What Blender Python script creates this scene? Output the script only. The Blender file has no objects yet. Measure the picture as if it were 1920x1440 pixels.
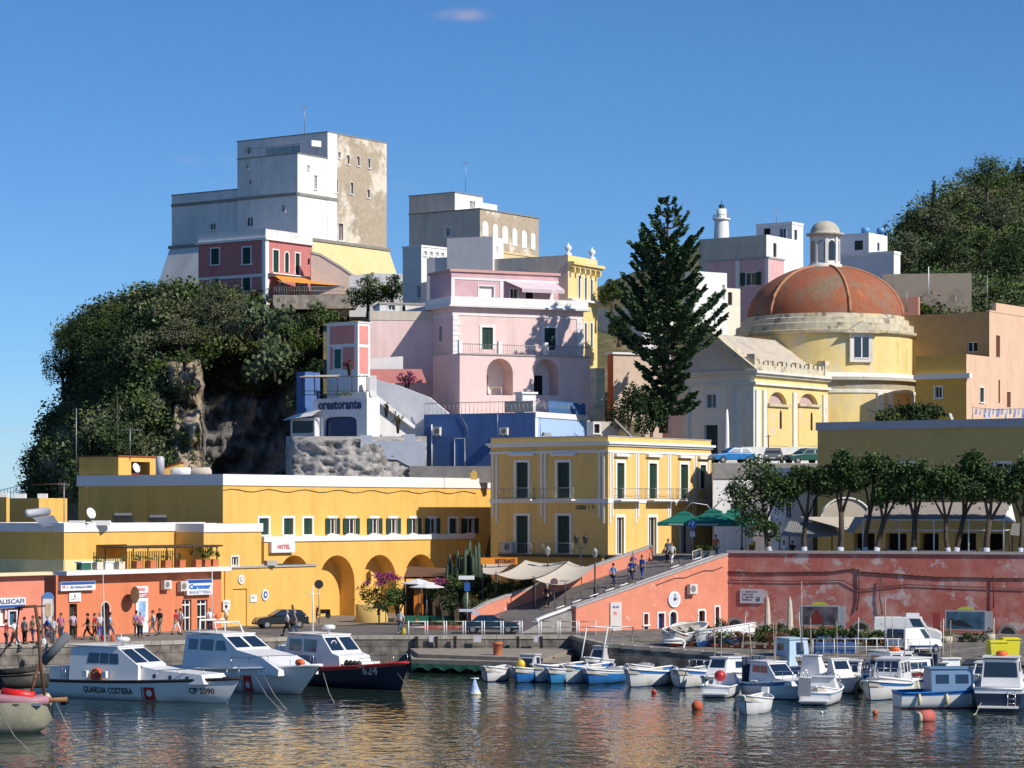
import bpy, math, random
from math import sin, cos, pi, radians as RAD
from mathutils import Vector, Matrix, noise
random.seed(7)
SC = bpy.context.scene
COL = SC.collection
# ---------------------------------------------------------------- camera, sky, sun
K = 4800.0; HC = 11.0; VH = 955.0          # focal length in photo pixels, eye height, horizon row
cam = bpy.data.objects.new('camera', bpy.data.cameras.new('camera')); COL.objects.link(cam)
cam.location = (0, 0, HC); cam.rotation_euler = (RAD(90), 0, 0)
cam.data.sensor_width = 36; cam.data.lens = K/1920*36; cam.data.shift_y = (VH-720)/1920
cam.data.clip_end = 20000; cam.data.clip_start = 1
SC.camera = cam
SAZ = RAD(-34); SEL = RAD(38)              # sun: from the right, a little in front of the facades
SV = Vector((cos(SAZ)*cos(SEL), sin(SAZ)*cos(SEL), sin(SEL)))
W = bpy.data.worlds.new("World"); SC.world = W; W.use_nodes = True
wt = W.node_tree; bg = wt.nodes['Background']
sky = wt.nodes.new('ShaderNodeTexSky'); sky.sky_type = 'NISHITA'; sky.sun_disc = False
sky.sun_elevation = SEL; sky.sun_rotation = pi/2-SAZ
sky.air_density = .75; sky.dust_density = 0.1; sky.ozone_density = 10; sky.altitude = 0
hsv = wt.nodes.new('ShaderNodeHueSaturation'); hsv.inputs['Saturation'].default_value = 1.05; hsv.inputs['Value'].default_value = 1.1; hsv.inputs['Hue'].default_value = .498
wt.links.new(sky.outputs[0], hsv.inputs['Color'])
# a few faint wisps of cloud, fixed in world direction
tc = wt.nodes.new('ShaderNodeTexCoord')
last = hsv.outputs[0]
for (du, dv, w, h, amt) in ((870, 28, .016, .0035, .55), (755, 350, .010, .0025, .22), (20, 805, .012, .002, .45), (395, 300, .022, .004, .12), (440, 340, .016, .004, .14)):
    d = Vector(((du-960)/K, 1, (VH-dv)/K)).normalized()
    mp = wt.nodes.new('ShaderNodeVectorMath'); mp.operation = 'SUBTRACT'; mp.inputs[1].default_value = d
    wt.links.new(tc.outputs['Generated'], mp.inputs[0])
    nz = wt.nodes.new('ShaderNodeTexNoise'); nz.inputs['Scale'].default_value = 90; nz.inputs['Detail'].default_value = 5
    wt.links.new(tc.outputs['Generated'], nz.inputs['Vector'])
    sc_ = wt.nodes.new('ShaderNodeVectorMath'); sc_.operation = 'DIVIDE'; sc_.inputs[1].default_value = (w, 1, h)
    wt.links.new(mp.outputs[0], sc_.inputs[0])
    ln = wt.nodes.new('ShaderNodeVectorMath'); ln.operation = 'LENGTH'; wt.links.new(sc_.outputs[0], ln.inputs[0])
    mr = wt.nodes.new('ShaderNodeMapRange'); mr.inputs[1].default_value = .1; mr.inputs[2].default_value = 1.0; mr.inputs[3].default_value = 1; mr.inputs[4].default_value = 0
    mr.interpolation_type = 'SMOOTHSTEP'
    wt.links.new(ln.outputs[1], mr.inputs[0])
    mu = wt.nodes.new('ShaderNodeMath'); mu.operation = 'MULTIPLY'; wt.links.new(mr.outputs[0], mu.inputs[0])
    m2 = wt.nodes.new('ShaderNodeMapRange'); m2.inputs[1].default_value = .3; m2.inputs[2].default_value = .75; m2.inputs[3].default_value = 0; m2.inputs[4].default_value = amt
    wt.links.new(nz.outputs[0], m2.inputs[0]); wt.links.new(m2.outputs[0], mu.inputs[1])
    mx = wt.nodes.new('ShaderNodeMixRGB'); mx.inputs[2].default_value = (5.5, 4.6, 5.2, 1)
    wt.links.new(mu.outputs[0], mx.inputs[0]); wt.links.new(last, mx.inputs[1]); last = mx.outputs[0]
wt.links.new(last, bg.inputs[0]); bg.inputs[1].default_value = 0.1
sun = bpy.data.objects.new('sun', bpy.data.lights.new('sun', 'SUN')); COL.objects.link(sun)
sun.data.energy = 4.6; sun.data.angle = RAD(.5); sun.data.color = (1, .93, .82)
sun.rotation_euler = SV.to_track_quat('Z', 'Y').to_euler()
SC.view_settings.view_transform = 'Standard'; SC.view_settings.look = 'None'
SC.view_settings.exposure = .1; SC.view_settings.gamma = 1
SC.cycles.max_bounces = 5; SC.cycles.transparent_max_bounces = 6
# ---------------------------------------------------------------- materials
MATS = {}
def mat(name, col, rough=.85, var=.12, scale=1.5, bump=.0, metal=0, stain=None, stretch=1, spec=.3, alpha=1, rnd=0):
    """procedural material: base colour broken up by noise; stain=(colour, scale, threshold, softness)"""
    if name in MATS: return MATS[name]
    m = bpy.data.materials.new(name); m.use_nodes = True; MATS[name] = m
    nt = m.node_tree; N = nt.nodes; Lk = nt.links; b = N['Principled BSDF']
    b.inputs['Roughness'].default_value = rough; b.inputs['Metallic'].default_value = metal
    b.inputs['Specular IOR Level'].default_value = spec
    t = N.new('ShaderNodeTexCoord'); mp = N.new('ShaderNodeMapping'); mp.inputs['Scale'].default_value = (1, 1, 1/stretch)
    Lk.new(t.outputs['Object'], mp.inputs[0])
    nz = N.new('ShaderNodeTexNoise'); nz.inputs['Scale'].default_value = scale; nz.inputs['Detail'].default_value = 6; nz.inputs['Roughness'].default_value = .6
    Lk.new(mp.outputs[0], nz.inputs['Vector'])
    mr = N.new('ShaderNodeMapRange'); mr.inputs[1].default_value = .25; mr.inputs[2].default_value = .75; mr.inputs[3].default_value = 1-var; mr.inputs[4].default_value = 1+var*.6
    Lk.new(nz.outputs[0], mr.inputs[0])
    mx = N.new('ShaderNodeVectorMath'); mx.operation = 'SCALE'; mx.inputs[0].default_value = col[:3]
    Lk.new(mr.outputs[0], mx.inputs[3]); out = mx.outputs[0]
    if stretch > 1:      # rain streaks down the plaster
        m4 = N.new('ShaderNodeMapping'); m4.inputs['Scale'].default_value = (.8, .8, .07); Lk.new(t.outputs['Object'], m4.inputs[0])
        n4 = N.new('ShaderNodeTexNoise'); n4.inputs['Scale'].default_value = 1; n4.inputs['Detail'].default_value = 7; n4.inputs['Roughness'].default_value = .7; Lk.new(m4.outputs[0], n4.inputs['Vector'])
        r4 = N.new('ShaderNodeMapRange'); r4.inputs[1].default_value = .48; r4.inputs[2].default_value = .72; r4.inputs[3].default_value = 1; r4.inputs[4].default_value = .84; Lk.new(n4.outputs[0], r4.inputs[0])
        s4 = N.new('ShaderNodeVectorMath'); s4.operation = 'SCALE'; Lk.new(out, s4.inputs[0]); Lk.new(r4.outputs[0], s4.inputs[3]); out = s4.outputs[0]
    if rnd:
        g = N.new('ShaderNodeNewGeometry'); r2 = N.new('ShaderNodeMapRange'); r2.inputs[3].default_value = 1-rnd; r2.inputs[4].default_value = 1+rnd
        Lk.new(g.outputs['Random Per Island'], r2.inputs[0])
        s2 = N.new('ShaderNodeVectorMath'); s2.operation = 'SCALE'; Lk.new(out, s2.inputs[0]); Lk.new(r2.outputs[0], s2.inputs[3]); out = s2.outputs[0]
    for st in ([stain] if stain and not isinstance(stain[0], (list, tuple)) or (stain and len(stain) == 4 and isinstance(stain[1], (int, float))) else (stain or [])):
        sc, ss, th, so = st
        n2 = N.new('ShaderNodeTexNoise'); n2.inputs['Scale'].default_value = ss; n2.inputs['Detail'].default_value = 9; n2.inputs['Roughness'].default_value = .68
        Lk.new(mp.outputs[0], n2.inputs['Vector'])
        m2 = N.new('ShaderNodeMapRange'); m2.inputs[1].default_value = th; m2.inputs[2].default_value = th+so; Lk.new(n2.outputs[0], m2.inputs[0])
        c2 = N.new('ShaderNodeMixRGB'); c2.inputs[2].default_value = (*sc[:3], 1); Lk.new(m2.outputs[0], c2.inputs[0]); Lk.new(out, c2.inputs[1]); out = c2.outputs[0]
    Lk.new(out, b.inputs['Base Color'])
    if bump:
        bp = N.new('ShaderNodeBump'); bp.inputs['Strength'].default_value = bump; bp.inputs['Distance'].default_value = .1
        n3 = N.new('ShaderNodeTexNoise'); n3.inputs['Scale'].default_value = scale*4; n3.inputs['Detail'].default_value = 8
        Lk.new(mp.outputs[0], n3.inputs['Vector']); Lk.new(n3.outputs[0], bp.inputs['Height']); Lk.new(bp.outputs[0], b.inputs['Normal'])
    if alpha < 1: b.inputs['Alpha'].default_value = alpha
    return m
def paint(name, col, rough=.4, **k): return mat(name, col, rough, var=k.pop('var', .06), scale=k.pop('scale', 2), spec=k.pop('spec', .5), **k)
def glassmat(name, col=(.02, .025, .03)): return mat(name, col, .08, var=.3, scale=.8, spec=.8)
def brickmat(name, c1, c2, mortar, scale=1, w=.6, h=.3, ms=.02, bump=.4, rough=.9, var=.5):
    if name in MATS: return MATS[name]
    m = bpy.data.materials.new(name); m.use_nodes = True; MATS[name] = m
    nt = m.node_tree; N = nt.nodes; Lk = nt.links; b = N['Principled BSDF']; b.inputs['Roughness'].default_value = rough
    b.inputs['Specular IOR Level'].default_value = .2
    t = N.new('ShaderNodeTexCoord'); sp = N.new('ShaderNodeSeparateXYZ'); Lk.new(t.outputs['Object'], sp.inputs[0])
    ad = N.new('ShaderNodeMath'); ad.operation = 'ADD'; Lk.new(sp.outputs[0], ad.inputs[0])
    ml = N.new('ShaderNodeMath'); ml.operation = 'MULTIPLY'; ml.inputs[1].default_value = -.6; Lk.new(sp.outputs[1], ml.inputs[0]); Lk.new(ml.outputs[0], ad.inputs[1])
    cb = N.new('ShaderNodeCombineXYZ'); Lk.new(ad.outputs[0], cb.inputs[0]); Lk.new(sp.outputs[2], cb.inputs[1])
    br = N.new('ShaderNodeTexBrick'); br.inputs['Color1'].default_value = (*c1, 1); br.inputs['Color2'].default_value = (*c2, 1); br.inputs['Mortar'].default_value = (*mortar, 1)
    br.inputs['Scale'].default_value = scale; br.inputs['Brick Width'].default_value = w; br.inputs['Row Height'].default_value = h; br.inputs['Mortar Size'].default_value = ms
    Lk.new(cb.outputs[0], br.inputs['Vector'])
    nz = N.new('ShaderNodeTexNoise'); nz.inputs['Scale'].default_value = 1.3; nz.inputs['Detail'].default_value = 8; Lk.new(t.outputs['Object'], nz.inputs['Vector'])
    mr = N.new('ShaderNodeMapRange'); mr.inputs[1].default_value = .3; mr.inputs[2].default_value = .7; mr.inputs[3].default_value = 1-var; mr.inputs[4].default_value = 1.1; Lk.new(nz.outputs[0], mr.inputs[0])
    s = N.new('ShaderNodeVectorMath'); s.operation = 'SCALE'; Lk.new(br.outputs[0], s.inputs[0]); Lk.new(mr.outputs[0], s.inputs[3]); Lk.new(s.outputs[0], b.inputs['Base Color'])
    bp = N.new('ShaderNodeBump'); bp.inputs['Strength'].default_value = bump; bp.inputs['Distance'].default_value = .05; bp.invert = True
    Lk.new(br.outputs['Fac'], bp.inputs['Height']); Lk.new(bp.outputs[0], b.inputs['Normal'])
    return m
# linear base colours
WHITE = mat('white_plaster', (.84, .83, .81), stain=((.52, .50, .46), .7, .58, .25), stretch=2.5, var=.08)
WHITE2 = mat('white_trim', (.80, .79, .77), var=.08, scale=3)
GREYPL = mat('grey_and_shaded_white', (.74, .73, .72), stain=((.52, .51, .50), .35, .50, .3), stretch=2)
YEL = mat('ochre_plaster', (.79, .475, .125), stain=((.62, .38, .06), .5, .52, .3), var=.08, stretch=2, bump=.05)
YEL2 = mat('pale_yellow_plaster', (.82, .54, .185), stain=((.66, .46, .12), .5, .52, .3), var=.08, stretch=2)
CORAL = mat('coral_plaster', (.69, .26, .17), stain=(((.60, .19, .12), .6, .50, .25), ((.74, .50, .42), 1.1, .615, .06)), var=.1, bump=.08)
CORAL2 = mat('coral_wall_peeling', (.50, .155, .12), stain=(((.44, .11, .085), .3, .50, .2), ((.60, .34, .29), .22, .50, .18), ((.56, .45, .42), .6, .555, .07)), var=.22, bump=.15)
SHOP = mat('orange_coral_plaster', (.70, .225, .11), stain=((.62, .21, .10), .5, .5, .3), var=.08, stretch=1.5)
PINKD = mat('old_rose_plaster', (.56, .20, .19), stain=((.46, .18, .17), .7, .5, .3), var=.1, stretch=2)
PINKL = mat('pale_pink_plaster', (.84, .62, .585), stain=((.66, .52, .49), .5, .53, .2), var=.08, stretch=2)
MAUVE = mat('mauve_pink_plaster', (.68, .44, .47), stain=((.50, .28, .30), .5, .5, .3), var=.08)
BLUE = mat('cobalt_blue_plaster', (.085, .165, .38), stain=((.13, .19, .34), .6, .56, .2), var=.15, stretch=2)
SUNBLUE = mat('sunlit_blue_plaster', (.40, .56, .88), var=.06)  # paler copy of the cobalt blue; sunlight is put into the colour
BEIGE = mat('beige_plaster', (.64, .56, .46), stain=((.46, .40, .32), .35, .48, .25), var=.14, stretch=2.5)
WEATH = mat('weathered_plaster', (.46, .38, .28), stain=(((.72, .64, .53), .16, .50, .06), ((.33, .28, .21), .3, .56, .12)), var=.18, scale=2, bump=.15)
SALMON = mat('salmon_plaster', (.74, .50, .35), stain=((.66, .42, .27), .4, .5, .3), var=.08, stretch=2)
OLIVE = mat('olive_ochre_plaster', (.60, .42, .15), stain=((.50, .33, .10), .25, .5, .3), var=.08)
CHY = mat('church_yellow_plaster', (.82, .64, .27), stain=(((.70, .60, .42), .35, .52, .12), ((.72, .50, .20), .8, .56, .2)), var=.1, stretch=1.5)
CHW = mat('church_white_stone', (.78, .75, .68), stain=((.48, .43, .35), 1.1, .60, .12), var=.12, stretch=1.8)
CHST = mat('lichen_stone', (.60, .54, .40), stain=(((.20, .17, .13), .9, .53, .12), ((.70, .52, .22), .6, .55, .15)), var=.25, scale=2.5, bump=.2)
CONC = mat('concrete', (.30, .28, .26), stain=((.18, .17, .16), .8, .5, .2), var=.2, bump=.1)
COPE = mat('stone_coping', (.42, .39, .37), var=.2, scale=3)
ASPH = mat('asphalt', (.150, .140, .130), stain=((.10, .095, .09), .35, .5, .2), var=.25, scale=3, bump=.1)
GREENSH = mat('dark_green_shutter', (.018, .055, .042), .6, var=.2, scale=6)
DARK = mat('dark_interior', (.02, .018, .016), .9)
GLASS = glassmat('window_glass')
BROWN = mat('brown_wood', (.16, .07, .035), .7, var=.25, scale=8)
REDDOOR = mat('red_brown_door', (.26, .055, .022), .5, var=.15, scale=5)
GREYDOOR = paint('grey_door_paint', (.38, .40, .44))
TERRA = mat('terracotta', (.52, .16, .07), var=.15, scale=6)
METAL = mat('grey_metal', (.33, .34, .35), .45, metal=.6, var=.1)
DMETAL = mat('dark_iron', (.035, .035, .038), .55, var=.2, spec=.4)
RUST = mat('rusty_iron', (.13, .065, .035), .8, var=.4, scale=6, stain=((.28, .13, .06), 3, .55, .1))
ROOFT = mat('roof_felt', (.34, .30, .28), var=.15)
TILE = brickmat('dome_tiles', (.44, .135, .055), (.34, .115, .052), (.20, .10, .06), scale=1, w=.5, h=.28, ms=.03, var=.35)
ROCK = mat('tuff_rock', (.42, .34, .25), stain=(((.15, .12, .09), .35, .50, .12), ((.48, .35, .22), .2, .56, .15)), var=.35, scale=1.2, bump=.6)
ROCKG = mat('grey_lava_rock', (.40, .38, .36), stain=(((.12, .115, .11), .55, .50, .12), ((.58, .55, .52), .5, .57, .15)), var=.4, scale=2, bump=.8)
SOIL = mat('scrubby_soil', (.12, .11, .055), stain=((.24, .19, .11), .25, .52, .2), var=.4, scale=1, bump=.5)
LEAF1 = mat('leaves_dark', (0.052, 0.088, 0.035), .85, var=.55, scale=.28, rnd=.3, spec=.08)
LEAF2 = mat('leaves_mid', (0.105, 0.154, 0.049), .85, var=.55, scale=.28, rnd=.3, spec=.08)
LEAF3 = mat('leaves_bright', (.085, .13, .025), .85, var=.55, scale=.28, rnd=.3, spec=.08)
LEAFO = mat('leaves_olive', (.140, .165, .090), .85, var=.55, scale=.28, rnd=.3, spec=.08)
LEAFP = mat('leaves_pine', (.070, .120, .058), .85, var=.55, scale=.28, rnd=.3, spec=.08)
DRY = mat('dry_leaves', (.20, .095, .045), .8, var=.3, scale=.8, rnd=.4)
BOUG = mat('bougainvillea_bracts', (.32, .045, .17), .6, var=.2, rnd=.35)
BARK = mat('bark', (.085, .065, .05), .9, var=.3, scale=5)
WBARK = mat('whitewashed_bark', (.50, .53, .60), .9, var=.2, scale=4)
CACT = mat('cactus_green', (.055, .085, .045), .6, var=.3, scale=1.5, rnd=.3)
# ---------------------------------------------------------------- mesh builder
class MB:
    def __init__(s): s.v = []; s.f = []; s.m = []; s.sm = []
    def vv(s, p): s.v.append(tuple(p)); return len(s.v)-1
    def face(s, idx, mi=0, sm=False): s.f.append(tuple(idx)); s.m.append(mi); s.sm.append(sm)
    def poly(s, pts, mi=0, sm=False): s.face([s.vv(p) for p in pts], mi, sm)
    def obox(s, o, a, b, c, mi=0):
        o, a, b, c = Vector(o), Vector(a), Vector(b), Vector(c)
        if a.cross(b).dot(c) < 0: a, b = b, a
        i = len(s.v)
        for q in (o, o+a, o+a+b, o+b, o+c, o+a+c, o+a+b+c, o+b+c): s.v.append(tuple(q))
        for f in ((3, 2, 1, 0), (4, 5, 6, 7), (0, 1, 5, 4), (1, 2, 6, 5), (2, 3, 7, 6), (3, 0, 4, 7)): s.face([i+k for k in f], mi)
    def box(s, c, sz, rz=0, mi=0):
        """centre of the base c, size sz"""
        ca, sa = cos(rz), sin(rz); a = Vector((ca, sa, 0))*sz[0]; b = Vector((-sa, ca, 0))*sz[1]
        s.obox(Vector(c)-a/2-b/2, a, b, (0, 0, sz[2]), mi)
    def prism(s, pts, z0, z1, mi=0, cap=True):
        n = len(pts); A = sum(pts[i][0]*pts[(i+1) % n][1]-pts[(i+1) % n][0]*pts[i][1] for i in range(n))
        if A < 0: pts = pts[::-1]
        f0 = z0 if callable(z0) else (lambda p: z0); f1 = z1 if callable(z1) else (lambda p: z1)
        i = len(s.v)
        for p in pts: s.v.append((p[0], p[1], f0(p)))
        for p in pts: s.v.append((p[0], p[1], f1(p)))
        for k in range(n): s.face((i+k, i+(k+1) % n, i+n+(k+1) % n, i+n+k), mi)
        if cap: s.face([i+n+k for k in range(n)], mi); s.face([i+k for k in range(n)][::-1], mi)
    def extr(s, prof, o, ax, az, w, mi=0):
        """polygon prof in the (ax, az) plane at o, extruded by vector w"""
        o, ax, az, w = Vector(o), Vector(ax), Vector(az), Vector(w); n = len(prof); i = len(s.v)
        A = sum(prof[k][0]*prof[(k+1) % n][1]-prof[(k+1) % n][0]*prof[k][1] for k in range(n))
        if (A > 0) != (ax.cross(az).dot(w) > 0): prof = prof[::-1]
        for e in (Vector((0, 0, 0)), w):
            for (x, z) in prof: s.v.append(tuple(o+ax*x+az*z+e))
        for k in range(n): s.face((i+k, i+(k+1) % n, i+n+(k+1) % n, i+n+k), mi)
        s.face([i+n+k for k in range(n)], mi); s.face([i+k for k in range(n)][::-1], mi)
    def tube(s, path, r, n=6, mi=0, cap=True):
        path = [Vector(p) for p in path]; rr = r if isinstance(r, (list, tuple)) else [r]*len(path)
        i0 = len(s.v)
        for j, p in enumerate(path):
            d = (path[min(j+1, len(path)-1)]-path[max(j-1, 0)])
            if d.length < 1e-9: d = Vector((0, 0, 1))
            d.normalize(); up = Vector((0, 0, 1)) if abs(d.z) < .9 else Vector((1, 0, 0))
            a = d.cross(up).normalized(); b = a.cross(d)
            for k in range(n): s.v.append(tuple(p+(a*cos(2*pi*k/n)+b*sin(2*pi*k/n))*rr[j]))
        for j in range(len(path)-1):
            for k in range(n):
                a0 = i0+j*n+k; a1 = i0+j*n+(k+1) % n; s.face((a0, a0+n, a1+n, a1), mi, True)
        if cap: s.face([i0+k for k in range(n)], mi); s.face([i0+(len(path)-1)*n+k for k in range(n)][::-1], mi)
    def lathe(s, c, prof, n=24, mi=0, sm=True, a0=0, a1=2*pi, closed=True):
        """prof = [(r, z)...] bottom to top"""
        c = Vector(c); i0 = len(s.v); m = n if closed else n+1
        for (r, z) in prof:
            for k in range(m): a = a0+(a1-a0)*k/n; s.v.append((c.x+r*cos(a), c.y+r*sin(a), c.z+z))
        for j in range(len(prof)-1):
            for k in range(n):
                k2 = (k+1) % n if closed else k+1
                s.face((i0+j*m+k, i0+j*m+k2, i0+(j+1)*m+k2, i0+(j+1)*m+k), mi, sm)
    def ball(s, c, r, n=10, mi=0, sq=(1, 1, 1)):
        i0 = len(s.v); h = n//2+1
        for j in range(h+1):
            a = pi*j/h-pi/2
            for k in range(n): b = 2*pi*k/n; s.v.append((c[0]+r*sq[0]*cos(a)*cos(b), c[1]+r*sq[1]*cos(a)*sin(b), c[2]+r*sq[2]*sin(a)))
        for j in range(h):
            for k in range(n): k2 = (k+1) % n; s.face((i0+j*n+k, i0+j*n+k2, i0+(j+1)*n+k2, i0+(j+1)*n+k), mi, True)
    def leaves(s, c, rad, n, size, mi=0, clumps=0, shell=.5, rg=random):
        """leaf-sized quads in uneven clumps through an ellipsoid"""
        c = Vector(c); rx, ry, rz = rad
        cl = []
        for k in range(clumps or max(5, n//28)):
            d = Vector((rg.gauss(0, 1), rg.gauss(0, 1), rg.gauss(0, 1))).normalized(); q = shell+(1-shell)*rg.random()
            cl.append((Vector((d.x*rx, d.y*ry, d.z*rz))*q*.86, rg.uniform(.16, .34)))
        for k in range(n):
            if rg.random() < .88:
                o, cr = rg.choice(cl); g_ = lambda: max(-1.7, min(1.7, rg.gauss(0, 1))); d = Vector((g_()*rx, g_()*ry, g_()*rz))*cr*.62; p = c+o+d
            else: p = c+Vector((rg.gauss(0, .42)*rx, rg.gauss(0, .42)*ry, rg.gauss(0, .42)*rz))
            s.leaf(p, size*rg.uniform(.6, 1.35), mi, rg)
    def leaf(s, p, sz, mi=0, rg=random):
        a = Vector((rg.gauss(0, 1), rg.gauss(0, 1), rg.gauss(0, .8))).normalized()
        b = a.cross(Vector((rg.gauss(0, 1), rg.gauss(0, 1), rg.gauss(0, 1)))).normalized()*sz*rg.uniform(.3, .6); a = a*sz
        i = len(s.v); s.v += [tuple(p-a*.5), tuple(p+b*.6), tuple(p+a*.5), tuple(p-b*.6)]; s.face((i, i+1, i+2, i+3), mi)
    def build(s, name, mats, parent=None, local=False):
        if not isinstance(mats, (list, tuple)): mats = [mats]
        off = Vector((0, 0, 0)); r = parent
        if not local:
            while r is not None: off += r.location; r = r.parent
        me = bpy.data.meshes.new(name)
        me.from_pydata([(x-off.x, y-off.y, z-off.z) for (x, y, z) in s.v] if off.length else s.v, [], s.f)
        for m in mats: me.materials.append(m)
        me.polygons.foreach_set('material_index', s.m); me.polygons.foreach_set('use_smooth', s.sm); me.update()
        o = bpy.data.objects.new(name, me); COL.objects.link(o); o.parent = parent
        return o
def tag(o, label=None, cat=None, group=None, kind=None):
    if label: o['label'] = label
    if cat: o['category'] = cat
    if group: o['group'] = group
    if kind: o['kind'] = kind
    return o
def thing(name, label, cat, loc=(0, 0, 0), rz=0, group=None):
    o = bpy.data.objects.new(name, None); COL.objects.link(o); o.location = loc; o.rotation_euler = (0, 0, rz); o.empty_display_size = .3
    return tag(o, label, cat, group)
def copy_tree(o, parent=None):
    c = o.copy(); COL.objects.link(c); c.parent = parent
    for ch in list(o.children): copy_tree(ch, c)
    return c
def dup(o, loc, rz, label, group=None):
    c = copy_tree(o); c.location = loc; c.rotation_euler = (0, 0, rz); c['label'] = label
    if group: c['group'] = group
    return c
def recol(o, name, m):
    for ch in o.children_recursive:
        if ch.name.split('.')[0] == name: ch.material_slots[0].link = 'OBJECT'; ch.material_slots[0].material = m
def PT(u, v, y): return Vector(((u-960)*y/K, y, HC-(v-VH)*y/K))
def PG(u, v, z=2.0):
    """point of the level plane z seen at photo pixel (u, v)"""
    y = K*(HC-z)/(v-VH); return Vector(((u-960)*y/K, y, z))
def V2(p): return (p[0], p[1])
def text(s, size, m, parent, M4, name='lettering', depth=.015, bold=0, align='CENTER', sx=1.0):
    cu = bpy.data.curves.new('t', 'FONT'); cu.body = s; cu.size = size; cu.align_x = align; cu.align_y = 'CENTER'; cu.extrude = depth; cu.offset = bold; cu.resolution_u = 2
    t = bpy.data.objects.new('t', cu); COL.objects.link(t)
    dg = bpy.context.evaluated_depsgraph_get(); me = bpy.data.meshes.new_from_object(t.evaluated_get(dg))
    bpy.data.objects.remove(t); bpy.data.curves.remove(cu)
    me.transform(Matrix.Diagonal((sx, 1, 1, 1))); me.transform(M4)
    off = Vector((0, 0, 0)); r = parent
    while r is not None and not getattr(text, 'local', False): off += r.location; r = r.parent
    me.transform(Matrix.Translation(-off)); me.materials.clear(); me.materials.append(m)
    o = bpy.data.objects.new(name, me); COL.objects.link(o); o.parent = parent; return o
# ---------------------------------------------------------------- walls with real openings
def arcc(a, b, c, d, ar, N=12):
    r = min((b-a)/2, d-c)*(ar if ar < 1 else 1); tm = (a+b)/2; w = (b-a)/2; q = 1 if ar >= .8 else .5
    f = lambda x: math.copysign(abs(x)**q, x)
    return [(tm-w*f(round(cos(pi*k/N), 9)), d-r+r*f(round(sin(pi*k/N), 9))) for k in range(N+1)]
class Face:
    def __init__(s, P, d, L):
        s.P = Vector(P); s.d = Vector(d).normalized(); s.L = L
        n = Vector((s.d.y, -s.d.x)); s.n = n if n.dot(-s.P) > 0 else -n; s.holes = []
    def sz(s, u, v):
        k = (u-960)/K; t = (k*s.P.y-s.P.x)/(s.d.x-k*s.d.y); y = s.P.y+t*s.d.y
        return t, HC-(v-VH)*y/K
    def pt(s, t, z, off=0): q = s.P+s.d*t+s.n*off; return Vector((q.x, q.y, z))
    def rect(s, u0, v0, u1, v1):
        um = (u0+u1)/2; ta = s.sz(u0, v0)[0]; tb = s.sz(u1, v0)[0]
        return min(ta, tb), max(ta, tb), s.sz(um, v1)[1], s.sz(um, v0)[1]
    def slab(s, mb, t0, t1, z0, z1, o0, o1, mi=0):
        a = s.pt(t0, z0, o0); mb.obox(a, s.pt(t1, z0, o0)-a, s.pt(t0, z0, o1)-a, (0, 0, z1-z0), mi)
    def M(s, t, z, off=.03):
        x = s.d if s.d.x > 0 else -s.d; p = s.pt(t, z, off)
        return Matrix(((x.x, 0, s.n.x, p.x), (x.y, 0, s.n.y, p.y), (0, 1, 0, p.z), (0, 0, 0, 1)))
    def panel(s, mb, t0, t1, z0, z1, depth=.22, mi=0, off=0, holes=None):
        H = [h for h in (s.holes if holes is None else holes) if h[0] < t1 and h[1] > t0]
        ts = sorted({t0, t1, *[min(max(x, t0), t1) for h in H for x in h[:2]]}); zs = sorted({z0, z1, *[min(max(x, z0), z1) for h in H for x in h[2:4]]})
        for i in range(len(ts)-1):
            for j in range(len(zs)-1):
                tm = (ts[i]+ts[i+1])/2; zm = (zs[j]+zs[j+1])/2
                if any(h[0] < tm < h[1] and h[2] < zm < h[3] for h in H): continue
                mb.poly([s.pt(ts[i], zs[j], off), s.pt(ts[i+1], zs[j], off), s.pt(ts[i+1], zs[j+1], off), s.pt(ts[i], zs[j+1], off)], mi)
        for h in H:
            a, b, c, d = h[:4]; dp = h[5] if len(h) > 5 and h[5] else depth
            if h[4]:
                N = 12; arc = arcc(a, b, c, d, h[4], N)
                for k in range(N):
                    cx = a if k < N/2 else b
                    mb.poly([s.pt(cx, d, off), s.pt(*arc[k], off), s.pt(*arc[k+1], off)], mi)
                out = [(a, c)]+arc+[(b, c)]
            else: out = [(a, c), (a, d), (b, d), (b, c)]
            for k in range(len(out)-1): mb.poly([s.pt(*out[k], off), s.pt(*out[k], off-dp), s.pt(*out[k+1], off-dp), s.pt(*out[k+1], off)], mi)
            mb.poly([s.pt(a, c, off), s.pt(b, c, off), s.pt(b, c, off-dp), s.pt(a, c, off-dp)], mi)
def arcpts(a, b, c, d, ar, N=12):
    if not ar: return [(a, c), (a, d), (b, d), (b, c)]
    return [(a, c)]+arcc(a, b, c, d, ar, N)+[(b, c)]
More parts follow.
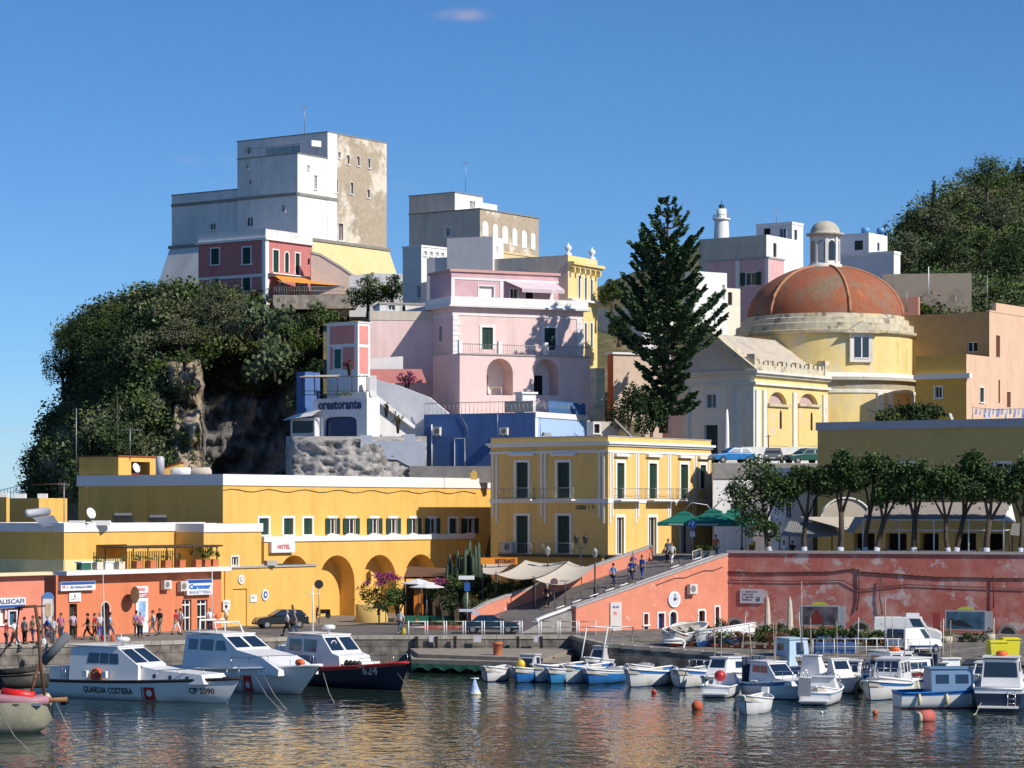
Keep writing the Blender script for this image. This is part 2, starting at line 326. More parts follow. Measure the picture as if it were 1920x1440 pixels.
def window(root, F, u0, v0, u1, v1, kind='shut', fw=.16, arch=0, off=0, name=None, fm=None, depth=.2, smat=None, sill=True):
    """one opening cut in face F with its surround and what closes it"""
    a, b, c, d = F.rect(u0, v0, u1, v1)
    F.holes.append((a, b, c, d, arch, depth))
    nm = name or ('door' if kind in ('door',) else 'window')
    mb = MB(); out = arcpts(a, b, c, d, arch)
    if fw > 0:
        o2 = arcpts(a-fw, b+fw, c, d+fw, arch)
        for k in range(len(out)-1):
            p, q, r_, t_ = out[k], out[k+1], o2[k+1], o2[k]
            A = [F.pt(*x, off+.05) for x in (p, q, r_, t_)]; B = [F.pt(*x, off-.02) for x in (p, q, r_, t_)]
            mb.poly(A); mb.poly([A[2], A[3], B[3], B[2]]); mb.poly([A[0], A[1], B[1], B[0]])
        if sill and nm != 'door': F.slab(mb, a-fw-.04, b+fw+.04, c-.12, c, off-.02, off+.12)
    w = b-a; e = off-depth
    if kind in ('glass', 'open', 'white'):     # casement frame with a centre bar
        for (x0, x1) in ((a, a+.07), (b-.07, b), ((a+b)/2-.04, (a+b)/2+.04)): F.slab(mb, x0, x1, c+.07, d-.07, e+.02, e+.07)
        F.slab(mb, a, b, c, c+.07, e+.02, e+.07); F.slab(mb, a, b, d-.07, d, e+.02, e+.07)
    if not mb.v: F.slab(mb, a, b, c-.05, c, e, off+.04)
    fr = mb.build(nm, fm or WHITE2, root)
    m2 = MB(); m2.poly([F.pt(*x, e+.01) for x in out])
    if kind == 'door': m2.build('door_panel', smat or BROWN, fr)
    elif kind == 'shut':
        m3 = MB(); ztop = d-.03
        for (x0, x1) in ((a+.02, (a+b)/2-.015), ((a+b)/2+.015, b-.02)):
            F.slab(m3, x0, x1, c+.02, ztop if not arch else d-.3*w, e+.04, e+.09)
            nl = int((d-c)/.22)
            for k in range(nl): F.slab(m3, x0+.05, x1-.05, c+.08+k*.22, c+.19+k*.22, e+.09, e+.115)
        m2.build('pane', DARK, fr); m3.build('shutter', smat or GREENSH, fr)
    elif kind == 'open':
        m2.build('pane', GLASS, fr)
        for sg in (-1, 1):
            m3 = MB(); x = a if sg < 0 else b
            F.slab(m3, min(x, x+sg*w*.48)+(.0 if sg < 0 else .03), max(x, x+sg*w*.48)-(.03 if sg < 0 else 0), c, d, off+.07, off+.12)
            m3.build('shutter', smat or GREENSH, fr)
    elif kind == 'hole': m2.build('recess', smat or DARK, fr)
    else: m2.build('pane', smat or (GLASS if kind != 'blind' else WHITE2), fr)
    return fr
def balcony(root, F, u0, u1, vf, h=.95, dep=.75, m=None, vt=None):
    a, b, c, d = F.rect(u0, vf-6, u1, vf)
    mb = MB(); F.slab(mb, a, b, c-.13, c, .0, dep); bl = mb.build('balcony', WHITE2, root)
    mb = MB(); pts = [F.pt(a+.03, c, .02), F.pt(a+.03, c, dep-.03), F.pt(b-.03, c, dep-.03), F.pt(b-.03, c, .02)]
    for z in (.1, h): mb.tube([p+Vector((0, 0, z)) for p in pts], .022, 4)
    for i in range(3):
        n = max(2, int((pts[i+1]-pts[i]).length/.16))
        for k in range(n+1): p = pts[i].lerp(pts[i+1], k/n); mb.tube([p, p+Vector((0, 0, h))], .011, 3)
    mb.build('railing', m or METAL, bl); return bl
class Block:
    """box building: near corner at photo column uc and depth y; one face runs to column ul, the other to ur"""
    def __init__(s, root, uc, y, ul, ur, vt, zb, m, th=35, zt=None, LL=None, LR=None):
        s.root = root; s.C = Vector(((uc-960)*y/K, y)); s.zt = HC-(vt-VH)*y/K if zt is None else zt; s.zb = zb; s.m = m
        t = RAD(th); s.dl = Vector((-cos(t), sin(t))); s.dr = Vector((sin(t), cos(t)))
        s.L = Face(s.C, s.dl, 1); s.R = Face(s.C, s.dr, 1)
        s.L.L = LL or s.L.sz(ul, 0)[0]; s.R.L = LR or s.R.sz(ur, 0)[0]
        s.mr = None
    def rz(s, v, side='L'): return HC-(v-VH)*s.C.y/K
    def corners(s, p=0):
        a = s.C-s.dl*p-s.dr*p; b = s.C+s.dl*(s.L.L+p)-s.dr*p; c = s.C+s.dl*(s.L.L+p)+s.dr*(s.R.L+p); d = s.C-s.dl*p+s.dr*(s.R.L+p)
        return [a, b, c, d]
    def ring(s, z0, z1, p, i=.02, m=None, name='coping'):
        mb = MB(); o = s.corners(p); n = s.corners(-i)
        for k in range(4):
            a, b, c, d = o[k], o[(k+1) % 4], n[(k+1) % 4], n[k]
            q = lambda w, z: (w.x, w.y, z)
            mb.poly([q(a, z0), q(b, z0), q(b, z1), q(a, z1)]); mb.poly([q(a, z1), q(b, z1), q(c, z1), q(d, z1)])
            mb.poly([q(a, z0), q(b, z0), q(c, z0), q(d, z0)]); mb.poly([q(d, z0), q(c, z0), q(c, z1), q(d, z1)])
        return mb.build(name, m or WHITE2, s.root)
    def pil(s, side, us, z0, z1, w=.5, p=.06, m=None, name='pilaster'):
        F = s.L if side == 'L' else s.R
        for u in us:
            t = F.sz(u, 900)[0]; mb = MB(); F.slab(mb, max(0, t-w/2), min(F.L, t+w/2), z0, z1, -.02, p); mb.build(name, m or WHITE2, s.root)
    def done(s, roof=True, para=.0, rm=None):
        mb = MB(); s.L.panel(mb, 0, s.L.L, s.zb, s.zt); s.R.panel(mb, 0, s.R.L, s.zb, s.zt, mi=1 if s.mr else 0)
        a, b, c, d = s.corners()
        for (p, q) in ((b, c), (c, d)): mb.poly([(p.x, p.y, s.zb), (q.x, q.y, s.zb), (q.x, q.y, s.zt), (p.x, p.y, s.zt)])
        mb.build('wall', [s.m]+([s.mr] if s.mr else []), s.root)
        if roof:
            z = s.zt-para; i = .004
            mb = MB(); a, b, c, d = s.corners(-.03)
            mb.prism([V2(a), V2(b), V2(c), V2(d)], z-.2, z-.003); mb.build('roof', rm or ROOFT, s.root)
        return s
def house(name, label, cat, uc, y, group=None, zb=2):
    return thing(name, label, cat, ((uc-960)*y/K, y, zb), group=group)
# ================================================================ THE SETTING
def interp(tab, x):
    if x <= tab[0][0]: return tab[0][1]
    for (a, fa), (b, fb) in zip(tab, tab[1:]):
        if x <= b: return fa+(fb-fa)*(x-a)/(b-a)
    return tab[-1][1]
def smooth(a, b, x): t = min(1, max(0, (x-a)/(b-a))); return t*t*(3-2*t)
def fbm(p, o=5): return noise.fractal(Vector(p), 1.0, 2.0, o)
def struct(mb, name, m): return tag(mb.build(name, m), kind='structure')
# water
wm = bpy.data.materials.new('harbour_water'); wm.use_nodes = True; nt = wm.node_tree; b = nt.nodes['Principled BSDF']
b.inputs['Base Color'].default_value = (.018, .036, .028, 1); b.inputs['Roughness'].default_value = .03; b.inputs['IOR'].default_value = 1.33; b.inputs['Specular IOR Level'].default_value = .5
t = nt.nodes.new('ShaderNodeTexCoord'); prev = None
for (sx, sy, st, ds) in ((.3, .35, .10, .5), (.95, .75, .18, .30), (2.3, 1.8, .18, .11)):
    mp = nt.nodes.new('ShaderNodeMapping'); mp.inputs['Scale'].default_value = (sx, sy, 1); mp.inputs['Rotation'].default_value = (0, 0, .35)
    nt.links.new(t.outputs['Object'], mp.inputs[0])
    nz = nt.nodes.new('ShaderNodeTexNoise'); nz.inputs['Scale'].default_value = 1; nz.inputs['Detail'].default_value = 1.5; nz.inputs['Distortion'].default_value = .6
    nt.links.new(mp.outputs[0], nz.inputs['Vector'])
    bp = nt.nodes.new('ShaderNodeBump'); bp.inputs['Strength'].default_value = st; bp.inputs['Distance'].default_value = ds
    nt.links.new(nz.outputs[0], bp.inputs['Height'])
    if prev: nt.links.new(prev.outputs[0], bp.inputs['Normal'])
    prev = bp
nt.links.new(prev.outputs[0], b.inputs['Normal'])
mb = MB(); mb.poly([(-6000, -500, 0), (6000, -500, 0), (6000, 12000, 0), (-6000, 12000, 0)]); struct(mb, 'water', wm)
# quay: one paved slab
ZQ = 2.0
QW = brickmat('quay_stone', (.30, .265, .22), (.22, .20, .175), (.15, .135, .115), w=1.3, h=.62, ms=.03, var=.65)
E = [PG(-900, 1215), PG(0, 1209), PG(300, 1203), PG(640, 1193), PG(1072, 1192)]
mb = MB()
poly = [V2(p) for p in E]+[(4.8, 178.5), (6.2, 171.5), (12.6, 168.5), (16.0, 165), (31, 160), (60, 150), (90, 150), (90, 320), (-90, 320), (-90, 200)]
def zq(p): return 2.0-.5*smooth(4, 16, p[0])*(1-smooth(186, 200, p[1]))
quay = []
mb.prism(poly, -3, zq); struct(mb, 'quay_wall', QW)
def drape(polyxy, dz, m, name, step=6):
    mb = MB(); xs = [p[0] for p in polyxy]; ys = [p[1] for p in polyxy]
    n = len(polyxy)
    mb.face([mb.vv((x, y, zq((x, y))+dz)) for (x, y) in polyxy]); return struct(mb, name, m)
PAVE = mat('grey_paving', (.22, .20, .175), stain=(((.15, .14, .125), .3, .5, .2), ((.30, .26, .2), .6, .58, .15)), var=.2, scale=2.5, bump=.1)
# a gridded paving sheet that follows the gentle fall of the quay
def grid_sheet(x0, x1, y0f, y1, dz, m, name, nx=60, ny=24):
    mb = MB(); idx = {}
    for i in range(nx+1):
        x = x0+(x1-x0)*i/nx; ya = y0f(x)
        for j in range(ny+1):
            y = ya+(y1-ya)*j/ny; idx[i, j] = mb.vv((x, y, zq((x, y))+dz+.01*fbm((x*.3, y*.3, 0))))
    for i in range(nx):
        for j in range(ny): mb.face((idx[i, j], idx[i+1, j], idx[i+1, j+1], idx[i, j+1]))
    return struct(mb, name, m)
edge = [(p[0], p[1]) for p in E]+[(4.8, 178.5), (6.2, 171.5), (12.6, 168.5), (16.0, 165), (31, 160), (60, 150), (90, 150)]
grid_sheet(-60, 60, lambda x: interp(edge, x)+.45, 260, .02, PAVE, 'pavement')
grid_sheet(-22, 6, lambda x: max(interp(edge, x)+2.2, 184), 197, .045, ASPH, 'road', 20, 10)
# cap stones along the edge
mb = MB()
for (a, b) in zip(edge, edge[1:]):
    a = Vector((*a, 0)); b = Vector((*b, 0)); L = (b-a).length
    if a.x > 50: break
    d = (b-a)/L; nn = Vector((-d.y, d.x, 0)); k = 0
    while k < L:
        l = min(random.uniform(.9, 1.6), L-k); p = a+d*k; mb.obox(Vector((p.x, p.y, zq(p)-.22))-nn*.06, d*(l-.03), nn*.5, (0, 0, .25+random.uniform(0, .02))); k += l
struct(mb, 'quay_kerb', mat('kerb_stone', (.40, .36, .30), var=.3, scale=1.5, bump=.1))
# lower landing stage
LST = mat('landing_stone', (.30, .26, .21), var=.3, bump=.2)
mb = MB(); a = PG(772, 1236, .9); b = PG(1062, 1244, .9); c_ = PT(1075, 1225, 181); d_ = PT(768, 1225, 182)
mb.prism([V2(a), V2(b), V2(c_), V2(d_)], .45, .9); mb.prism([V2(a+Vector((.4, 1.6, 0))), V2(b+Vector((-1.5, 1.6, 0))), V2(c_), V2(d_)], .9, 1.15)
ls = tag(mb.build('landing_stage', LST), 'low stone landing stage with two steps below the quay wall', 'landing stage')
mb = MB()
for k in range(9):
    q = a.lerp(b, k/8); mb.tube([(q.x, q.y+.4, -2), (q.x, q.y+.4, .45)], .16, 6)
mb.build('pile', mat('wet_pile', (.04, .045, .04)), ls)
mb = MB(); N = 60
net = mat('green_net', (.02, .10, .07), .9, var=.5, scale=4)
up = [a.lerp(b, k/N)+Vector((0, -.05, 0)) for k in range(N+1)]
for k in range(N):
    z0 = .15+.3*abs(sin(k*.5))-.1*random.random(); z1 = .15+.3*abs(sin((k+1)*.5))-.1*random.random()
    p, q = up[k], up[k+1]; mb.poly([(p.x, p.y-.1, z0), (q.x, q.y-.1, z1), (q.x, q.y, .62), (p.x, p.y, .62)])
mb.build('net', net, ls)
# town hill behind the houses, sheet in polar columns
pA = [(221, 1.6), (233, 1.6), (236.5, 13.4), (245, 16), (252, 19.5), (262, 25), (275, 30), (300, 34.5), (460, 36)]
pB = [(221, 1.7), (222.2, 14.9), (290, 15.2), (305, 24), (330, 33), (380, 37), (460, 40)]
pC = [(221, 1.6), (230.5, 1.7), (231.5, 14.9)]+pB[2:]
mb = MB(); us = list(range(606, 2140, 14)); ys = [221, 222.2]+[223+2.0*k for k in range(90)]
def hillz(u, y):
    f = smooth(1180, 1235, u); return interp(pA, y)*(1-f)+interp(pB if u >= 1336 else pC, y)*f
ids = {}
for i, u in enumerate(us):
    for j, y in enumerate(ys):
        z = hillz(u, y)
        if y > 226 and not (u > 1200 and y < 292): z += .5*fbm((u*.02, y*.15, 1))
        ids[i, j] = mb.vv(((u-960)*y/K, y, z))
for i in range(len(us)-1):
    for j in range(len(ys)-1): mb.face((ids[i, j], ids[i+1, j], ids[i+1, j+1], ids[i, j+1]), 0, True)
struct(mb, 'hillside', SOIL)
# ---------------- the headland with its cliff
SIL = [(500, 320), (525, 270), (555, 185), (580, 160), (620, 140), (660, 130), (700, 124), (745, 116), (800, 88), (845, 64), (865, 54), (895, 54), (940, 50), (1180, 40)]
def vtop(u): return interp([(130, 620), (180, 585), (250, 560), (330, 548), (400, 556), (470, 566), (560, 580), (640, 590)], u)
def cliffy(u, v):
    ul = interp(SIL, v); y = 264+(930-v)*.066
    f = max(0, 1-(u-ul)/150); y += 34*f*f
    y += 7.0*fbm((u*.014, v*.014, 3))+1.4*fbm((u*.05, v*.05, 5))
    ctop = interp([(380, 662), (430, 650), (500, 662), (565, 690)], u)
    g = smooth(372, 388, u+5*fbm((v*.03, 1, 1)))*(1-smooth(545, 575, u))*smooth(ctop-6, ctop+18, v)
    y += 10*g
    sp = smooth(304, 326, u+.06*(860-v)-12+8*fbm((v*.04, 7, 1)))*(1-smooth(370, 384, u+5*fbm((v*.03, 1, 1))))*smooth(655, 690, v)
    y -= sp*(3.2+3*fbm((u*.06, v*.05, 2)))
    return y, g, sp
mb = MB(); ids = {}; NU = 150; vs = [v for v in range(540, 1190, 6)]
inf = {}
for j, v in enumerate(vs):
    ul = interp(SIL, v)+6*fbm((v*.05, 9, 2))+3*fbm((v*.2, 2, 2))
    for i in range(-5, NU+1):
        if i >= 0:
            u = ul+(650-ul)*(i/NU)**1.0; vt_ = max(v, vtop(u)); y, g, sp = cliffy(u, vt_)
            if v < vt_: y += (vt_-v)*1.6
            p = PT(u, vt_, y); inf[i, j] = (u, v, g, sp, v >= vt_)
        else:
            y0 = cliffy(ul, max(v, vtop(ul)))[0]; p = PT(ul, max(v, vtop(ul)), y0); p = Vector((p.x+(-i)*1.2, p.y+(-i)*14, p.z))
        ids[i, j] = mb.vv(p)
for j in range(len(vs)-1):
    for i in range(-5, NU): 
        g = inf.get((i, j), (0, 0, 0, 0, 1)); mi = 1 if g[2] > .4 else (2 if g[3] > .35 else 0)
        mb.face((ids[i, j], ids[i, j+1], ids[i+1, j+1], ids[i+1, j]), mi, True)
SHROCK = mat('shaded_cliff_rock', (.20, .19, .18), stain=(((.09, .085, .085), .3, .5, .15), ((.32, .27, .22), .25, .58, .12)), var=.4, bump=.8, stretch=3)  # darker rock for the hollow, its shade put into the colour
struct(mb, 'headland', [SOIL, SHROCK, ROCK])
# plateau on top of the headland, behind the edge
mb = MB(); pl = []
for u in range(340, 960, 40): p = PT(u, min(vtop(u), 590)+4, 292 if u < 640 else 286); pl.append(p)
bk = [Vector((p.x*1.3, 420, 35)) for p in pl]
for k in range(len(pl)-1): mb.poly([pl[k], pl[k+1], bk[k+1], bk[k]])
struct(mb, 'hilltop_ground', SOIL)
# scrub over the cliff (stuff)
def scrub_on(spots, name, mats, n, sz, cr, label=None):
    mb = MB(); rg = random.Random(5)
    for (p, mi) in spots:
        r = cr*rg.choice((.5, .8, 1.0, 1.3, 1.8)); q_ = rg.uniform(.65, 1.45)
        for k in range(int(n*r/cr)):
            d = Vector((rg.gauss(0, .5), rg.gauss(0, .5)-.2, rg.gauss(0, .42)+.15)); d = d*(r/max(1, d.length/.85))
            mb.leaf(p+d, sz*q_*rg.uniform(.6, 1.4), mi, rg)
    return tag(mb.build(name, mats), label, 'scrub', kind='stuff')
rg = random.Random(3); spots = []
while len(spots) < 2300:
    v = rg.uniform(545, 935); ul = interp(SIL, v); u = rg.uniform(ul-2, 640)
    if v < vtop(u)-2: continue
    y, g, sp = cliffy(u, v)
    if g > .25 and (v > 740 or rg.random() < .75) or sp > .3 and rg.random() < .93: continue
    if 560 < u and v > 740: continue
    dens = fbm((u*.02, v*.02, 8))
    if dens < -.02 and rg.random() < .8: continue
    c = fbm((u*.02+3, v*.022, 4)); mi = 0 if c < -.2 else (1 if c < -.02 else 2)
    if u < 260 and rg.random() < .5: mi = 0
    if v < 760 and u > 300 and c > .2 and rg.random() < .6: mi = 3
    spots.append((PT(u, v, y-.3), mi))
while len(spots) < 2700:
    u = rg.uniform(120, 600); v = max(vtop(u), 545)+rg.uniform(0, 16); spots.append((PT(u, v, cliffy(u, v)[0]+rg.uniform(-1, 3)), rg.choice((0, 0, 1, 2))))
scrub_on(spots, 'scrub', [LEAF1, LEAF2, LEAFO, LEAF3], 44, .36, 1.3, 'dense dark green and olive scrub covering the rocky cliff on the left')
# ---------------- trees
def tree(name, label, cat, base, blobs, n, sz, lm, group=None, tr=.3, bark=None, lean=None, white=0, rs=1, cut=None):
    """blobs = [(dx, dy, dz, rx, ry, rz)] relative to the base; limbs run from the trunk into each blob"""
    rg = random.Random(rs); base = Vector(base); t = thing(name, label, cat, base, group=group)
    zt = min(b[2]-b[5]*.4 for b in blobs); fork = Vector(lean or (0, 0, max(.4, zt*.8)))
    mb = MB(); mid = fork*.5+Vector((rg.uniform(-.12, .12), 0, 0))*fork.z*.4
    mb.tube([base-Vector((0, 0, .3)), base+mid*.25, base+mid, base+fork], [tr*1.25, tr, tr*.85, tr*.75], 8)
    for bl in blobs:
        e = Vector(bl[:3]); m_ = fork.lerp(e, .5)+Vector((rg.uniform(-.2, .2), rg.uniform(-.2, .2), .2))
        mb.tube([base+fork*.92, base+m_, base+e], [tr*.6, tr*.4, tr*.15], 6)
        for q in range(3):
            d = Vector((rg.gauss(0, 1)*bl[3], rg.gauss(0, 1)*bl[4], abs(rg.gauss(0, 1))*bl[5]))*.45; mb.tube([base+m_, base+e+d], [tr*.3, tr*.06], 4)
    tk = mb.build('trunk', bark or BARK, t)
    if white:
        m2 = MB(); q = base+mid*(min(1, white/max(mid.z, .1))); m2.tube([base-Vector((0, 0, .2)), base+mid*.25, base+mid*.25+Vector((0, 0, .1)) if white < mid.z*.25 else q], [tr*1.25+.02, tr+.02, tr*.95+.02], 8); m2.build('whitewash', WBARK, tk)
    mb = MB(); tot = sum(b[3]*b[5] for b in blobs)
    for bl in blobs: mb.leaves(base+Vector(bl[:3]), bl[3:6], int(n*bl[3]*bl[5]/tot), sz, rg=rg)
    mb.build('crown', lm, t); return t
def bush(name, label, cat, c, r, n, sz, lm, group=None, rs=1):
    """shrub standing on the ground below its centre c"""
    c = Vector(c); rg = random.Random(rs); base = c-Vector((0, 0, r[2]*.9)); t = thing(name, label, cat, base, group=group); mb = MB()
    for k in range(5): mb.tube([base-Vector((0, 0, .5)), c+Vector((rg.gauss(0, .3)*r[0], rg.gauss(0, .3)*r[1], 0)), c+Vector((rg.gauss(0, .5)*r[0], rg.gauss(0, .5)*r[1], r[2]*.6))], [.12, .07, .02], 5)
    mb.build('stem', BARK, t)
    mb = MB()
    for k in range(3): mb.leaves(c+Vector((rg.uniform(-.4, .4)*r[0], rg.uniform(-.3, .3)*r[1], rg.uniform(-.25, .25)*r[2])), (r[0]*.72, r[1]*.72, r[2]*.75), n//3, sz, rg=rg)
    mb.build('foliage', lm, t); return t
# big trees along the crest of the headland: (u, v, ru, rv, y, material, leaves, label)
CT = [(150, 622, 56, 46, 296, LEAF1, 'dark tree at the far left corner of the headland crest'),
 (118, 668, 44, 60, 300, LEAF1, 'dark drooping tree overhanging the left edge of the headland'),
 (208, 600, 58, 42, 292, LEAF2, 'mid green tree second from the left on the headland crest'),
 (275, 580, 62, 42, 290, LEAF1, 'broad dark tree on the crest left of the grey tower foot'),
 (318, 562, 40, 34, 289, LEAFO, 'small round tree touching the grey battered tower foot'),
 (405, 566, 68, 44, 281, LEAFO, 'broad olive tree in front of the old rose house on the cliff'),
 (230, 640, 90, 46, 285, LEAF1, 'dark spreading tree just below the headland crest'),
 (340, 622, 60, 30, 279, LEAFO, 'low olive brown tree below the crest above the rock spur'),
 (595, 590, 40, 32, 266, LEAF2, 'green bushy tree left of the striped pink house'),
 (690, 545, 50, 38, 277, LEAF3, 'bright green citrus tree below the yellow tower base'),
 (735, 538, 32, 32, 279, LEAF1, 'dark shrubby tree beside the white house right of the tower')]
for k, (u, v, ru, rv, y, lm, lb) in enumerate(CT):
    s = y/K; c = PT(u, v, y); rx, rz = ru*s, rv*s; base = c-Vector((0, 0, rz*1.25))
    bl = [(-rx*.45, 0, rz*.95, rx*.55, rx*.5, rz*.6), (rx*.4, .5, rz*1.1, rx*.6, rx*.5, rz*.65), (0, -.5, rz*1.65, rx*.5, rx*.5, rz*.5), (rx*.05, -.8, rz*.9, rx*.6, rx*.5, rz*.55)]
    tree('tree', lb, 'tree', base, bl, int(4600*ru*rv/2400), .23, lm, group='trees and shrubs on the headland', tr=.22, rs=k+10)
# prickly pears (cactus) on the slope
def prickly(c, R, n, label, rs, lm=None):
    rg = random.Random(rs); c = Vector(c); t = thing('prickly_pear', label, 'cactus', c-Vector((0, 0, R)), group='prickly pears on the slope'); mb = MB()
    mb.tube([c-Vector((0, 0, R*1.3)), c-Vector((0, 0, R*.2))], [.18, .12], 6); mb.build('stem', BARK, t); mb = MB()
    for k in range(n):
        p = c+Vector((rg.gauss(0, .45)*R, rg.gauss(0, .35)*R, rg.gauss(0, .42)*R)); a = Vector((rg.gauss(0, .7), rg.gauss(0, .4), 1)).normalized()*.26
        w = a.cross(Vector((rg.gauss(0, .6), 1, rg.gauss(0, .3)))).normalized()*.18
        ring_ = [p+a*cos(q*pi/4)+w*sin(q*pi/4) for q in range(8)]; th = a.cross(w).normalized()*.03
        mb.poly([q+th for q in ring_]); mb.poly([q-th for q in ring_][::-1])
        for q in range(8): mb.poly([ring_[q]-th, ring_[(q+1) % 8]-th, ring_[(q+1) % 8]+th, ring_[q]+th])
    mb.build('pads', lm or CACT, t)
CAC2 = mat('cactus_light', (.075, .11, .045), .55, var=.25, scale=1.5, rnd=.35)
prickly(PT(490, 592, 268), 1.9, 170, 'big prickly pear in front of the wall under the old rose house', 1, CAC2)
prickly(PT(530, 600, 266), 1.7, 130, 'second prickly pear on the slope right of the biggest one', 2, CAC2)
prickly(PT(515, 668, 262), 2.0, 170, 'prickly pear hanging at the lip of the dark cliff hollow', 3, CAC2)
prickly(PT(480, 690, 262), 1.2, 70, 'small prickly pear lowest on the slope above the dark hollow', 4, CAC2)
for k, (u, v, ru, rv, y, lm, lb) in enumerate([(570, 640, 34, 24, 264, LEAF3, 'bright green creeper mound on the slope left of the striped pink house'),
  (540, 610, 40, 22, 267, LEAF2, 'green shrub between the prickly pears on the slope'), (560, 750, 26, 26, 250, LEAFO, 'olive brown shrub left of the white restaurant terrace'),
  (455, 610, 60, 24, 272, LEAFO, 'dry olive shrub in the middle of the upper slope'), (590, 690, 20, 20, 259, LEAF1, 'dark shrub beside the blue terrace wall'),
  (345, 672, 24, 16, 267, LEAF2, 'green shrub on top of the bare rock spur'), (360, 726, 13, 10, 262, LEAF2, 'small tuft growing out of the bare rock spur')]):
    s = y/K; bush('shrub', lb, 'shrub', PT(u, v, y-1), (ru*s, ru*s*.8, rv*s), int(1800*ru*rv/900), .24, lm, group='trees and shrubs on the headland', rs=k+40)
# rock bank under the white restaurant
mb = MB(); ids = {}; NI, NJ = 70, 34
RB = lambda u: 236.5-1.5*sin((u-540)/240*pi)
for i in range(NI+1):
    u = 536+(800-536)*i/NI
    for j in range(NJ+1):
        v = 818+(960-818)*j/NJ; y = RB(u)-2.2*(v-818)/142+.9*abs(fbm((u*.02, v*.05, 6)))-.4*fbm((u*.05, v*.12, 2))+(6*(1-i/4)**2 if i < 4 else 0)+(2.5*(1-j/2) if j < 2 else 0)
        ids[i, j] = mb.vv(PT(u, v, y))
for i in range(NI):
    for j in range(NJ): mb.face((ids[i, j], ids[i, j+1], ids[i+1, j+1], ids[i+1, j]), 0, True)
struct(mb, 'rock_bank', ROCKG)
# ---------------- right hand hill
HT = [(1560, 520), (1640, 498), (1665, 462), (1690, 425), (1720, 395), (1760, 372), (1800, 350), (1840, 338), (1920, 322), (2100, 300)]
def hilly(u, v): return 318+(600-v)*.42+3.5*fbm((u*.012, v*.012, 11))
mb = MB(); ids = {}; us = list(range(1540, 2130, 10)); NJ = 44
for i, u in enumerate(us):
    vt_ = interp(HT, u)
    for j in range(NJ+3):
        if j < 2: y = hilly(u, vt_)+(2-j)*18; p = PT(u, vt_, hilly(u, vt_)); p = Vector((p.x, y, p.z-(2-j)*2))
        else: v = vt_+(660-vt_)*(j-2)/NJ; p = PT(u, v, hilly(u, v))
        ids[i, j] = mb.vv(p)
for i in range(len(us)-1):
    for j in range(NJ+2): mb.face((ids[i, j], ids[i, j+1], ids[i+1, j+1], ids[i+1, j]), 0, True)
struct(mb, 'hill', SOIL)
rg = random.Random(13); spots = []
while len(spots) < 1500:
    u = rg.uniform(1640, 1990); vt_ = interp(HT, u); v = rg.uniform(vt_-2, 600)
    if u < 1700 and v > 500: continue
    c = fbm((u*.02+3, v*.02, 14)); mi = 0 if c < -.15 else (1 if c < .1 else 2)
    spots.append((PT(u, v, hilly(u, v)-.5), mi))
scrub_on(spots, 'hill_scrub', [LEAF1, LEAF2, LEAFO], 46, .42, 2.0, 'mixed green scrub covering the hill at the right')
HTR = [(1850, 322, 60, 42, 400, LEAF2, 'tall umbrella shaped pine on the skyline of the right hand hill'), (1925, 318, 34, 34, 402, LEAF2, 'pine cut by the right edge on top of the hill'),
 (1712, 420, 34, 34, 372, LEAF1, 'dark tree on the left shoulder of the right hand hill'), (1700, 470, 44, 42, 352, LEAFO, 'olive tree behind the white house below the hill'),
 (1760, 410, 46, 36, 372, LEAFO, 'olive tree high on the left part of the right hand hill'), (1775, 470, 50, 34, 352, LEAF1, 'dark round tree in the middle of the right hand hill'),
 (1800, 392, 40, 30, 378, LEAF2, 'green tree just under the skyline pine'), (1870, 400, 60, 36, 374, LEAFO, 'broad olive tree on the slope under the skyline pine'),
 (1890, 480, 60, 52, 345, LEAF1, 'big dark olive tree above the grey garden wall'), (1840, 450, 36, 28, 358, LEAF2, 'green tree left of the big dark olive'),
 (1870, 555, 46, 22, 328, LEAF2, 'low green trees in the garden above the salmon house'), (1745, 560, 40, 20, 322, LEAF1, 'dark clipped tree in front of the grey garden wall'),
 (1720, 578, 40, 12, 318, LEAF3, 'bright green hedge tree right of the tiled dome')]
for k, (u, v, ru, rv, y, lm, lb) in enumerate(HTR):
    s = y/K; c = PT(u, v, y); rx, rz = ru*s, rv*s; base = c-Vector((0, 0, rz*1.5))
    bl = [(-rx*.5, 0, rz*1.3, rx*.5, rx*.5, rz*.5), (rx*.45, .5, rz*1.35, rx*.55, rx*.5, rz*.55), (0, -.5, rz*1.85, rx*.55, rx*.5, rz*.5), (0, -.8, rz*1.1, rx*.5, rx*.5, rz*.4)]
    tree('tree', lb, 'tree', base, bl, int(3000*ru*rv/2400)+1400, .29, lm, group='trees on the right hand hill', tr=.3, rs=k+70)
tree('cypress', 'thin dark cypress pointing up on the left shoulder of the hill', 'cypress', PT(1751, 400, 372), [(0, 0, 1.5, .5, .5, 2.2), (0, 0, 3.6, .3, .3, 1.4)], 500, .35, LEAF1, tr=.12)
for k, (u, v, r, lb) in enumerate([(1765, 455, 1.3, 'prickly pear in the middle of the right hand hill'), (1690, 500, 1.2, 'prickly pear beside the lower white house at the hill foot'), (1850, 530, 1.8, 'prickly pear above the garden wall at the right'), (1905, 520, 1.6, 'prickly pear near the right edge above the salmon house'), (1812, 560, 1.2, 'prickly pear behind the brown wall')]):
    prickly(PT(u, v, hilly(u, v)-3), r, 90, lb, k+20, CAC2)
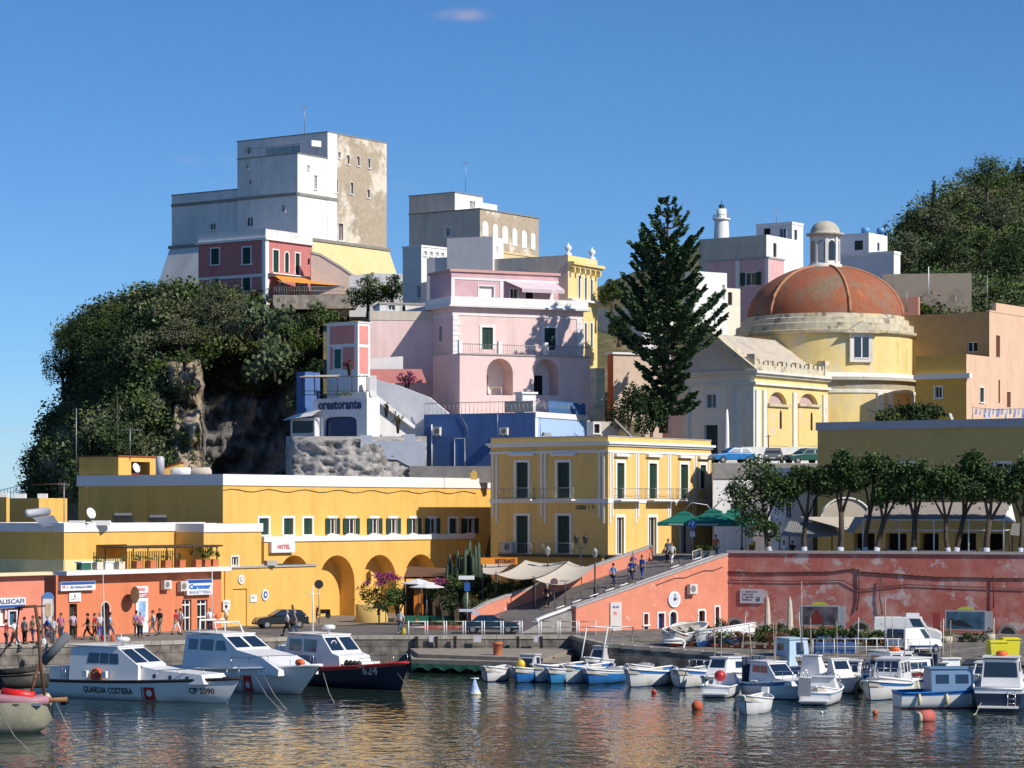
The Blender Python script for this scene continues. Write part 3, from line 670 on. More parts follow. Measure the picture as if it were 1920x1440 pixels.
# ---------------- Norfolk pine and the dark trees beside it
def norfolk(base, H, R, label):
    rg = random.Random(21); base = Vector(base); t = thing('norfolk_pine', label, 'tree', base); mb = MB(); lf = MB()
    top = base+Vector((.4, 0, H)); mb.tube([base, base.lerp(top, .5)+Vector((.15, 0, 0)), top], [.45, .3, .04], 8)
    z = 2.0; az = 0
    while z < H-.2:
        f = z/H; L = R*min(1, (1-f)*2.3)**.85*(.88+.16*sin(f*17+1))*(.6 if f < .3 else 1); L = max(L, .7); nb = 8 if f < .8 else 5
        for k in range(nb):
            a = az+2*pi*k/nb+rg.uniform(-.2, .2); l = L*rg.uniform(.68, 1.12); o = base.lerp(top, f)
            d = Vector((cos(a), sin(a), 0)); rise = .12+.45*f
            pts = [o+d*l*q+Vector((0, 0, l*(rise*q*q*1.3-.10*sin(q*pi)))) for q in (0, .25, .5, .75, 1)]
            mb.tube(pts, [.09, .07, .05, .035, .02], 4)
            sd = Vector((-d.y, d.x, 0))
            for q in range(int(l*(66 if f < .8 else 34))):
                s = rg.uniform(.22 if f < .8 else .45, 1.03)**.75; w = l*.22*(1.1-s*.75); j = s*4; i = min(3, int(j)); p = pts[i].lerp(pts[i+1], j-i)
                p = p+sd*rg.gauss(0, w*.55)+Vector((0, 0, rg.gauss(.04, .09)))
                aa = (d*rg.uniform(.5, 1)+sd*rg.gauss(0, .7)+Vector((0, 0, rg.uniform(.05, .6)))).normalized()*rg.uniform(.3, .62)
                b = aa.cross(Vector((rg.gauss(0, 1), rg.gauss(0, 1), rg.gauss(0, 1)))).normalized()*rg.uniform(.09, .19)
                i = len(lf.v); lf.v += [tuple(p), tuple(p+aa*.5+b), tuple(p+aa), tuple(p+aa*.5-b)]; lf.face((i, i+1, i+2, i+3))
        z += .9+.28*f+rg.uniform(-.08, .08); az += .5
    mb.build('trunk', BARK, t); lf.build('crown', LEAFP, t); return t
yN = 243; bN = PT(1244, 812, yN); norfolk(bN, (812-366)*yN/K, 5.3, 'tall Norfolk pine with tiered branches between the pink house and the church')
for k, (u, v, ru, rv, y, lm, lb) in enumerate([(1180, 760, 44, 50, 240, LEAF1, 'dark tree at the foot of the Norfolk pine on its left'), (1222, 775, 36, 45, 241, LEAF1, 'dark tree at the foot of the Norfolk pine against the church'),
   (1148, 545, 26, 26, 262, LEAF2, 'dark green tree behind the yellow palazzo and left of the Norfolk pine'), (1160, 610, 22, 22, 260, LEAF1, 'small dark tree beside the grey building behind the Norfolk pine')]):
    s = y/K; c = PT(u, v, y); rx, rz = ru*s, rv*s; base = c-Vector((0, 0, rz*1.6))
    tree('tree', lb, 'tree', base, [(-rx*.4, 0, rz*1.3, rx*.6, rx*.6, rz*.7), (rx*.4, 0, rz*1.6, rx*.6, rx*.6, rz*.7), (0, -.4, rz*2.0, rx*.5, rx*.5, rz*.5)], 2600, .27, lm, tr=.2, rs=k+90)
# ================================================================ BUILDINGS
def zat(v, y): return HC-(v-VH)*y/K
def pxwall(name, px, y, th, m, parent=None, yaw=0, uref=None, label=None, cat=None, group=None):
    """upright slab whose outline, at depth y, is the polygon px; yaw turns it about its left end"""
    mb = MB(); u0 = min(p[0] for p in px) if uref is None else uref; x0 = (u0-960)*y/K; d = Vector((cos(yaw), sin(yaw))); F = Face((x0, y), d, 1)
    pts = [F.sz(u, v) for u, v in px]; w = Vector((-F.n.x, -F.n.y, 0))*th
    mb.extr(pts, (x0, y, 0), (d.x, d.y, 0), (0, 0, 1), w); o = mb.build(name, m, parent)
    if label: tag(o, label, cat, group)
    return o
def signplate(name, label, F, u0, v0, u1, v1, m, off=.04, th=.06, cat='sign', group=None, bands=(), parent=None):
    """flat board on a wall; bands = [(v0, v1, material, name)] coloured strips on it"""
    a, b, c, d = F.rect(u0, v0, u1, v1); mb = MB(); F.slab(mb, a, b, c, d, off, off+th)
    if parent: return mb.build(name, m, parent)
    t = thing(name, label, cat, F.pt((a+b)/2, c, off), group=group); mb.build('board', m, t); zt = d
    for (w0, w1, bm, nm) in bands:
        mb = MB(); z0 = F.sz((u0+u1)/2, w1)[1]; z1 = F.sz((u0+u1)/2, w0)[1]; F.slab(mb, a+.03, b-.03, z0, z1, off+th, off+th+.012); mb.build(nm, bm, t)
    t['_o'] = off+th; return t
def words(t, F, s, u0, v0, u1, v1, m, off=.12, bold=.01):
    a, b, c, d = F.rect(u0, v0, u1, v1); h = d-c; text.local = True; o = text(s, h*1.25, m, t, Matrix.Identity(4), depth=.01, bold=bold); text.local = False
    xs = [v.co.x for v in o.data.vertices]; w = (b-a)/max(.01, max(xs)-min(xs)); ys = [v.co.y for v in o.data.vertices]; hy = h/max(.01, max(ys)-min(ys))
    o.data.transform(Matrix.Translation((-(max(xs)+min(xs))/2, -(max(ys)+min(ys))/2, 0))); o.data.transform(Matrix.Diagonal((w, hy, 1, 1)))
    off3 = Vector((0, 0, 0)); r = t
    while r is not None: off3 += r.location; r = r.parent
    o.data.transform(Matrix.Translation(-off3) @ F.M((a+b)/2, (c+d)/2, off)); return o
def scribble(t, F, u0, v0, u1, v1, m, off, n=10, rs=1, name='lettering'):
    """illegible small lettering: a row of short strokes"""
    rg = random.Random(rs); a, b, c, d = F.rect(u0, v0, u1, v1); mb = MB(); w = (b-a)/n
    for k in range(n):
        if rg.random() < .1: continue
        x = a+k*w; F.slab(mb, x, x+w*.22, c, d, off, off+.012)
        if rg.random() < .7: F.slab(mb, x+w*.5, x+w*.72, c, c+(d-c)*rg.choice((.6, 1)), off, off+.012)
        z = c+(d-c)*rg.choice((.0, .42, .8)); F.slab(mb, x+w*.22, x+w*.5, z, z+(d-c)*.2, off, off+.011)
    return mb.build(name, m, t)
def ac_unit(F, u0, v0, u1, v1, label, off=0):
    a, b, c, d = F.rect(u0, v0, u1, v1); t = thing('air_conditioner', label, 'air conditioner', F.pt((a+b)/2, c, off), group='wall mounted air conditioners')
    mb = MB(); F.slab(mb, a, b, c, d, off+.12, off+.5); F.slab(mb, a+.1, a+.16, c-.08, c, off-.02, off+.42); F.slab(mb, b-.16, b-.1, c-.08, c, off-.02, off+.42); mb.build('housing', mat('ac_white', (.62, .60, .55), var=.1), t)
    mb = MB(); ct = F.pt((a+b)/2-(b-a)*.1, (c+d)/2, off+.51); x = F.d.to_3d(); r = (d-c)*.36
    mb.face([mb.vv(ct+x*r*cos(q*pi/6)+Vector((0, 0, r*sin(q*pi/6)))) for q in range(12)]); mb.build('fan_grille', mat('ac_grille', (.20, .20, .19)), t); return t
RED = paint('sign_red', (.62, .035, .03)); SBLUE = paint('sign_blue', (.03, .10, .35)); SWHITE = paint('sign_white', (.80, .80, .80)); NAVY = paint('navy_letters', (.012, .035, .13)); LETR = paint('dark_letters', (.05, .045, .05))
# ---- long yellow arcade building
t = house('arcade_building', 'long ochre yellow building with white roof band, green shutters and round arches on the quay', 'building', 418, 205)
B = Block(t, 418, 205, 147, 925, 890, 1.9, YEL)
for (a, b_, k) in ((485.4, 503.3, 's'), (531.5, 549.5, 's'), (569, 585, 's'), (616, 629.5, 'o'), (650, 665.5, 'o'), (694.6, 708.6, 'o'), (730, 743.5, 'o'), (769, 782, 'o'), (803, 817, 'o'), (842, 856, 's'), (872, 888, 'o')):
    vt_ = 971.5+.5*(a-485)/400; window(t, B.R, a, vt_, b_, vt_+31-(a-485)/400*3, 'shut' if k == 's' else 'open', fw=.2)
B.ring(B.zt-.85, B.zt+.05, .10); B.done(para=.6)
n = B.R.n; AF = Face(B.C+n*1.6, B.dr, B.R.L); ta = AF.sz(495, 0)[0]; tb = AF.sz(888, 0)[0]; za = AF.sz(690, 1013)[1]
for (a, b_, c) in ((522, 581, 1041), (598, 665, 1041), (680, 743, 1040), (758, 819, 1039), (833, 884, 1039)):
    r = AF.rect(a, c, b_, 1150); AF.holes.append((r[0], r[1], 1.9, r[3], 1, 3.2))
    m2 = MB(); m2.poly([AF.pt(*x, -3.19) for x in arcpts(r[0], r[1], 1.9, r[3], 1)]); nc = m2.build('arch_niche', YEL, t)
    if a == 598:
        m3 = MB(); AF.slab(m3, r[0]+.05, r[0]+1.6, 2.05, 5.0, -3.15, -3.08); m3.build('door', GREYDOOR, nc)
mb = MB(); AF.panel(mb, ta, tb, 1.9, za)
for tt in (ta, tb): mb.poly([AF.pt(tt, 1.9, 0), AF.pt(tt, 1.9, -1.6), AF.pt(tt, za, -1.6), AF.pt(tt, za, 0)])
mb.build('arcade_wall', YEL, t)
mb = MB(); AF.slab(mb, ta-.1, tb+.1, za, za+.42, -1.55, .12); mb.build('ledge', WHITE2, t)
s = signplate('hotel_sign', 'white box sign with red lettering under the ledge above the first arch', AF, 503, 1016, 547, 1036, SWHITE, off=.1, th=.25); words(s, AF, 'HOTEL', 514, 1021, 537, 1029, RED, off=.37)
# thin cable along the roof band
mb = MB(); mb.tube([B.R.pt(B.R.L*k/40, B.zt-1.25+.12*sin(k*1.3), .05) for k in range(38)], .025, 4); tag(mb.build('cable', DMETAL), 'thin dark cable looping along the top of the long yellow wall', 'cable')
LB = B
t = house('roof_shed', 'small ochre shed with an open doorway on the left end of the long yellow roof', 'shed', 222, 212, zb=13.6)
B = Block(t, 222, 212, 148, 296, 856, 13.6, YEL); window(t, B.R, 246, 866, 281, 892, 'hole', fw=0, depth=1.2, name='doorway', smat=REDDOOR); B.ring(B.zt, B.zt+.1, .1, m=mat('roof_red_edge', (.30, .09, .05))); B.done()
t = house('roof_lean_to', 'tiny ochre lean-to with a sloping roof beside the roof shed', 'shed', 305, 213, zb=13.6)
mb = MB(); mb.extr([(0, 0), (1.5, 0), (1.5, 1.1), (0, .6)], PT(304, 893, 213), (1, 0, 0), (0, 0, 1), (0, 2, 0)); mb.build('wall', YEL, t); mb = MB(); mb.extr([(-.1, .62), (1.6, 1.13), (1.6, 1.2), (-.1, .69)], PT(304, 893, 212.9), (1, 0, 0), (0, 0, 1), (0, 2.2, 0)); mb.build('roof', REDDOOR, t)
mb = MB(); mb.lathe(PT(300, 893, 210), [(0, 0), (.36, .0), (.36, 1.5), (.2, 1.65), (0, 1.65)], 14); tag(mb.build('water_tank', mat('grey_tank', (.45, .46, .5), .4)), 'upright grey cylindrical water tank on the long yellow roof', 'water tank', 'roof water tanks')
for k, (u, lb) in enumerate(((340, 'left of two white barrel tanks lying on the long yellow roof'), (377, 'right of two cream barrel tanks lying on the long yellow roof'))):
    mb = MB(); p = PT(u, 886, 208.5); mb.tube([p-Vector((.85, 0, 0)), p-Vector((.7, 0, 0)), p+Vector((.7, 0, 0)), p+Vector((.85, 0, 0))], [.2, .42, .42, .2], 12); mb.box(p-Vector((0, 0, .6)), (1.2, .5, .25)); tag(mb.build('barrel_tank', WHITE if k == 0 else BEIGE), lb, 'water tank', 'roof water tanks')
# ---- wings in front
t = house('quay_house', 'ochre yellow house with a white roof band above the left coral shops', 'building', 120, 185)
B = Block(t, 120, 185, -80, 300, 982, 1.9, YEL, LR=15)
window(t, B.R, 180, 1021, 238, 1072, 'hole', fw=0, depth=1.6, name='loggia', smat=YEL); B.ring(B.zt-.6, B.zt+.05, .1); B.done(para=.5)
mb = MB(); B.R.slab(mb, .02, 6.0, 6.4, 7.35, -.02, .03); B.L.slab(mb, .02, 9, 6.4, 7.35, -.02, .03); mb.build('dado', mat('pale_dado', (.78, .66, .33)), t); QB = B
t = house('terrace_house', 'ochre yellow block with white roof band behind the vine pergola', 'building', 382, 193)
B = Block(t, 382, 193, 296, 490, 983, 1.9, YEL); window(t, B.R, 434, 1044, 446, 1061, 'glass', fw=.12); B.ring(B.zt-.6, B.zt+.05, .1); B.done(para=.5); TB = B
t = house('low_yellow_house', 'low ochre yellow house with a red brown door and emblem plaques on the quay', 'building', 415, 194)
p0 = TB.C+TB.dr*2.3+TB.R.n*.12; B = Block(t, 960+p0.x/p0.y*K, p0.y, 0, 592, 1066, 1.9, YEL, LL=4)
window(t, B.R, 437, 1104, 463, 1190, 'door', fw=0, smat=REDDOOR, depth=.3); B.ring(B.zt, B.zt+.14, .12, m=COPE); B.done(); LY = B
for (u0, v0, u1, v1, lb) in ((417, 1125, 430, 1144, 'small white notice left of the red brown door'), (468, 1115, 480, 1129, 'small white plaque right of the red brown door')):
    s = signplate('notice', lb, LY.R, u0, v0, u1, v1, SWHITE, th=.04); scribble(s, LY.R, u0+2, v0+4, u1-2, v0+7, LETR, .081, 5)
for (u, v, r, lb) in ((451.5, 1086, 9, 'pale oval emblem plaque above the red brown door'), (496, 1115, 11, 'white oval emblem plaque in the middle of the low yellow wall')):
    a, b_, c, d = LY.R.rect(u-6, v-r, u+6, v+r); ct = LY.R.pt((a+b_)/2, (c+d)/2, .05); x = LY.R.d.to_3d(); s = thing('emblem_plaque', lb, 'plaque', ct)
    for (q, m, nm, e) in ((1, SWHITE, 'plate', .04), (.62, SBLUE if v > 1100 else CHST, 'emblem', .06), (.3, SWHITE, 'crest', .075)):
        mb = MB(); mb.face([mb.vv(ct+x*(b_-a)/2*q*cos(k*pi/8)+Vector((0, 0, (d-c)/2*q*sin(k*pi/8)))+LY.R.n.to_3d()*e) for k in range(16)]); mb.build(nm, m, s)
mb = MB(); p = LY.R.pt(5.2, LY.zt+.14, .1); mb.box(p, (.9, .5, .38), .6); mb.box(p-Vector((.3, .1, 0)), (.2, .2, .2)); tag(mb.build('floodlight', mat('lamp_grey', (.4, .4, .38))), 'grey floodlight on the edge of the low yellow roof', 'floodlight')
# shops
t = house('coral_shops', 'single storey coral shop row under a jutting white terrace slab', 'building', 105, 179)
B = Block(t, 105, 179, 0, 415, 1079, 1.9, SHOP, LL=8); SB = B; F = B.R
window(t, F, 130, 1132, 144.5, 1200, 'door', fw=0, smat=mat('dark_green_door', (.03, .045, .035)), depth=.35)
window(t, F, 190, 1129, 205, 1200, 'door', fw=.05, arch=1, smat=GLASS, depth=.3)
for (u0, u1) in ((342, 359), (370, 389)):
    window(t, F, u0, 1124, u1, 1195, 'white', fw=.0, depth=.25, name='door')
    a, b_, c, d = F.rect(u0, 1124, u1, 1195); mb = MB(); F.slab(mb, a, b_, 2.9, 3.0, -.24, -.16); F.slab(mb, a, b_, 3.85, 3.95, -.24, -.16); mb.build('door_rail', SWHITE, t)
B.done(rm=CONC)
mb = MB(); F.slab(mb, .2, F.L+.2, B.zt, B.zt+.3, -.3, .85); mb.build('terrace_slab', WHITE2, t)
s = signplate('office_sign', 'long white sign with a blue top edge over the dark green door', F, 108, 1090, 173, 1107, SWHITE, off=.02, th=.3, bands=((1090.5, 1096, SBLUE, 'blue_band'),)); scribble(s, F, 120, 1098.5, 168, 1102.5, SBLUE, .335, 16, 2); scribble(s, F, 111, 1098, 117, 1103, RED, .335, 1, 4, 'logo')
s = signplate('white_board', 'small white board with a dark crest above the dark green door', F, 128, 1111, 150, 1128, SWHITE); scribble(s, F, 137, 1114, 141, 1120, LETR, .105, 1, 7, 'crest'); scribble(s, F, 132, 1122, 147, 1124, LETR, .105, 7, 8)
s = signplate('ticket_panel', 'tall white ticket panel with a red band on the coral shop wall', F, 253, 1099, 276, 1186, SWHITE, bands=((1111.5, 1121, RED, 'red_band'),))
words(s, F, 'BIGLIETTI', 256, 1113.5, 273, 1119.5, SWHITE, off=.12); scribble(s, F, 258, 1102, 272, 1108, RED, .105, 5, 3)
a, b_, c, d = F.rect(258, 1127, 271, 1158); mb = MB(); F.slab(mb, a, b_, c, d, .1, .11); mb.build('poster', mat('blue_poster', (.30, .48, .75), var=.7, scale=2.5), s)
s = signplate('ferry_office_sign', 'white ferry office sign with blue italic lettering over the glazed shop doors', F, 344, 1086, 392, 1115, SWHITE, off=.02, th=.35, bands=((1086.5, 1093, SBLUE, 'blue_band'),))
words(s, F, 'Caremar', 347, 1094.5, 388, 1104, paint('bright_blue', (.03, .17, .62)), off=.385, bold=.03); words(s, F, 'BIGLIETTERIA', 348, 1107, 388, 1112.5, mat('grey_letters', (.35, .38, .5)), off=.385)
ac_unit(F, 299, 1088, 313, 1104, 'left air conditioner on the coral shops under the white slab'); ac_unit(F, 330, 1090, 344, 1108, 'right air conditioner on the coral shops beside the ferry office sign')
def disc_sign(p, r, m, label, rim=None, ax=(1, 0, 0), h=0):
    s = thing('round_sign', label, 'sign', p-Vector((0, 0, h)) if h else p); a = Vector(ax).normalized(); a0 = Vector((0, 0, 1)); n = a.cross(a0); mb = MB()
    mb.tube([p, p+n*.05], r, 18); mb.build('disc', m, s)
    if rim: mb = MB(); mb.tube([p+n*.05, p+n*.06], r*.8, 18); mb.build('face', rim, s)
    return s
q = F.pt(F.sz(238, 1116)[0], zat(1116, 184), .75); s = disc_sign(q, .62, RUST, 'dark round sign jutting from the coral shop wall, seen edge on', ax=(.35, .94, 0)); mb = MB(); mb.tube([q, q-F.n.to_3d()*.8], .03, 5); mb.build('bracket', DMETAL, s)
t = house('coral_ticket_house', 'coral ticket office at the left edge under a cream roof ledge', 'building', -60, 170)
B = Block(t, -60, 170, -100, 83, 1079, 1.9, mat('pink_coral', (.72, .25, .17), stain=((.60, .2, .13), .5, .5, .3)), LL=8, zt=6.5); B.mr = None; F = B.R
window(t, F, 17, 1146, 30, 1172, 'pane', fw=.1, smat=mat('teal_glass', (.04, .12, .20), .1)); window(t, F, 0, 1141, 9, 1170, 'pane', fw=.1, smat=SWHITE)
B.done(rm=CONC); mb = MB(); F.slab(mb, 0, F.L+.3, B.zt, B.zt+.22, -.3, .5); mb.build('ledge', mat('cream_trim', (.75, .65, .42)), t); LTF = F
s = signplate('ferry_sign', 'white and blue hydrofoil ticket sign at the left edge', F, -30, 1121, 43, 1140, SWHITE, off=.02, th=.25, bands=((1134.5, 1139.5, SBLUE, 'blue_band'),)); words(s, F, 'ALISCAFI', -10, 1123, 40, 1132, paint('grey_blue', (.10, .14, .25)), off=.285)
for (u0, u1, cm, lb) in ((56, 76, TERRA, 'info board with an orange rounded top beside the coral ticket office'), (79, 101, paint('board_blue', (.10, .28, .62)), 'info board with a blue rounded top and a map beside the shop row')):
    p = PT((u0+u1)/2, 1200, 175.5); p.z = 2; w = (u1-u0)*175.5/K/2; s = thing('info_board', lb, 'notice board', p, group='info boards on the quay'); mb = MB()
    for e in (-w+.04, w-.04): mb.tube([p+Vector((e, 0, 0)), p+Vector((e, 0, 3.0))], .04, 6)
    mb.build('frame', METAL, s); mb = MB(); mb.box(p+Vector((0, .02, 1.15)), (2*w-.1, .08, 1.75)); bd = mb.build('panel', SWHITE, s)
    mb = MB(); mb.box(p+Vector((0, -.03, 1.7)), (w*.95, .02, .85)); mb.build('map', mat('faded_map', (.62, .52, .30), var=.3, scale=3), bd)
    mb = MB(); mb.extr([(w*cos(k*pi/10), .42*sin(k*pi/10)) for k in range(11)], p+Vector((0, -.04, 2.9)), (1, 0, 0), (0, 0, 1), (0, .14, 0)); mb.build('top', cm, s)
for k, (uc, y, ul, ur, vt_, lb) in enumerate(((12, 200, -60, 18, 932, 'ochre roof room at the left edge behind the quay house'), (73, 204, 18, 126, 934, 'ochre roof room with white chimney caps behind the quay house'))):
    t = house('roof_room', lb, 'building', uc, y, group='roof rooms at the far left'); B = Block(t, uc, y, ul, ur, vt_, 1.9, YEL); B.done()
    for (u, w) in (((4, 1.0),) if k == 0 else ((38, .9), (80, .7))): mb = MB(); mb.box(PT(u, vt_+1, y+3 if u != 80 else y+1.2), (w, .7, .4)); mb.build('chimney', WHITE, t)
# ---- central yellow building
t = house('corner_palazzo', 'two storey yellow corner building with white pilasters, green doors and balconies', 'building', 1140, 215)
B = Block(t, 1140, 215, 920, 1333, 818, 1.9, YEL2); CP = B
for (u0, v0, u1, v1) in ((968, 867, 990, 934), (1045, 867, 1068, 934), (968, 967, 990, 1037), (1045, 967, 1068, 1037)): window(t, B.L, u0, v0, u1, v1, 'shut', fw=.22, sill=False, depth=.25)
for (u0, v0, u1, v1) in ((1156.5, 868, 1170, 935), (1217, 869, 1231, 935), (1276, 871, 1289.5, 935), (1156, 970, 1169, 1040), (1216, 970, 1230, 1040), (1277, 972, 1291, 1040)): window(t, B.R, u0, v0, u1, v1, 'shut' if v0 < 950 else 'glass', fw=.25, sill=False, depth=.25)
window(t, B.R, 1313, 872, 1323, 916, 'shut', fw=.25, depth=.25)
B.done(para=.3)
B.ring(B.zt-.62, B.zt-.42, .32, name='cornice'); B.ring(B.zt-.78, B.zt-.62, .16, name='cornice'); B.ring(B.zt-1.35, B.zt-1.15, .07, name='frieze'); B.ring(B.zt, B.zt+.07, .05, m=COPE)
B.ring(zat(943, 215), zat(935, 215), .07, name='string_course')
zs0 = zat(943, 215); ztp = B.zt-1.35
for (us, side) in (((928, 1019, 1128), 'L'), ((1146, 1194, 1254, 1302, 1331), 'R')):
    F = B.L if side == 'L' else B.R
    for u in us:
        tt = F.sz(u, 900)[0]
        for e in (-.28, .12): mb = MB(); F.slab(mb, max(0, tt+e), max(0.05, min(F.L, tt+e+.18)), zs0-1.7+.5*(e > 0), ztp, -.02, .06); mb.build('pilaster', WHITE2, t)
for (u0, u1, v, side) in ((957, 1003, 850, 'L'), (1035, 1080, 850, 'L'), (1151, 1177, 851, 'R'), (1211, 1237, 852, 'R'), (1271, 1296, 854, 'R'), (1308, 1328, 856, 'R')):
    F = B.L if side == 'L' else B.R; a, b_, c, d = F.rect(u0, v, u1, v+5); mb = MB(); F.slab(mb, a, b_, c, d, -.02, .3); mb.build('hood', WHITE2, t)
for (u0, u1, v) in ((943, 1003, 936), (1022, 1080, 936), (943, 1001, 1039), (1022, 1078, 1039)): balcony(t, B.L, u0, u1, v)
for (u0, u1, v) in ((1149, 1197, 937), (1211, 1257, 937), (1269, 1316, 937)): balcony(t, B.R, u0, u1, v, dep=.85)
s = tag(scribble(None, B.L, 1079, 947, 1115, 955, DMETAL, .03, 11, 5, 'wall_lettering'), 'dark metal lettering on the shaded yellow wall of the corner building', 'sign')
ac_unit(B.L, 946, 1016, 966, 1036, 'air conditioner on the lower left balcony of the corner building', off=.1)
# restaurant under the corner building
t = house('terrace_restaurant', 'ground floor restaurant under the corner building shaded by cream sails', 'restaurant', 1000, 201)
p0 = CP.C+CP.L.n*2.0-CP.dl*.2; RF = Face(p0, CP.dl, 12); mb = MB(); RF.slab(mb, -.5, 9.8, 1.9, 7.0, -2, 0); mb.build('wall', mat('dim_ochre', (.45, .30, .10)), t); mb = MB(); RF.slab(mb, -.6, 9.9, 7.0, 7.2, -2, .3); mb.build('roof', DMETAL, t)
SAIL = mat('cream_canvas', (.60, .53, .43), var=.1, stain=((.60, .52, .42), .6, .5, .3))
def sail(pts, sag, label, grp=None, nm='canopy', m=SAIL, post=True, zg0=None):
    a, b, c, d = [Vector(p) for p in pts]; mb = MB(); N = 12; ix = {}
    for i in range(N+1):
        for j in range(N+1):
            s_, r_ = i/N, j/N; p = a.lerp(b, s_).lerp(d.lerp(c, s_), r_); w = 4*s_*(1-s_)*4*r_*(1-r_); ix[i, j] = mb.vv(p-Vector((0, 0, sag*(.5*(4*s_*(1-s_))+.5*(4*r_*(1-r_))))))
    for i in range(N):
        for j in range(N): mb.face((ix[i, j], ix[i+1, j], ix[i+1, j+1], ix[i, j+1]), 0, True)
    s = thing(nm, label, 'awning', ((a.x+c.x)/2, (a.y+c.y)/2, zg0 if zg0 is not None else (2 if a.y < 204 and a.x < 10 else 7.2)), group=grp); mb.build('canvas', m, s)
    if post:
        mb = MB()
        for p in (a, b, c, d): mb.tube([(p.x, p.y, s.location.z), p+Vector((0, 0, .15))], .05, 6)
        mb.build('post', DMETAL, s)
    return s
sail([PT(930, 1076, 194), PT(1000, 1084, 192), PT(1062, 1052, 199.5), PT(985, 1050, 201)], .45, 'left cream sail canopy with a raised peak in front of the corner building', 'cream sail canopies')
sail([PT(1003, 1086, 191.5), PT(1060, 1096, 190), PT(1115, 1062, 197), PT(1066, 1052, 199.5)], .35, 'right cream sail canopy beside the coral ramp parapet', 'cream sail canopies')
sail([PT(905, 1074, 195), PT(930, 1077, 194), PT(958, 1058, 199), PT(905, 1056, 200)], .1, 'small cream awning under the orange restaurant sign', 'cream sail canopies')
F = Face(V2(PT(901, 1050, 198)), (1, .05), 5); s = signplate('restaurant_sign', 'long orange restaurant sign with dark lettering on two posts', F, 901, 1045.5, 970, 1058, paint('orange_sign', (.72, .25, .02)), off=0, th=.08); words(s, F, 'RISTORANTE', 929, 1048, 966, 1056, paint('maroon_letters', (.10, .02, .03)), off=.1)
mb = MB()
for u in (910, 935, 961): p = PT(u, 1058, 198.2); mb.tube([(p.x, p.y, 2), p], .05, 6)
mb.build('post', DMETAL, s)
# ---- the ramp and its walls
A0 = Vector(((1080-960)*188/K, 188, 3.75)); B0 = Vector(((1365-960)*198/K, 198, 7.5)); d = (B0-A0); dh = Vector((d.x, d.y, 0)).normalized(); pn = Vector((-dh.y, dh.x, 0)); Lr = (Vector((d.x, d.y, 0))).length; gr = (7.4-3.6)/Lr
def rp(tt, w, dz=0):
    z = 3.6+gr*tt if tt > -2.6 else 2.06+max(0, (3.6-gr*2.6-2.06)*(1-(-2.6-tt)/2.2)); q = A0+dh*tt+pn*w
    return Vector((q.x, q.y, max(zq(q)+.05, z)+dz))
mb = MB(); ix = {}; ts = [-6, -5, -4, -3.4, -2.6, -1.5, 0, 2, 4, 6, 8, 10, 12, 14, Lr]
for i, tt in enumerate(ts):
    for j, w in enumerate((.35, 2.5, 4.5, 7)): ix[i, j] = mb.vv(rp(tt, w))
for i in range(len(ts)-1):
    for j in range(3): mb.face((ix[i, j], ix[i+1, j], ix[i+1, j+1], ix[i, j+1]))
struct(mb, 'ramp', mat('ramp_asphalt', (.17, .155, .15), stain=((.12, .11, .105), .5, .5, .2), var=.15, scale=3))
mb = MB()
for a, b_ in zip(ts[:7], ts[1:7]): p, q = rp(a, .34), rp(b_, .34); mb.poly([p, q, Vector((q.x, q.y, 1.4)), Vector((p.x, p.y, 1.4))])
struct(mb, 'ramp_side', CONC); mb = MB()
for (a, b_) in zip(range(-3, 15), range(-2, 16)):
    if a in (2, 6, 11): b_ -= .25
    p, q = rp(a, .9, .0), rp(b_, .9, .0); mb.obox(p-Vector((0, 0, .1)), q-p, pn*.28, (0, 0, .26))
struct(mb, 'ramp_kerb', WHITE2)
t = thing('ramp_wall', 'bright coral wall holding up the ramp, with blue doors and a white clock', 'wall', (A0.x, A0.y, 1.5))
F = Face(V2(A0), V2(dh), Lr); RW = F
for (u0, v0, u1, v1, k, sm_, ar) in ((1216+36, 1149, 1263+1, 1220, 'door', None, 0),): pass
def zb_(F, t_): return 1.5
for (u0, v0, u1, v1, k, sm_, ar, fw) in ((1207, 1151, 1215, 1171, 'pane', GLASS, 0, .1), (1207, 1174, 1215, 1187, 'pane', paint('blue_box', (.02, .05, .20)), 0, .05), (1234, 1150, 1245, 1200, 'door', paint('blue_door', (.02, .06, .28)), 0, .12), (1256, 1147, 1268, 1200, 'door', mat('blue_glass_door', (.03, .07, .12), .15), .9, .14),
        (1310, 1145, 1321, 1176, 'pane', GLASS, .5, .14), (1341, 1138, 1348, 1176, 'pane', GLASS, 0, .12)):
    window(t, F, u0, v0, u1, v1, k, fw=fw, arch=ar, smat=sm_, depth=.3)
mb = MB(); ts_ = [0, 2, 4, 6, 8, 10, 12, 14, Lr]
F.panel(mb, 0, Lr, 1.0, 3.75)                      # below the sloping top: panel with openings, then stepped strips up to the line
H3 = F.holes; 
for i in range(len(ts_)-1):
    a, b_ = ts_[i], ts_[i+1]; za_, zb2 = 3.75+(7.5-3.75)*a/Lr, 3.75+(7.5-3.75)*b_/Lr
    mb.poly([F.pt(a, 3.75), F.pt(b_, 3.75), F.pt(b_, zb2), F.pt(a, za_)])
mb.poly([F.pt(0, 1), F.pt(0, 1, -.5), F.pt(0, 3.75, -.5), F.pt(0, 3.75)]); mb.poly([F.pt(0, 2, -.5), F.pt(Lr, 2, -.5), F.pt(Lr, 7.5, -.5), F.pt(0, 3.75, -.5)])
mb.build('wall', CORAL, t)
mb = MB(); p, q = F.pt(-.05, 3.75, .08), F.pt(Lr, 7.5, .08); mb.obox(p, q-p, -F.n.to_3d()*.62, (0, 0, .14)); mb.build('coping', COPE, t)
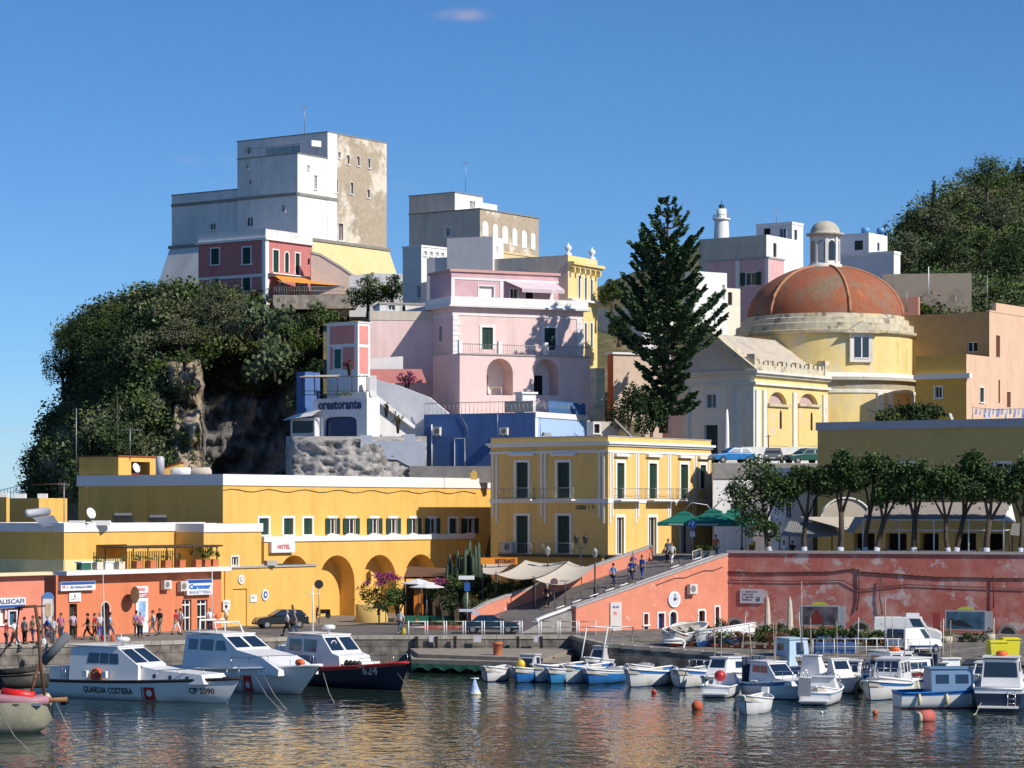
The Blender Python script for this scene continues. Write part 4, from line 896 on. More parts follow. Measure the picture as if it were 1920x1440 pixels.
a, b_, c, d_ = F.rect(1253, 1110, 1273, 1137); ct = F.pt((a+b_)/2, (c+d_)/2, .04); s = thing('wall_clock', 'round white clock face on the coral ramp wall above the arched door', 'clock', ct)
for (r, m, nm, o_) in ((.62, SWHITE, 'rim', .08), (.5, mat('clock_face', (.6, .63, .7)), 'dial', .09), (.13, LETR, 'hub', .10)):
    mb = MB(); mb.tube([ct, ct+F.n.to_3d()*o_], r, 20); mb.build(nm, m, s)
mb = MB(); mb.obox(ct+F.n.to_3d()*.1, F.d.to_3d()*.07, (0, 0, .42), F.n.to_3d()*.01); mb.obox(ct+F.n.to_3d()*.1, F.d.to_3d()*.3, (0, 0, .06), F.n.to_3d()*.01); mb.build('hands', LETR, s)
ac_unit(F, 1286, 1095, 1300, 1113, 'air conditioner on the coral ramp wall right of the clock')
s = signplate('faded_board', 'tall white board with a red spot at the left end of the coral ramp wall', F, 1143, 1129, 1164, 1182, mat('faded_white', (.62, .58, .55))); scribble(s, F, 1149, 1147, 1156, 1153, RED, .105, 1, 3, 'red_mark'); scribble(s, F, 1147, 1136, 1160, 1140, SBLUE, .105, 6, 4)
mb = MB(); mb.tube([F.pt(k, 5.2+.28*(k-7)*.6+.1*sin(k*2.1), .05) for k in range(8, 16)], .03, 4); tag(mb.build('cable', DMETAL), 'dark cable running up the coral ramp wall', 'cable')
t = thing('ramp_parapet', 'coral parapet with grey coping along the far side of the ramp', 'wall', rp(-6, 7))
mb = MB(); tp = [-4.2, -3.6, -2.6, 0, 3, 6, 9, 12, 14.2]
for i in range(len(tp)-1):
    a, b_ = rp(tp[i], 7.0), rp(tp[i+1], 7.0); a1, b1 = a+pn*.4, b_+pn*.4; a1.z = b1.z = 1.9; top = Vector((0, 0, .98))
    mb.poly([a, b_, b_+top, a+top]); mb.poly([a1, b1, b_+pn*.4+top, a+pn*.4+top])
mb.poly([rp(14.2, 7), rp(14.2, 7)+pn*.4, rp(14.2, 7)+pn*.4+top, rp(14.2, 7)+top]); mb.build('wall', CORAL, t)
mb = MB()
for i in range(len(tp)-1): a, b_ = rp(tp[i], 6.95, .98), rp(tp[i+1], 6.95, .98); mb.obox(a, b_-a, pn*.5, (0, 0, .14))
mb.build('coping', COPE, t)
# ---- promenade and big coral wall
Wd = Vector((.95, -.312, 0)); W0 = Vector((B0.x, B0.y, 0)); W1 = W0+Wd*27; MW = Face(V2(W0), V2(Wd), 27)
mb = MB(); pr = [V2(W0+Vector((0, .3, 0))), V2(W1+Vector((0, .3, 0))), (60, 240), (8, 240), (7.4, 214.4), V2(rp(Lr, 7))]
mb.prism(pr, -1, 7.18); struct(mb, 'promenade', PAVE)
t = thing('quay_retaining_wall', 'long dark coral retaining wall with peeling paint under the tree lined promenade', 'wall', (W0.x, W0.y, 1.5))
for (u0, v0, u1, v1) in ((1366, 1162, 1391, 1215), (1600, 1168, 1627, 1215), (1876, 1176, 1903, 1220)): window(t, MW, u0, v0, u1, v1, 'hole', fw=.22, arch=1, depth=.6, name='arched_opening', fm=CONC)
mb = MB(); MW.panel(mb, 0, 27, 1.0, 7.62); mb.build('wall', CORAL2, t); mb = MB(); MW.slab(mb, -.1, 27, 7.62, 7.82, -.6, .12); mb.build('coping', COPE, t)
CABL = DMETAL
for k, (pp, r, lb) in enumerate(([[(1366, 1072), (1420, 1074), (1560, 1072), (1602, 1066), (1612, 1072), (1760, 1082), (1925, 1084)], .05, 'upper dark pipe running along the coral retaining wall'], [[(1366, 1088), (1480, 1090), (1580, 1088), (1612, 1106), (1700, 1096), (1800, 1100), (1925, 1104)], .03, 'lower thin cable along the coral retaining wall'],
        [[(1611, 1066), (1611, 1120), (1606, 1145)], .05, 'vertical drain pipe in the middle of the coral retaining wall'], [[(1864, 1080), (1863, 1140)], .04, 'thin vertical pipe near the right billboard'], [[(1652, 1085), (1650, 1120), (1655, 1152)], .04, 'short vertical pipe behind the white van'])):
    mb = MB(); mb.tube([MW.pt(*MW.sz(u, v), .06+.02*k) for u, v in pp], r, 5); tag(mb.build('wall_pipe', DMETAL if k else RUST), lb, 'pipe', 'pipes and cables on the coral wall')
s = signplate('wall_notice', 'grey lettered board on the coral wall above the hedge', MW, 1388, 1104, 1431, 1131, mat('notice_grey', (.52, .50, .55))); 
for q in range(4): scribble(s, MW, 1393, 1108+q*5, 1420-q*3, 1110.5+q*5, LETR, .105, 9-q, q)
scribble(s, MW, 1419, 1119, 1426, 1127, paint('dk_green', (.02, .10, .05)), .105, 2, 9, 'emblem')
def billboard(u0, v0, u1, v1, label, cols, off=1.0):
    a, b_, c, d = MW.rect(u0, v0, u1, v1); s = thing('billboard', label, 'billboard', MW.pt((a+b_)/2, 1.5, off), group='billboards before the coral wall'); mb = MB()
    for x in (a+.15, b_-.15): mb = MB(); mb.tube([MW.pt(x, 1.5, off-.08), MW.pt(x, d+.1, off-.08)], .07, 6); mb.build('post', METAL, s)
    mb = MB(); MW.slab(mb, a-.12, b_+.12, c-.1, d+.1, off-.05, off+.04); MW.slab(mb, b_+.12, b_+.55, c-.3, d+.05, off-.1, off+.02); fr = mb.build('frame', mat('frame_grey', (.40, .42, .44), .4), s)
    m = bpy.data.materials.new('poster_print'); m.use_nodes = True; nt = m.node_tree; tcn = nt.nodes.new('ShaderNodeTexCoord'); nz = nt.nodes.new('ShaderNodeTexNoise'); nz.inputs['Scale'].default_value = 1.3; nz.inputs['Detail'].default_value = 3; cr = nt.nodes.new('ShaderNodeValToRGB')
    nt.links.new(tcn.outputs['Object'], nz.inputs['Vector']); nt.links.new(nz.outputs[0], cr.inputs[0]); nt.links.new(cr.outputs[0], nt.nodes['Principled BSDF'].inputs['Base Color']); nt.nodes['Principled BSDF'].inputs['Roughness'].default_value = .35
    cr.color_ramp.elements[0].position = .38; cr.color_ramp.elements[1].position = .62; cr.color_ramp.elements[0].color = (*cols[0], 1); cr.color_ramp.elements[1].color = (*cols[1], 1)
    mb = MB(); MW.slab(mb, a, b_, c, d, off+.04, off+.055); mb.build('poster', m, fr)
    mb = MB(); cx = (a+b_)/2; mb.extr([(.65*cos(k*pi/10), .28*sin(k*pi/10)) for k in range(11)], MW.pt(cx, d+.1, off), MW.d.to_3d(), (0, 0, 1), MW.n.to_3d()*.05); mb.build('crest', mat('sign_yellow_green', (.55, .55, .08)), s); return s, a, b_, c, d
s, a, b_, c, d = billboard(1507, 1137, 1576, 1170, 'dark billboard showing a reddish brown figure, left of the white van', ((.045, .04, .05), (.16, .14, .16)))
mb = MB(); cx = a+(b_-a)*.42; mb.poly([MW.pt(cx+x, c+.05+z, 1.06) for x, z in ((-.42, 0), (-.45, .45), (-.25, .8), (-.12, 1.05), (.12, 1.05), (.28, .8), (.5, .4), (.45, 0))]); mb.build('printed_figure', mat('print_red', (.20, .035, .03)), s)
s, a, b_, c, d = billboard(1779, 1146, 1850, 1178, 'blue sea view billboard at the right end of the coral wall', ((.03, .07, .11), (.07, .15, .22)))
mb = MB(); mb.poly([MW.pt(a+x*(b_-a), c+z, 1.06) for x, z in ((.03, .45), (.1, .8), (.2, .62), (.35, .7), (.6, .3), (.75, .1), (.3, .2))]); mb.build('printed_headland', mat('print_dark', (.02, .03, .035)), s)
# ================================================================ THE HILLSIDE TOWN
# ---- old tower with its wing and battered base
t = house('old_tower', 'great white and weathered beige tower with a battered yellow and grey base on the headland', 'tower', 558, 296, zb=33)
T2 = Block(t, 558, 296, 445, 0, 288, 42.4, GREYPL, LR=5.45); T2.mr = WHITE  # white tower; greyer plaster puts the left faces' shade into the colour
c1 = T2.C+T2.dr*5.45; T1 = Block(t, 960+c1.x/c1.y*K, c1.y, 445, 725, 248, 42.4, GREYPL); T1.mr = WEATH
T3 = Block(t, 450, 301.5, 322, 0, 355, 42.4, GREYPL, LR=9)
for (u0, v0, u1, v1) in ((461, 308, 467, 317), (467, 337, 473, 346), (527, 384, 535, 397), (462, 407, 475, 425)): window(t, T2.L, u0, v0, u1, v1, 'glass', fw=.08)
for (u0, v0, u1, v1) in ((576, 310, 580, 318), (589, 329, 594, 355)): window(t, T2.R, u0, v0, u1, v1, 'glass', fw=.06)
for (u0, v0, u1, v1) in ((634, 285, 638, 297), (650, 291, 655, 308), (669, 293, 674, 311), (690, 297, 694, 315), (657, 342, 662, 364), (688, 355, 693, 371), (635, 419, 643, 451), (628, 335, 633, 361)): window(t, T1.R, u0, v0, u1, v1, 'glass', fw=.05, depth=.35)
window(t, T3.L, 393, 419, 405, 431, 'glass', fw=.08); window(t, T1.L, 462, 275, 471, 289, 'glass', fw=.08)
for q in (T1, T2, T3): q.done(para=.3)
a = T1.R.sz(613.5, 0)[0]; mb = MB(); T1.R.slab(mb, .01, 1.75, 42.4, T1.zt, -.02, .03); mb.build('white_strip', WHITE, t)
BAND = mat('stone_band', (.28, .27, .24), var=.25)
zb_s = zat(362, 296)
for (Fc, L, z) in ((T2.L, T2.L.L, zb_s), (T2.R, 5.5, zb_s), (T3.L, T3.L.L, zb_s), ): mb = MB(); Fc.slab(mb, 0, L, z-.25, z+.1, -.02, .12); mb.build('string_course', BAND, t)
mb = MB(); T1.R.slab(mb, 0, 1.9, zb_s-.25, zb_s+.1, -.02, .12); mb.build('string_course', BAND, t)
for q in (T1, T2, T3): q.ring(q.zt, q.zt+.12, .06, m=BAND)
# battered base: frustum under the whole tower
Lf = Face(T2.C, T2.dl, 1); LL = Lf.sz(322, 0)[0]; LR = Face(T2.C, T2.dr, 1).sz(726, 0)[0]; C0 = T2.C
def cn(p, z): return [(*(C0-T2.dl*p-T2.dr*p), z), (*(C0+T2.dl*(LL+p)-T2.dr*p), z), (*(C0+T2.dl*(LL+p)+T2.dr*(LR+p)), z), (*(C0-T2.dl*p+T2.dr*(LR+p)), z)]
tp_, bt = cn(.12, 42.45), cn(2.6, 32.0); mb = MB(); idx = [mb.vv(p) for p in tp_+bt]
for k in range(4): mb.face((k, (k+1) % 4, 4+(k+1) % 4, 4+k), 1 if k == 3 else 0)
mb.face((0, 1, 2, 3)); mb.build('battered_base', [GREYPL, mat('tower_yellow', (.78, .63, .34), stain=((.70, .52, .2), .3, .5, .3))], t)
mb = MB(); tp2, b2 = cn(.32, 42.6), cn(.32, 42.25); o = [mb.vv(p) for p in tp2+b2]
for k in range(4): mb.face((o[k], o[(k+1) % 4], o[4+(k+1) % 4], o[4+k]))
mb.face(o[:4]); mb.face(o[4:]); mb.build('base_moulding', BAND, t)
pg = thing('roof_terrace_screen', 'glazed screen and rails on the roof terrace of the old tower', 'screen', PT(500, 288, 297)); mb = MB()
F = Face(T2.C+T2.dl*.3+T2.dr*1.2, T2.dl, 9); zt = T2.zt
for k in range(9): F.slab(mb, .2+k*1.05, .27+k*1.05, zt-.3, zt+1.35, 0, .07)
F.slab(mb, .2, 8.7, zt+1.3, zt+1.38, 0, .07); mb.build('frame', METAL, pg); mb = MB(); F.slab(mb, .3, 5.4, zt-.2, zt+1.2, .02, .04); mb.build('pane', mat('pale_glass', (.28, .36, .38), .2), pg)
mb = MB(); q = PT(588, 276, 299); mb.box(q, (1.3, 1.3, .7), RAD(35)); tag(mb.build('parapet_block', WHITE), 'small white masonry block on the tower roof terrace', 'wall block')
def antenna(u, v0, v1, y, label, r=.035, els=5, rot=0, w=.5, m=METAL):
    """TV mast: v0 top, v1 foot"""
    p0, p1 = PT(u, v1, y), PT(u, v0, y); s = thing('antenna', label, 'antenna', p0, group='roof antennas'); mb = MB(); mb.tube([p0, p1], r, 5); mb.build('mast', m, s); mb = MB()
    if els:
        a = Vector((cos(rot), sin(rot), 0)); b = Vector((-sin(rot), cos(rot), 0)); z = p1-Vector((0, 0, .15)); mb.tube([z-a*w, z+a*w], .018, 4)
        for k in range(els): q = z-a*w+a*2*w*k/(els-1); l = .3-.03*k; mb.tube([q-b*l, q+b*l], .012, 3); mb.tube([q-Vector((0, 0, .12)), q+Vector((0, 0, .12))], .012, 3)
        mb.build('aerial', m, s)
    return s
antenna(571, 198, 250, 303, 'tall thin antenna on the old tower roof', els=4, w=.3); antenna(873, 302, 360, 288, 'thin antenna on the beige arcaded building', els=4, w=.3)
# ---- old rose house
t = house('rose_house', 'old rose coloured house with green shutters and white cornice below the tower', 'house', 498, 286, zb=30)
B = Block(t, 498, 286, 372, 585, 430, 30, PINKD); RH = B
for (u0, v0, u1, v1) in ((396, 466, 411, 496), (455, 464, 470, 495), (455, 521, 470, 545), (396, 524, 411, 545)): window(t, B.L, u0, v0, u1, v1, 'shut', fw=.14)
for (u0, v0, u1, v1, ar) in ((512, 469, 522, 510, 0), (534, 473, 541, 511, 1), (553.6, 475, 561.5, 514, 0), (524, 531, 532, 553, 0), (561, 533, 569, 553, 0)): window(t, B.R, u0, v0, u1, v1, 'shut' if v0 < 500 else 'glass', fw=.14, arch=ar, sill=False)
window(t, B.R, 577, 485, 581, 497, 'hole', fw=0); B.done(para=.3)
B.ring(B.zt-1.15, B.zt-.9, .28, name='cornice'); B.ring(B.zt-.9, B.zt+.06, .05, m=GREYPL, name='parapet'); z = zat(515, 286); B.ring(z-.15, z+.15, .05, name='string_course'); 
mb = MB(); B.L.slab(mb, 0, .5, 30, B.zt-1.1, 0, .06); B.R.slab(mb, 0, .5, 30, B.zt-1.1, 0, .06); mb.build('corner_quoin', WHITE2, t)
mb = MB(); z = zat(514, 288); B.R.slab(mb, .3, 7.5, z-.12, z, 0, .8); mb.build('balcony', WHITE2, t)
a = PT(514, 516, 286.5); b_ = PT(585, 524, 292); s = sail([a+Vector((1.2, -2.0, -.9)), b_+Vector((4.0, -2.0, -.9)), b_+Vector((2.2, .5, 0)), a], .05, 'orange awning sloping from the rose house over its terrace', nm='awning', m=mat('orange_canvas', (.66, .30, .06)), post=False, zg0=34)
for c in s.children: pass
t = thing('stair_wall', 'sloping beige wall of the outside stair between the rose house and the tower base', 'wall', PT(585, 545, 289))
pxwall('wall', [(583, 474), (600, 478), (640, 502), (674, 527), (674, 552), (583, 552)], 289, .6, mat('rosy_beige', (.58, .44, .38)), t, yaw=RAD(10)); pxwall('coping', [(583, 471), (601, 475), (641, 499), (675, 524), (674, 528), (640, 503), (600, 479), (583, 475)], 288.9, .9, COPE, t, yaw=RAD(10))
pxwall('garden_wall', [(655, 517), (700, 512), (762, 514), (762, 600), (655, 600)], 287, .8, GREYPL, None, label='pale grey garden wall at the foot of the yellow tower base', cat='wall')
t = thing('terrace_wall', 'rough stone terrace wall with a railing below the rose house', 'wall', PT(515, 575, 281)); pxwall('wall', [(512, 553), (652, 553), (668, 578), (512, 580)], 281, 3, mat('rubble_stone', (.36, .31, .26), stain=((.2, .17, .14), 1.2, .5, .15), var=.4, bump=.5), t, yaw=RAD(6))
mb = MB()
for k in range(30): p = PT(514+k*4.7, 553, 281.2+k*.1); mb.tube([p, p+Vector((0, 0, .9))], .02, 3)
for h in (.45, .9): mb.tube([PT(514, 553, 281.2)+Vector((0, 0, h)), PT(650, 553, 284)+Vector((0, 0, h))], .025, 4)
mb.build('railing', METAL, t)
# ---- white boxes right of the tower
def simple(name, label, uc, y, ul, ur, vt, zb, m, th=35, wl=(), wr=(), mr=None, cop=None, cat='house', LL=None, LR=None, kind='glass', fw=.1, rm=None, copm=None, arch=0):
    t = house(name, label, cat, uc, y, zb=zb); B = Block(t, uc, y, ul, ur, vt, zb, m, th, LL=LL, LR=LR); B.mr = mr
    for w in wl: window(t, B.L, *w[:4], (w[4] if len(w) > 4 else kind), fw=fw, arch=arch)
    for w in wr: window(t, B.R, *w[:4], (w[4] if len(w) > 4 else kind), fw=fw, arch=arch)
    B.done(para=.1, rm=rm)
    if cop: B.ring(B.zt-cop, B.zt+.05, .07, m=copm)
    return t, B
simple('white_house', 'plain white cubic house right of the tower with a dark window', 790, 270, 755, 850, 460, 28, mat('lilac_shade_white', (.70, .67, .66)), th=42, wr=((795, 471, 800, 479), (806, 472, 811, 480), (817, 473, 822, 481), (827, 474, 832, 482)), wl=((782, 535, 789.5, 559),), mr=WHITE, fw=.06, cop=.15)  # greyer white on the left face has its shade coloured in
simple('white_house', 'low off white cube in front of the plain cubic house', 845, 264, 800, 900, 482, 26, mat('lilac_shade_white2', (.66, .62, .60)), th=25)
simple('white_house', 'tall white cube with a lilac toned shaded face in front of the beige arcaded building', 924, 262, 838, 944, 443, 26, mat('lilac_shade_white3', (.66, .63, .64)), th=22, mr=WHITE, wr=((931, 462, 933.5, 476),), fw=0)  # shade of the left face is mixed into this lilac white
t, D = simple('arcaded_building', 'beige building with a row of white blind arches high on the right side', 900, 282, 767, 1010, 392, 26, BEIGE, wl=((836, 427, 845, 443),), mr=WEATH)
for (u0, v0, u1, v1) in ((904, 415, 915, 443), (924, 420, 933, 448), (941, 424, 952, 457), (960, 428, 969, 461), (978, 432, 987, 465), (995, 437, 1003, 468)):
    a, b_, c, d = D.R.rect(u0, v0, u1, v1); mb = MB(); mb.extr([(x, z) for x, z in arcpts(a, b_, c, d, 1)], D.C.to_3d()+D.R.n.to_3d()*.0, D.R.d.to_3d(), (0, 0, 1), D.R.n.to_3d()*.06); mb.build('blind_arch', WHITE, t)
D.ring(D.zt, D.zt+.12, .1, m=BAND); z = zat(465, 282); mb = MB(); D.R.slab(mb, 0, D.R.L, z-.2, z, 0, .1); D.R.slab(mb, 0, D.R.L, 26, z-.2, 0, .02, ); mb.build('string_course', mat('pale_ochre', (.72, .56, .32)), t)
t, B = simple('upper_storey', 'taller beige and white part of the arcaded building with a small roof window', 853, 287, 767, 905, 361, 40, BEIGE, mr=WHITE, wr=((880.5, 377, 885, 391), (886, 377.5, 890, 391)), cat='building', fw=.08); B.ring(B.zt, B.zt+.1, .08, m=BAND)
simple('roof_room', 'low white roof room right of the taller white storey', 905, 293, 880, 932, 380, 42, WHITE, cat='building')
# ---- yellow palazzo
t = house('yellow_palazzo', 'narrow yellow palazzo with heavy cornice, white urns and grey blind side wall', 'building', 1065, 258, zb=20)
B = Block(t, 1065, 258, 905, 1120, 478, 19, BEIGE, th=30); B.mr = CHY
for u0, u1 in ((1084, 1087.5), (1096, 1099.5), (1107, 1110.5)):
    window(t, B.R, u0, 517+(u0-1084)*.35, u1, 559+(u0-1084)*.3, 'shut', fw=.16, sill=False); window(t, B.R, u0, 606, u1, 650, 'shut', fw=.16, sill=False)
B.done(para=.6)
for (dz, h, p) in ((.95, .3, .75), (1.25, .25, .5), (1.5, .2, .25)):
    mb = MB(); B.R.slab(mb, -.1, B.R.L+.3, B.zt-dz-h+.3, B.zt-dz+.3, 0, p); mb.build('cornice', CHY, t)
for k in range(9):
  if .55+k*1.1 < B.R.L: mb = MB(); B.R.slab(mb, .3+k*1.1, .55+k*1.1, B.zt-1.75, B.zt-1.25, 0, .6); mb.build('bracket', CHY, t)
mb = MB(); B.R.slab(mb, 0, B.R.L, zat(562, 260)-.2, zat(562, 260), 0, .5); mb.build('balcony', WHITE2, t)
for tt, nm in ((.6, 'white urn finial on the near corner of the yellow palazzo roof'), (B.R.L-.6, 'white urn finial on the far corner of the yellow palazzo roof')):
    p = B.R.pt(tt, B.zt, -.3); mb = MB(); mb.lathe(p, [(.35, 0), (.35, .25), (.12, .3), (.15, .45), (.36, .7), (.3, .95), (.1, 1.05), (.06, 1.25), (0, 1.3)], 12); tag(mb.build('urn', WHITE), nm, 'urn', 'urn finials of the palazzo')
# ---- pink house with arches
t = house('pink_house', 'pale pink house with two large arches below and a mauve top storey with awning', 'house', 862, 243, zb=17)
B1 = Block(t, 862, 243, 812, 1106, 662, 17, PINKL, th=65); PH = B1
for (u0, v0, u1, v1) in ((912.6, 672, 961.7, 741), (1001, 673, 1047.7, 741)):
    r = B1.R.rect(u0, v0, u1, v1); B1.R.holes.append((*r, 1, 2.2)); m2 = MB(); m2.poly([B1.R.pt(*x, -2.19) for x in arcpts(*r, 1)]); nc = m2.build('arch_niche', WHITE2, t)
    m3 = MB(); x0 = r[0]+(.05 if u0 < 950 else .9); B1.R.slab(m3, x0, x0+1.0, r[2], r[2]+2.0, -2.16, -2.08); m3.build('door', BROWN if u0 < 950 else DARK, nc)
B1.done()
B2 = Block(t, 849, 246.5, 806, 1094, 574, 17, PINKL, th=65)
for (u0, v0, u1, v1) in ((903.7, 614, 924, 655), (1020.6, 615, 1041.7, 656)): window(t, B2.R, u0, v0, u1, v1, 'shut', fw=.25, sill=False)
window(t, B2.L, 824, 612, 829, 640, 'pane', fw=.1); B2.done()
B2.ring(B2.zt-.05, B2.zt+.14, .6, name='cornice', m=GREYPL); B2.ring(B2.zt-.85, B2.zt-.7, .06, name='frieze'); B2.ring(B2.zt+.14, B2.zt+.95, .35, i=-.15, name='parapet', m=WHITE)
for tt in (.0, B2.R.L-.75):
    mb = MB()
    for k in range(8): B2.R.slab(mb, tt+(.0 if k % 2 else -.0), tt+(.75 if k % 2 else .55), B2.zt-.85-.5*(k+1)+.04, B2.zt-.85-.5*k, 0, .06)
    mb.build('corner_quoin', WHITE2, t)
zl = B1.zt
for u in (864, 938, 1025): tt = B1.R.sz(u, 650)[0]; mb = MB(); B1.R.slab(mb, tt-.18, tt+.18, zl, zl+1.25, -.36, .0); mb.build('balustrade_post', WHITE2, t)
mb = MB()
for k in range(60): tt = B1.R.L*k/60; p = B1.R.pt(tt, zl, -.1); mb.tube([p, p+Vector((0, 0, .9))], .018, 3)
mb.tube([B1.R.pt(.1, zl+.9, -.1), B1.R.pt(B1.R.L, zl+.9, -.1)], .03, 4); mb.build('railing', METAL, t)
mb = MB(); B1.R.slab(mb, -.05, B1.R.L+.05, zl-.12, zl+.02, -.4, .1); mb.build('ledge', COPE, t)
B3 = Block(t, 846, 249.5, 806, 1047, 506, 30, MAUVE, th=65)
window(t, B3.R, 898, 537, 925.6, 560, 'blind', fw=.12); window(t, B3.R, 957, 541, 971, 566, 'glass', fw=.1); window(t, B3.R, 985, 541, 1000, 566, 'hole', fw=.1); B3.done()
B3.ring(B3.zt-.15, B3.zt+.1, .18, m=mat('faded_pink_edge', (.62, .36, .32)))
for (u, w) in ((849, .35), (940, .3), (1034, .4)): tt = B3.R.sz(u, 540)[0]; mb = MB(); B3.R.slab(mb, max(0, tt-w/2), tt+w/2, 30, B3.zt-.7, 0, .05); mb.build('pilaster', WHITE2, t)
mb = MB(); B3.R.slab(mb, 0, B3.R.L, B3.zt-.9, B3.zt-.7, 0, .06); mb.build('frieze', WHITE2, t)
ta = B3.R.sz(945, 0)[0]; tb = B3.R.sz(1040, 0)[0]; za = zat(526, 252); mb = MB()
AWN = mat('pink_white_canvas', (.70, .58, .62)); a, b_, c, d = B3.R.pt(ta, za, .02), B3.R.pt(tb, za, .02), B3.R.pt(tb+.2, za-.9, 1.9), B3.R.pt(ta+1.1, za-.9, 1.9)
mb.poly([a, b_, c, d]); n_ = 22
for k in range(n_): p, q = d.lerp(c, k/n_), d.lerp(c, (k+.85)/n_); mb.poly([p, q, q-Vector((0, 0, .35)), p-Vector((0, 0, .35))])
mb.build('awning', AWN, t)
tb_ = thing('garden_table', 'yellow table with white chairs inside the left pink arch', 'table', B1.R.pt(B1.R.sz(940, 735)[0], zat(740, 245), -1.2)); p = tb_.location
mb = MB(); mb.box(p+Vector((0, 0, .68)), (1.2, .7, .05)); mb.build('tabletop', mat('yellow_plastic', (.72, .55, .05)), tb_)
for k in range(4): mb = MB(); q = p+Vector((.5*(-1)**k, .28*(1 if k < 2 else -1), 0)); mb.tube([q, q+Vector((0, 0, .68))], .03, 5); mb.build('leg', SWHITE, tb_)
# ---- pink and white striped house and the walls beside it
t = house('striped_house', 'small white house with framed pink panels and a teal shutter above the restaurant', 'house', 671, 244, zb=20)
B = Block(t, 671, 244, 613, 694, 605, 19, WHITE, th=38); window(t, B.L, 626, 655, 640, 691, 'shut', fw=.08, smat=mat('teal_shutter', (.03, .14, .13), .5), sill=False); 
B.ring(B.zt, B.zt+.12, .08)
PNK = mat('salmon_pink', (.72, .29, .26), stain=((.64, .27, .24), .8, .5, .3)); hh = B.L.holes
B.done()
for (F, r) in ((B.L, (619, 611, 665, 645)), (B.L, (619, 651, 624.2, 693)), (B.L, (642.5, 651, 665, 693)), (B.R, (674, 611, 690, 645)), (B.R, (674, 651, 690, 700))):
    a, b_, c, d = F.rect(*r); mb = MB(); F.slab(mb, a, b_, c, d, -.01, .04); mb.build('pink_panel', PNK, t)
t = house('garden_wall', 'high pink and white stained garden wall between the striped house and the pink house', 'wall', 694, 249, zb=20)
B = Block(t, 694, 250, 690, 845, 600, 18, PINKL, th=82, LL=1.2); B.done(); B.ring(B.zt, B.zt+.9, .05, m=BEIGE); B.mr = None
pxwall('planter_wall', [(694, 672), (755, 668), (755, 692), (694, 692)], 247.5, .8, WHITE, None, label='low white planter wall standing against the pink garden wall', cat='wall')
pxwall('lower_wall', [(680, 692), (790, 692), (800, 718), (700, 718)], 246, .5, PNK, None, label='low salmon wall with bougainvillea above the white stair', cat='wall')
mb = MB(); bush('bougainvillea', 'magenta bougainvillea over the low salmon wall', 'shrub', PT(763, 710, 245), (1.1, .8, .8), 700, .2, BOUG, rs=5); bush('potted_bougainvillea', 'small dark red bougainvillea beside the teal shutter', 'shrub', PT(655, 684, 242.5), (.6, .5, .7), 260, .18, mat('dark_red_flower', (.25, .03, .06), rnd=.4), rs=6)
simple('garden_hut', 'low white hut with a flat roof on top of the garden wall', 712, 257, 700, 802, 568, 27, WHITE, th=80, wr=((728, 572, 741, 582), (754, 570, 760, 584, 'hole')), cat='hut', cop=.15, copm=COPE)
# ---- white restaurant on its rock
t = house('cliff_restaurant', 'white restaurant on a rock with a wide blue arched window and navy lettering', 'restaurant', 688, 237, zb=16.8)
CRW = mat('shaded_white', (.74, .74, .76), stain=((.60, .59, .60), .6, .56, .3)); B = Block(t, 688, 237, 588, 712, 745, 16.6, CRW, th=35); B.mr = WHITE  # bluish copy of the white, with the front's shade in its colour
window(t, B.L, 607, 781, 669, 821, 'pane', fw=0, arch=.42, depth=.35, smat=mat('blue_glass', (.006, .022, .12), .12)); B.done()
words(t, B.L, 'orestorante', 597, 751, 678, 768, NAVY, off=.06, bold=.035)
mb = MB(); z = B.zt; B.L.slab(mb, .0, 3.2, z, z+.5, -.3, .04); mb.build('parapet', WHITE, t)
B = Block(t, 590, 239.5, 545, 0, 783, 16.8, CRW, LR=3); window(t, B.L, 547, 789, 587, 812, 'pane', fw=0, smat=mat('dark_green_glass', (.012, .03, .028), .15), depth=.2); B.done()
mb = MB(); a, b_ = B.L.pt(-.2, B.zt+.9, -1.2), B.L.pt(B.L.L+.4, B.zt+.35, -1.2); c, d = B.L.pt(B.L.L+.5, B.zt-.25, .6), B.L.pt(-.1, B.zt+.1, .6); mb.poly([a, b_, c, d]); mb.poly([a+Vector((0, 0, .06)), b_+Vector((0, 0, .06)), c+Vector((0, 0, .06)), d+Vector((0, 0, .06))]); mb.build('lean_to_roof', WHITE2, t)
simple('blue_terrace_wall', 'blue terrace wall at the cliff edge left of the restaurant', 572, 243, 556, 600, 697, 20, BLUE, cat='wall')
t = thing('pergola', 'terrace pergola with a beige canvas roof and dark rails on the white restaurant', 'pergola', PT(630, 745, 238)); mb = MB()
for u in (567, 590, 633, 660, 688): p = PT(u, 742, 238.5); mb.tube([p, PT(u, 704, 238.5)], .05, 5)
for v in (706, 733, 740): mb.tube([PT(567, v, 238.5), PT(690, v, 238.2)], .03, 4)
for u in range(636, 690, 9): mb.tube([PT(u, 706, 238.4), PT(u, 706, 238.4)+Vector((0, 3, .3))], .04, 4)
mb.build('frame', DMETAL, t); mb = MB(); a = PT(560, 707, 237.5); b_ = PT(634, 706, 237.5); mb.poly([a, b_, b_+Vector((0, 3.4, .35)), a+Vector((0.4, 3.4, .35))]); mb.poly([a-Vector((0, 0, .08)), b_-Vector((0, 0, .08)), b_+Vector((0, 3.4, .27)), a+Vector((0.4, 3.4, .27))]); mb.build('canvas', mat('beige_canvas', (.55, .48, .38)), t)
mb = MB()
for u in range(632, 686, 6): mb.leaves(PT(u, 738, 238.0), (.28, .2, .22), 40, .12)
tag(mb.build('box_plants', LEAF3), 'row of small green plants on the restaurant terrace parapet', 'plants', kind='stuff')
t = thing('stair_block', 'white outside stair block with a sloping parapet beside the cliff restaurant', 'stairs', PT(700, 830, 241))
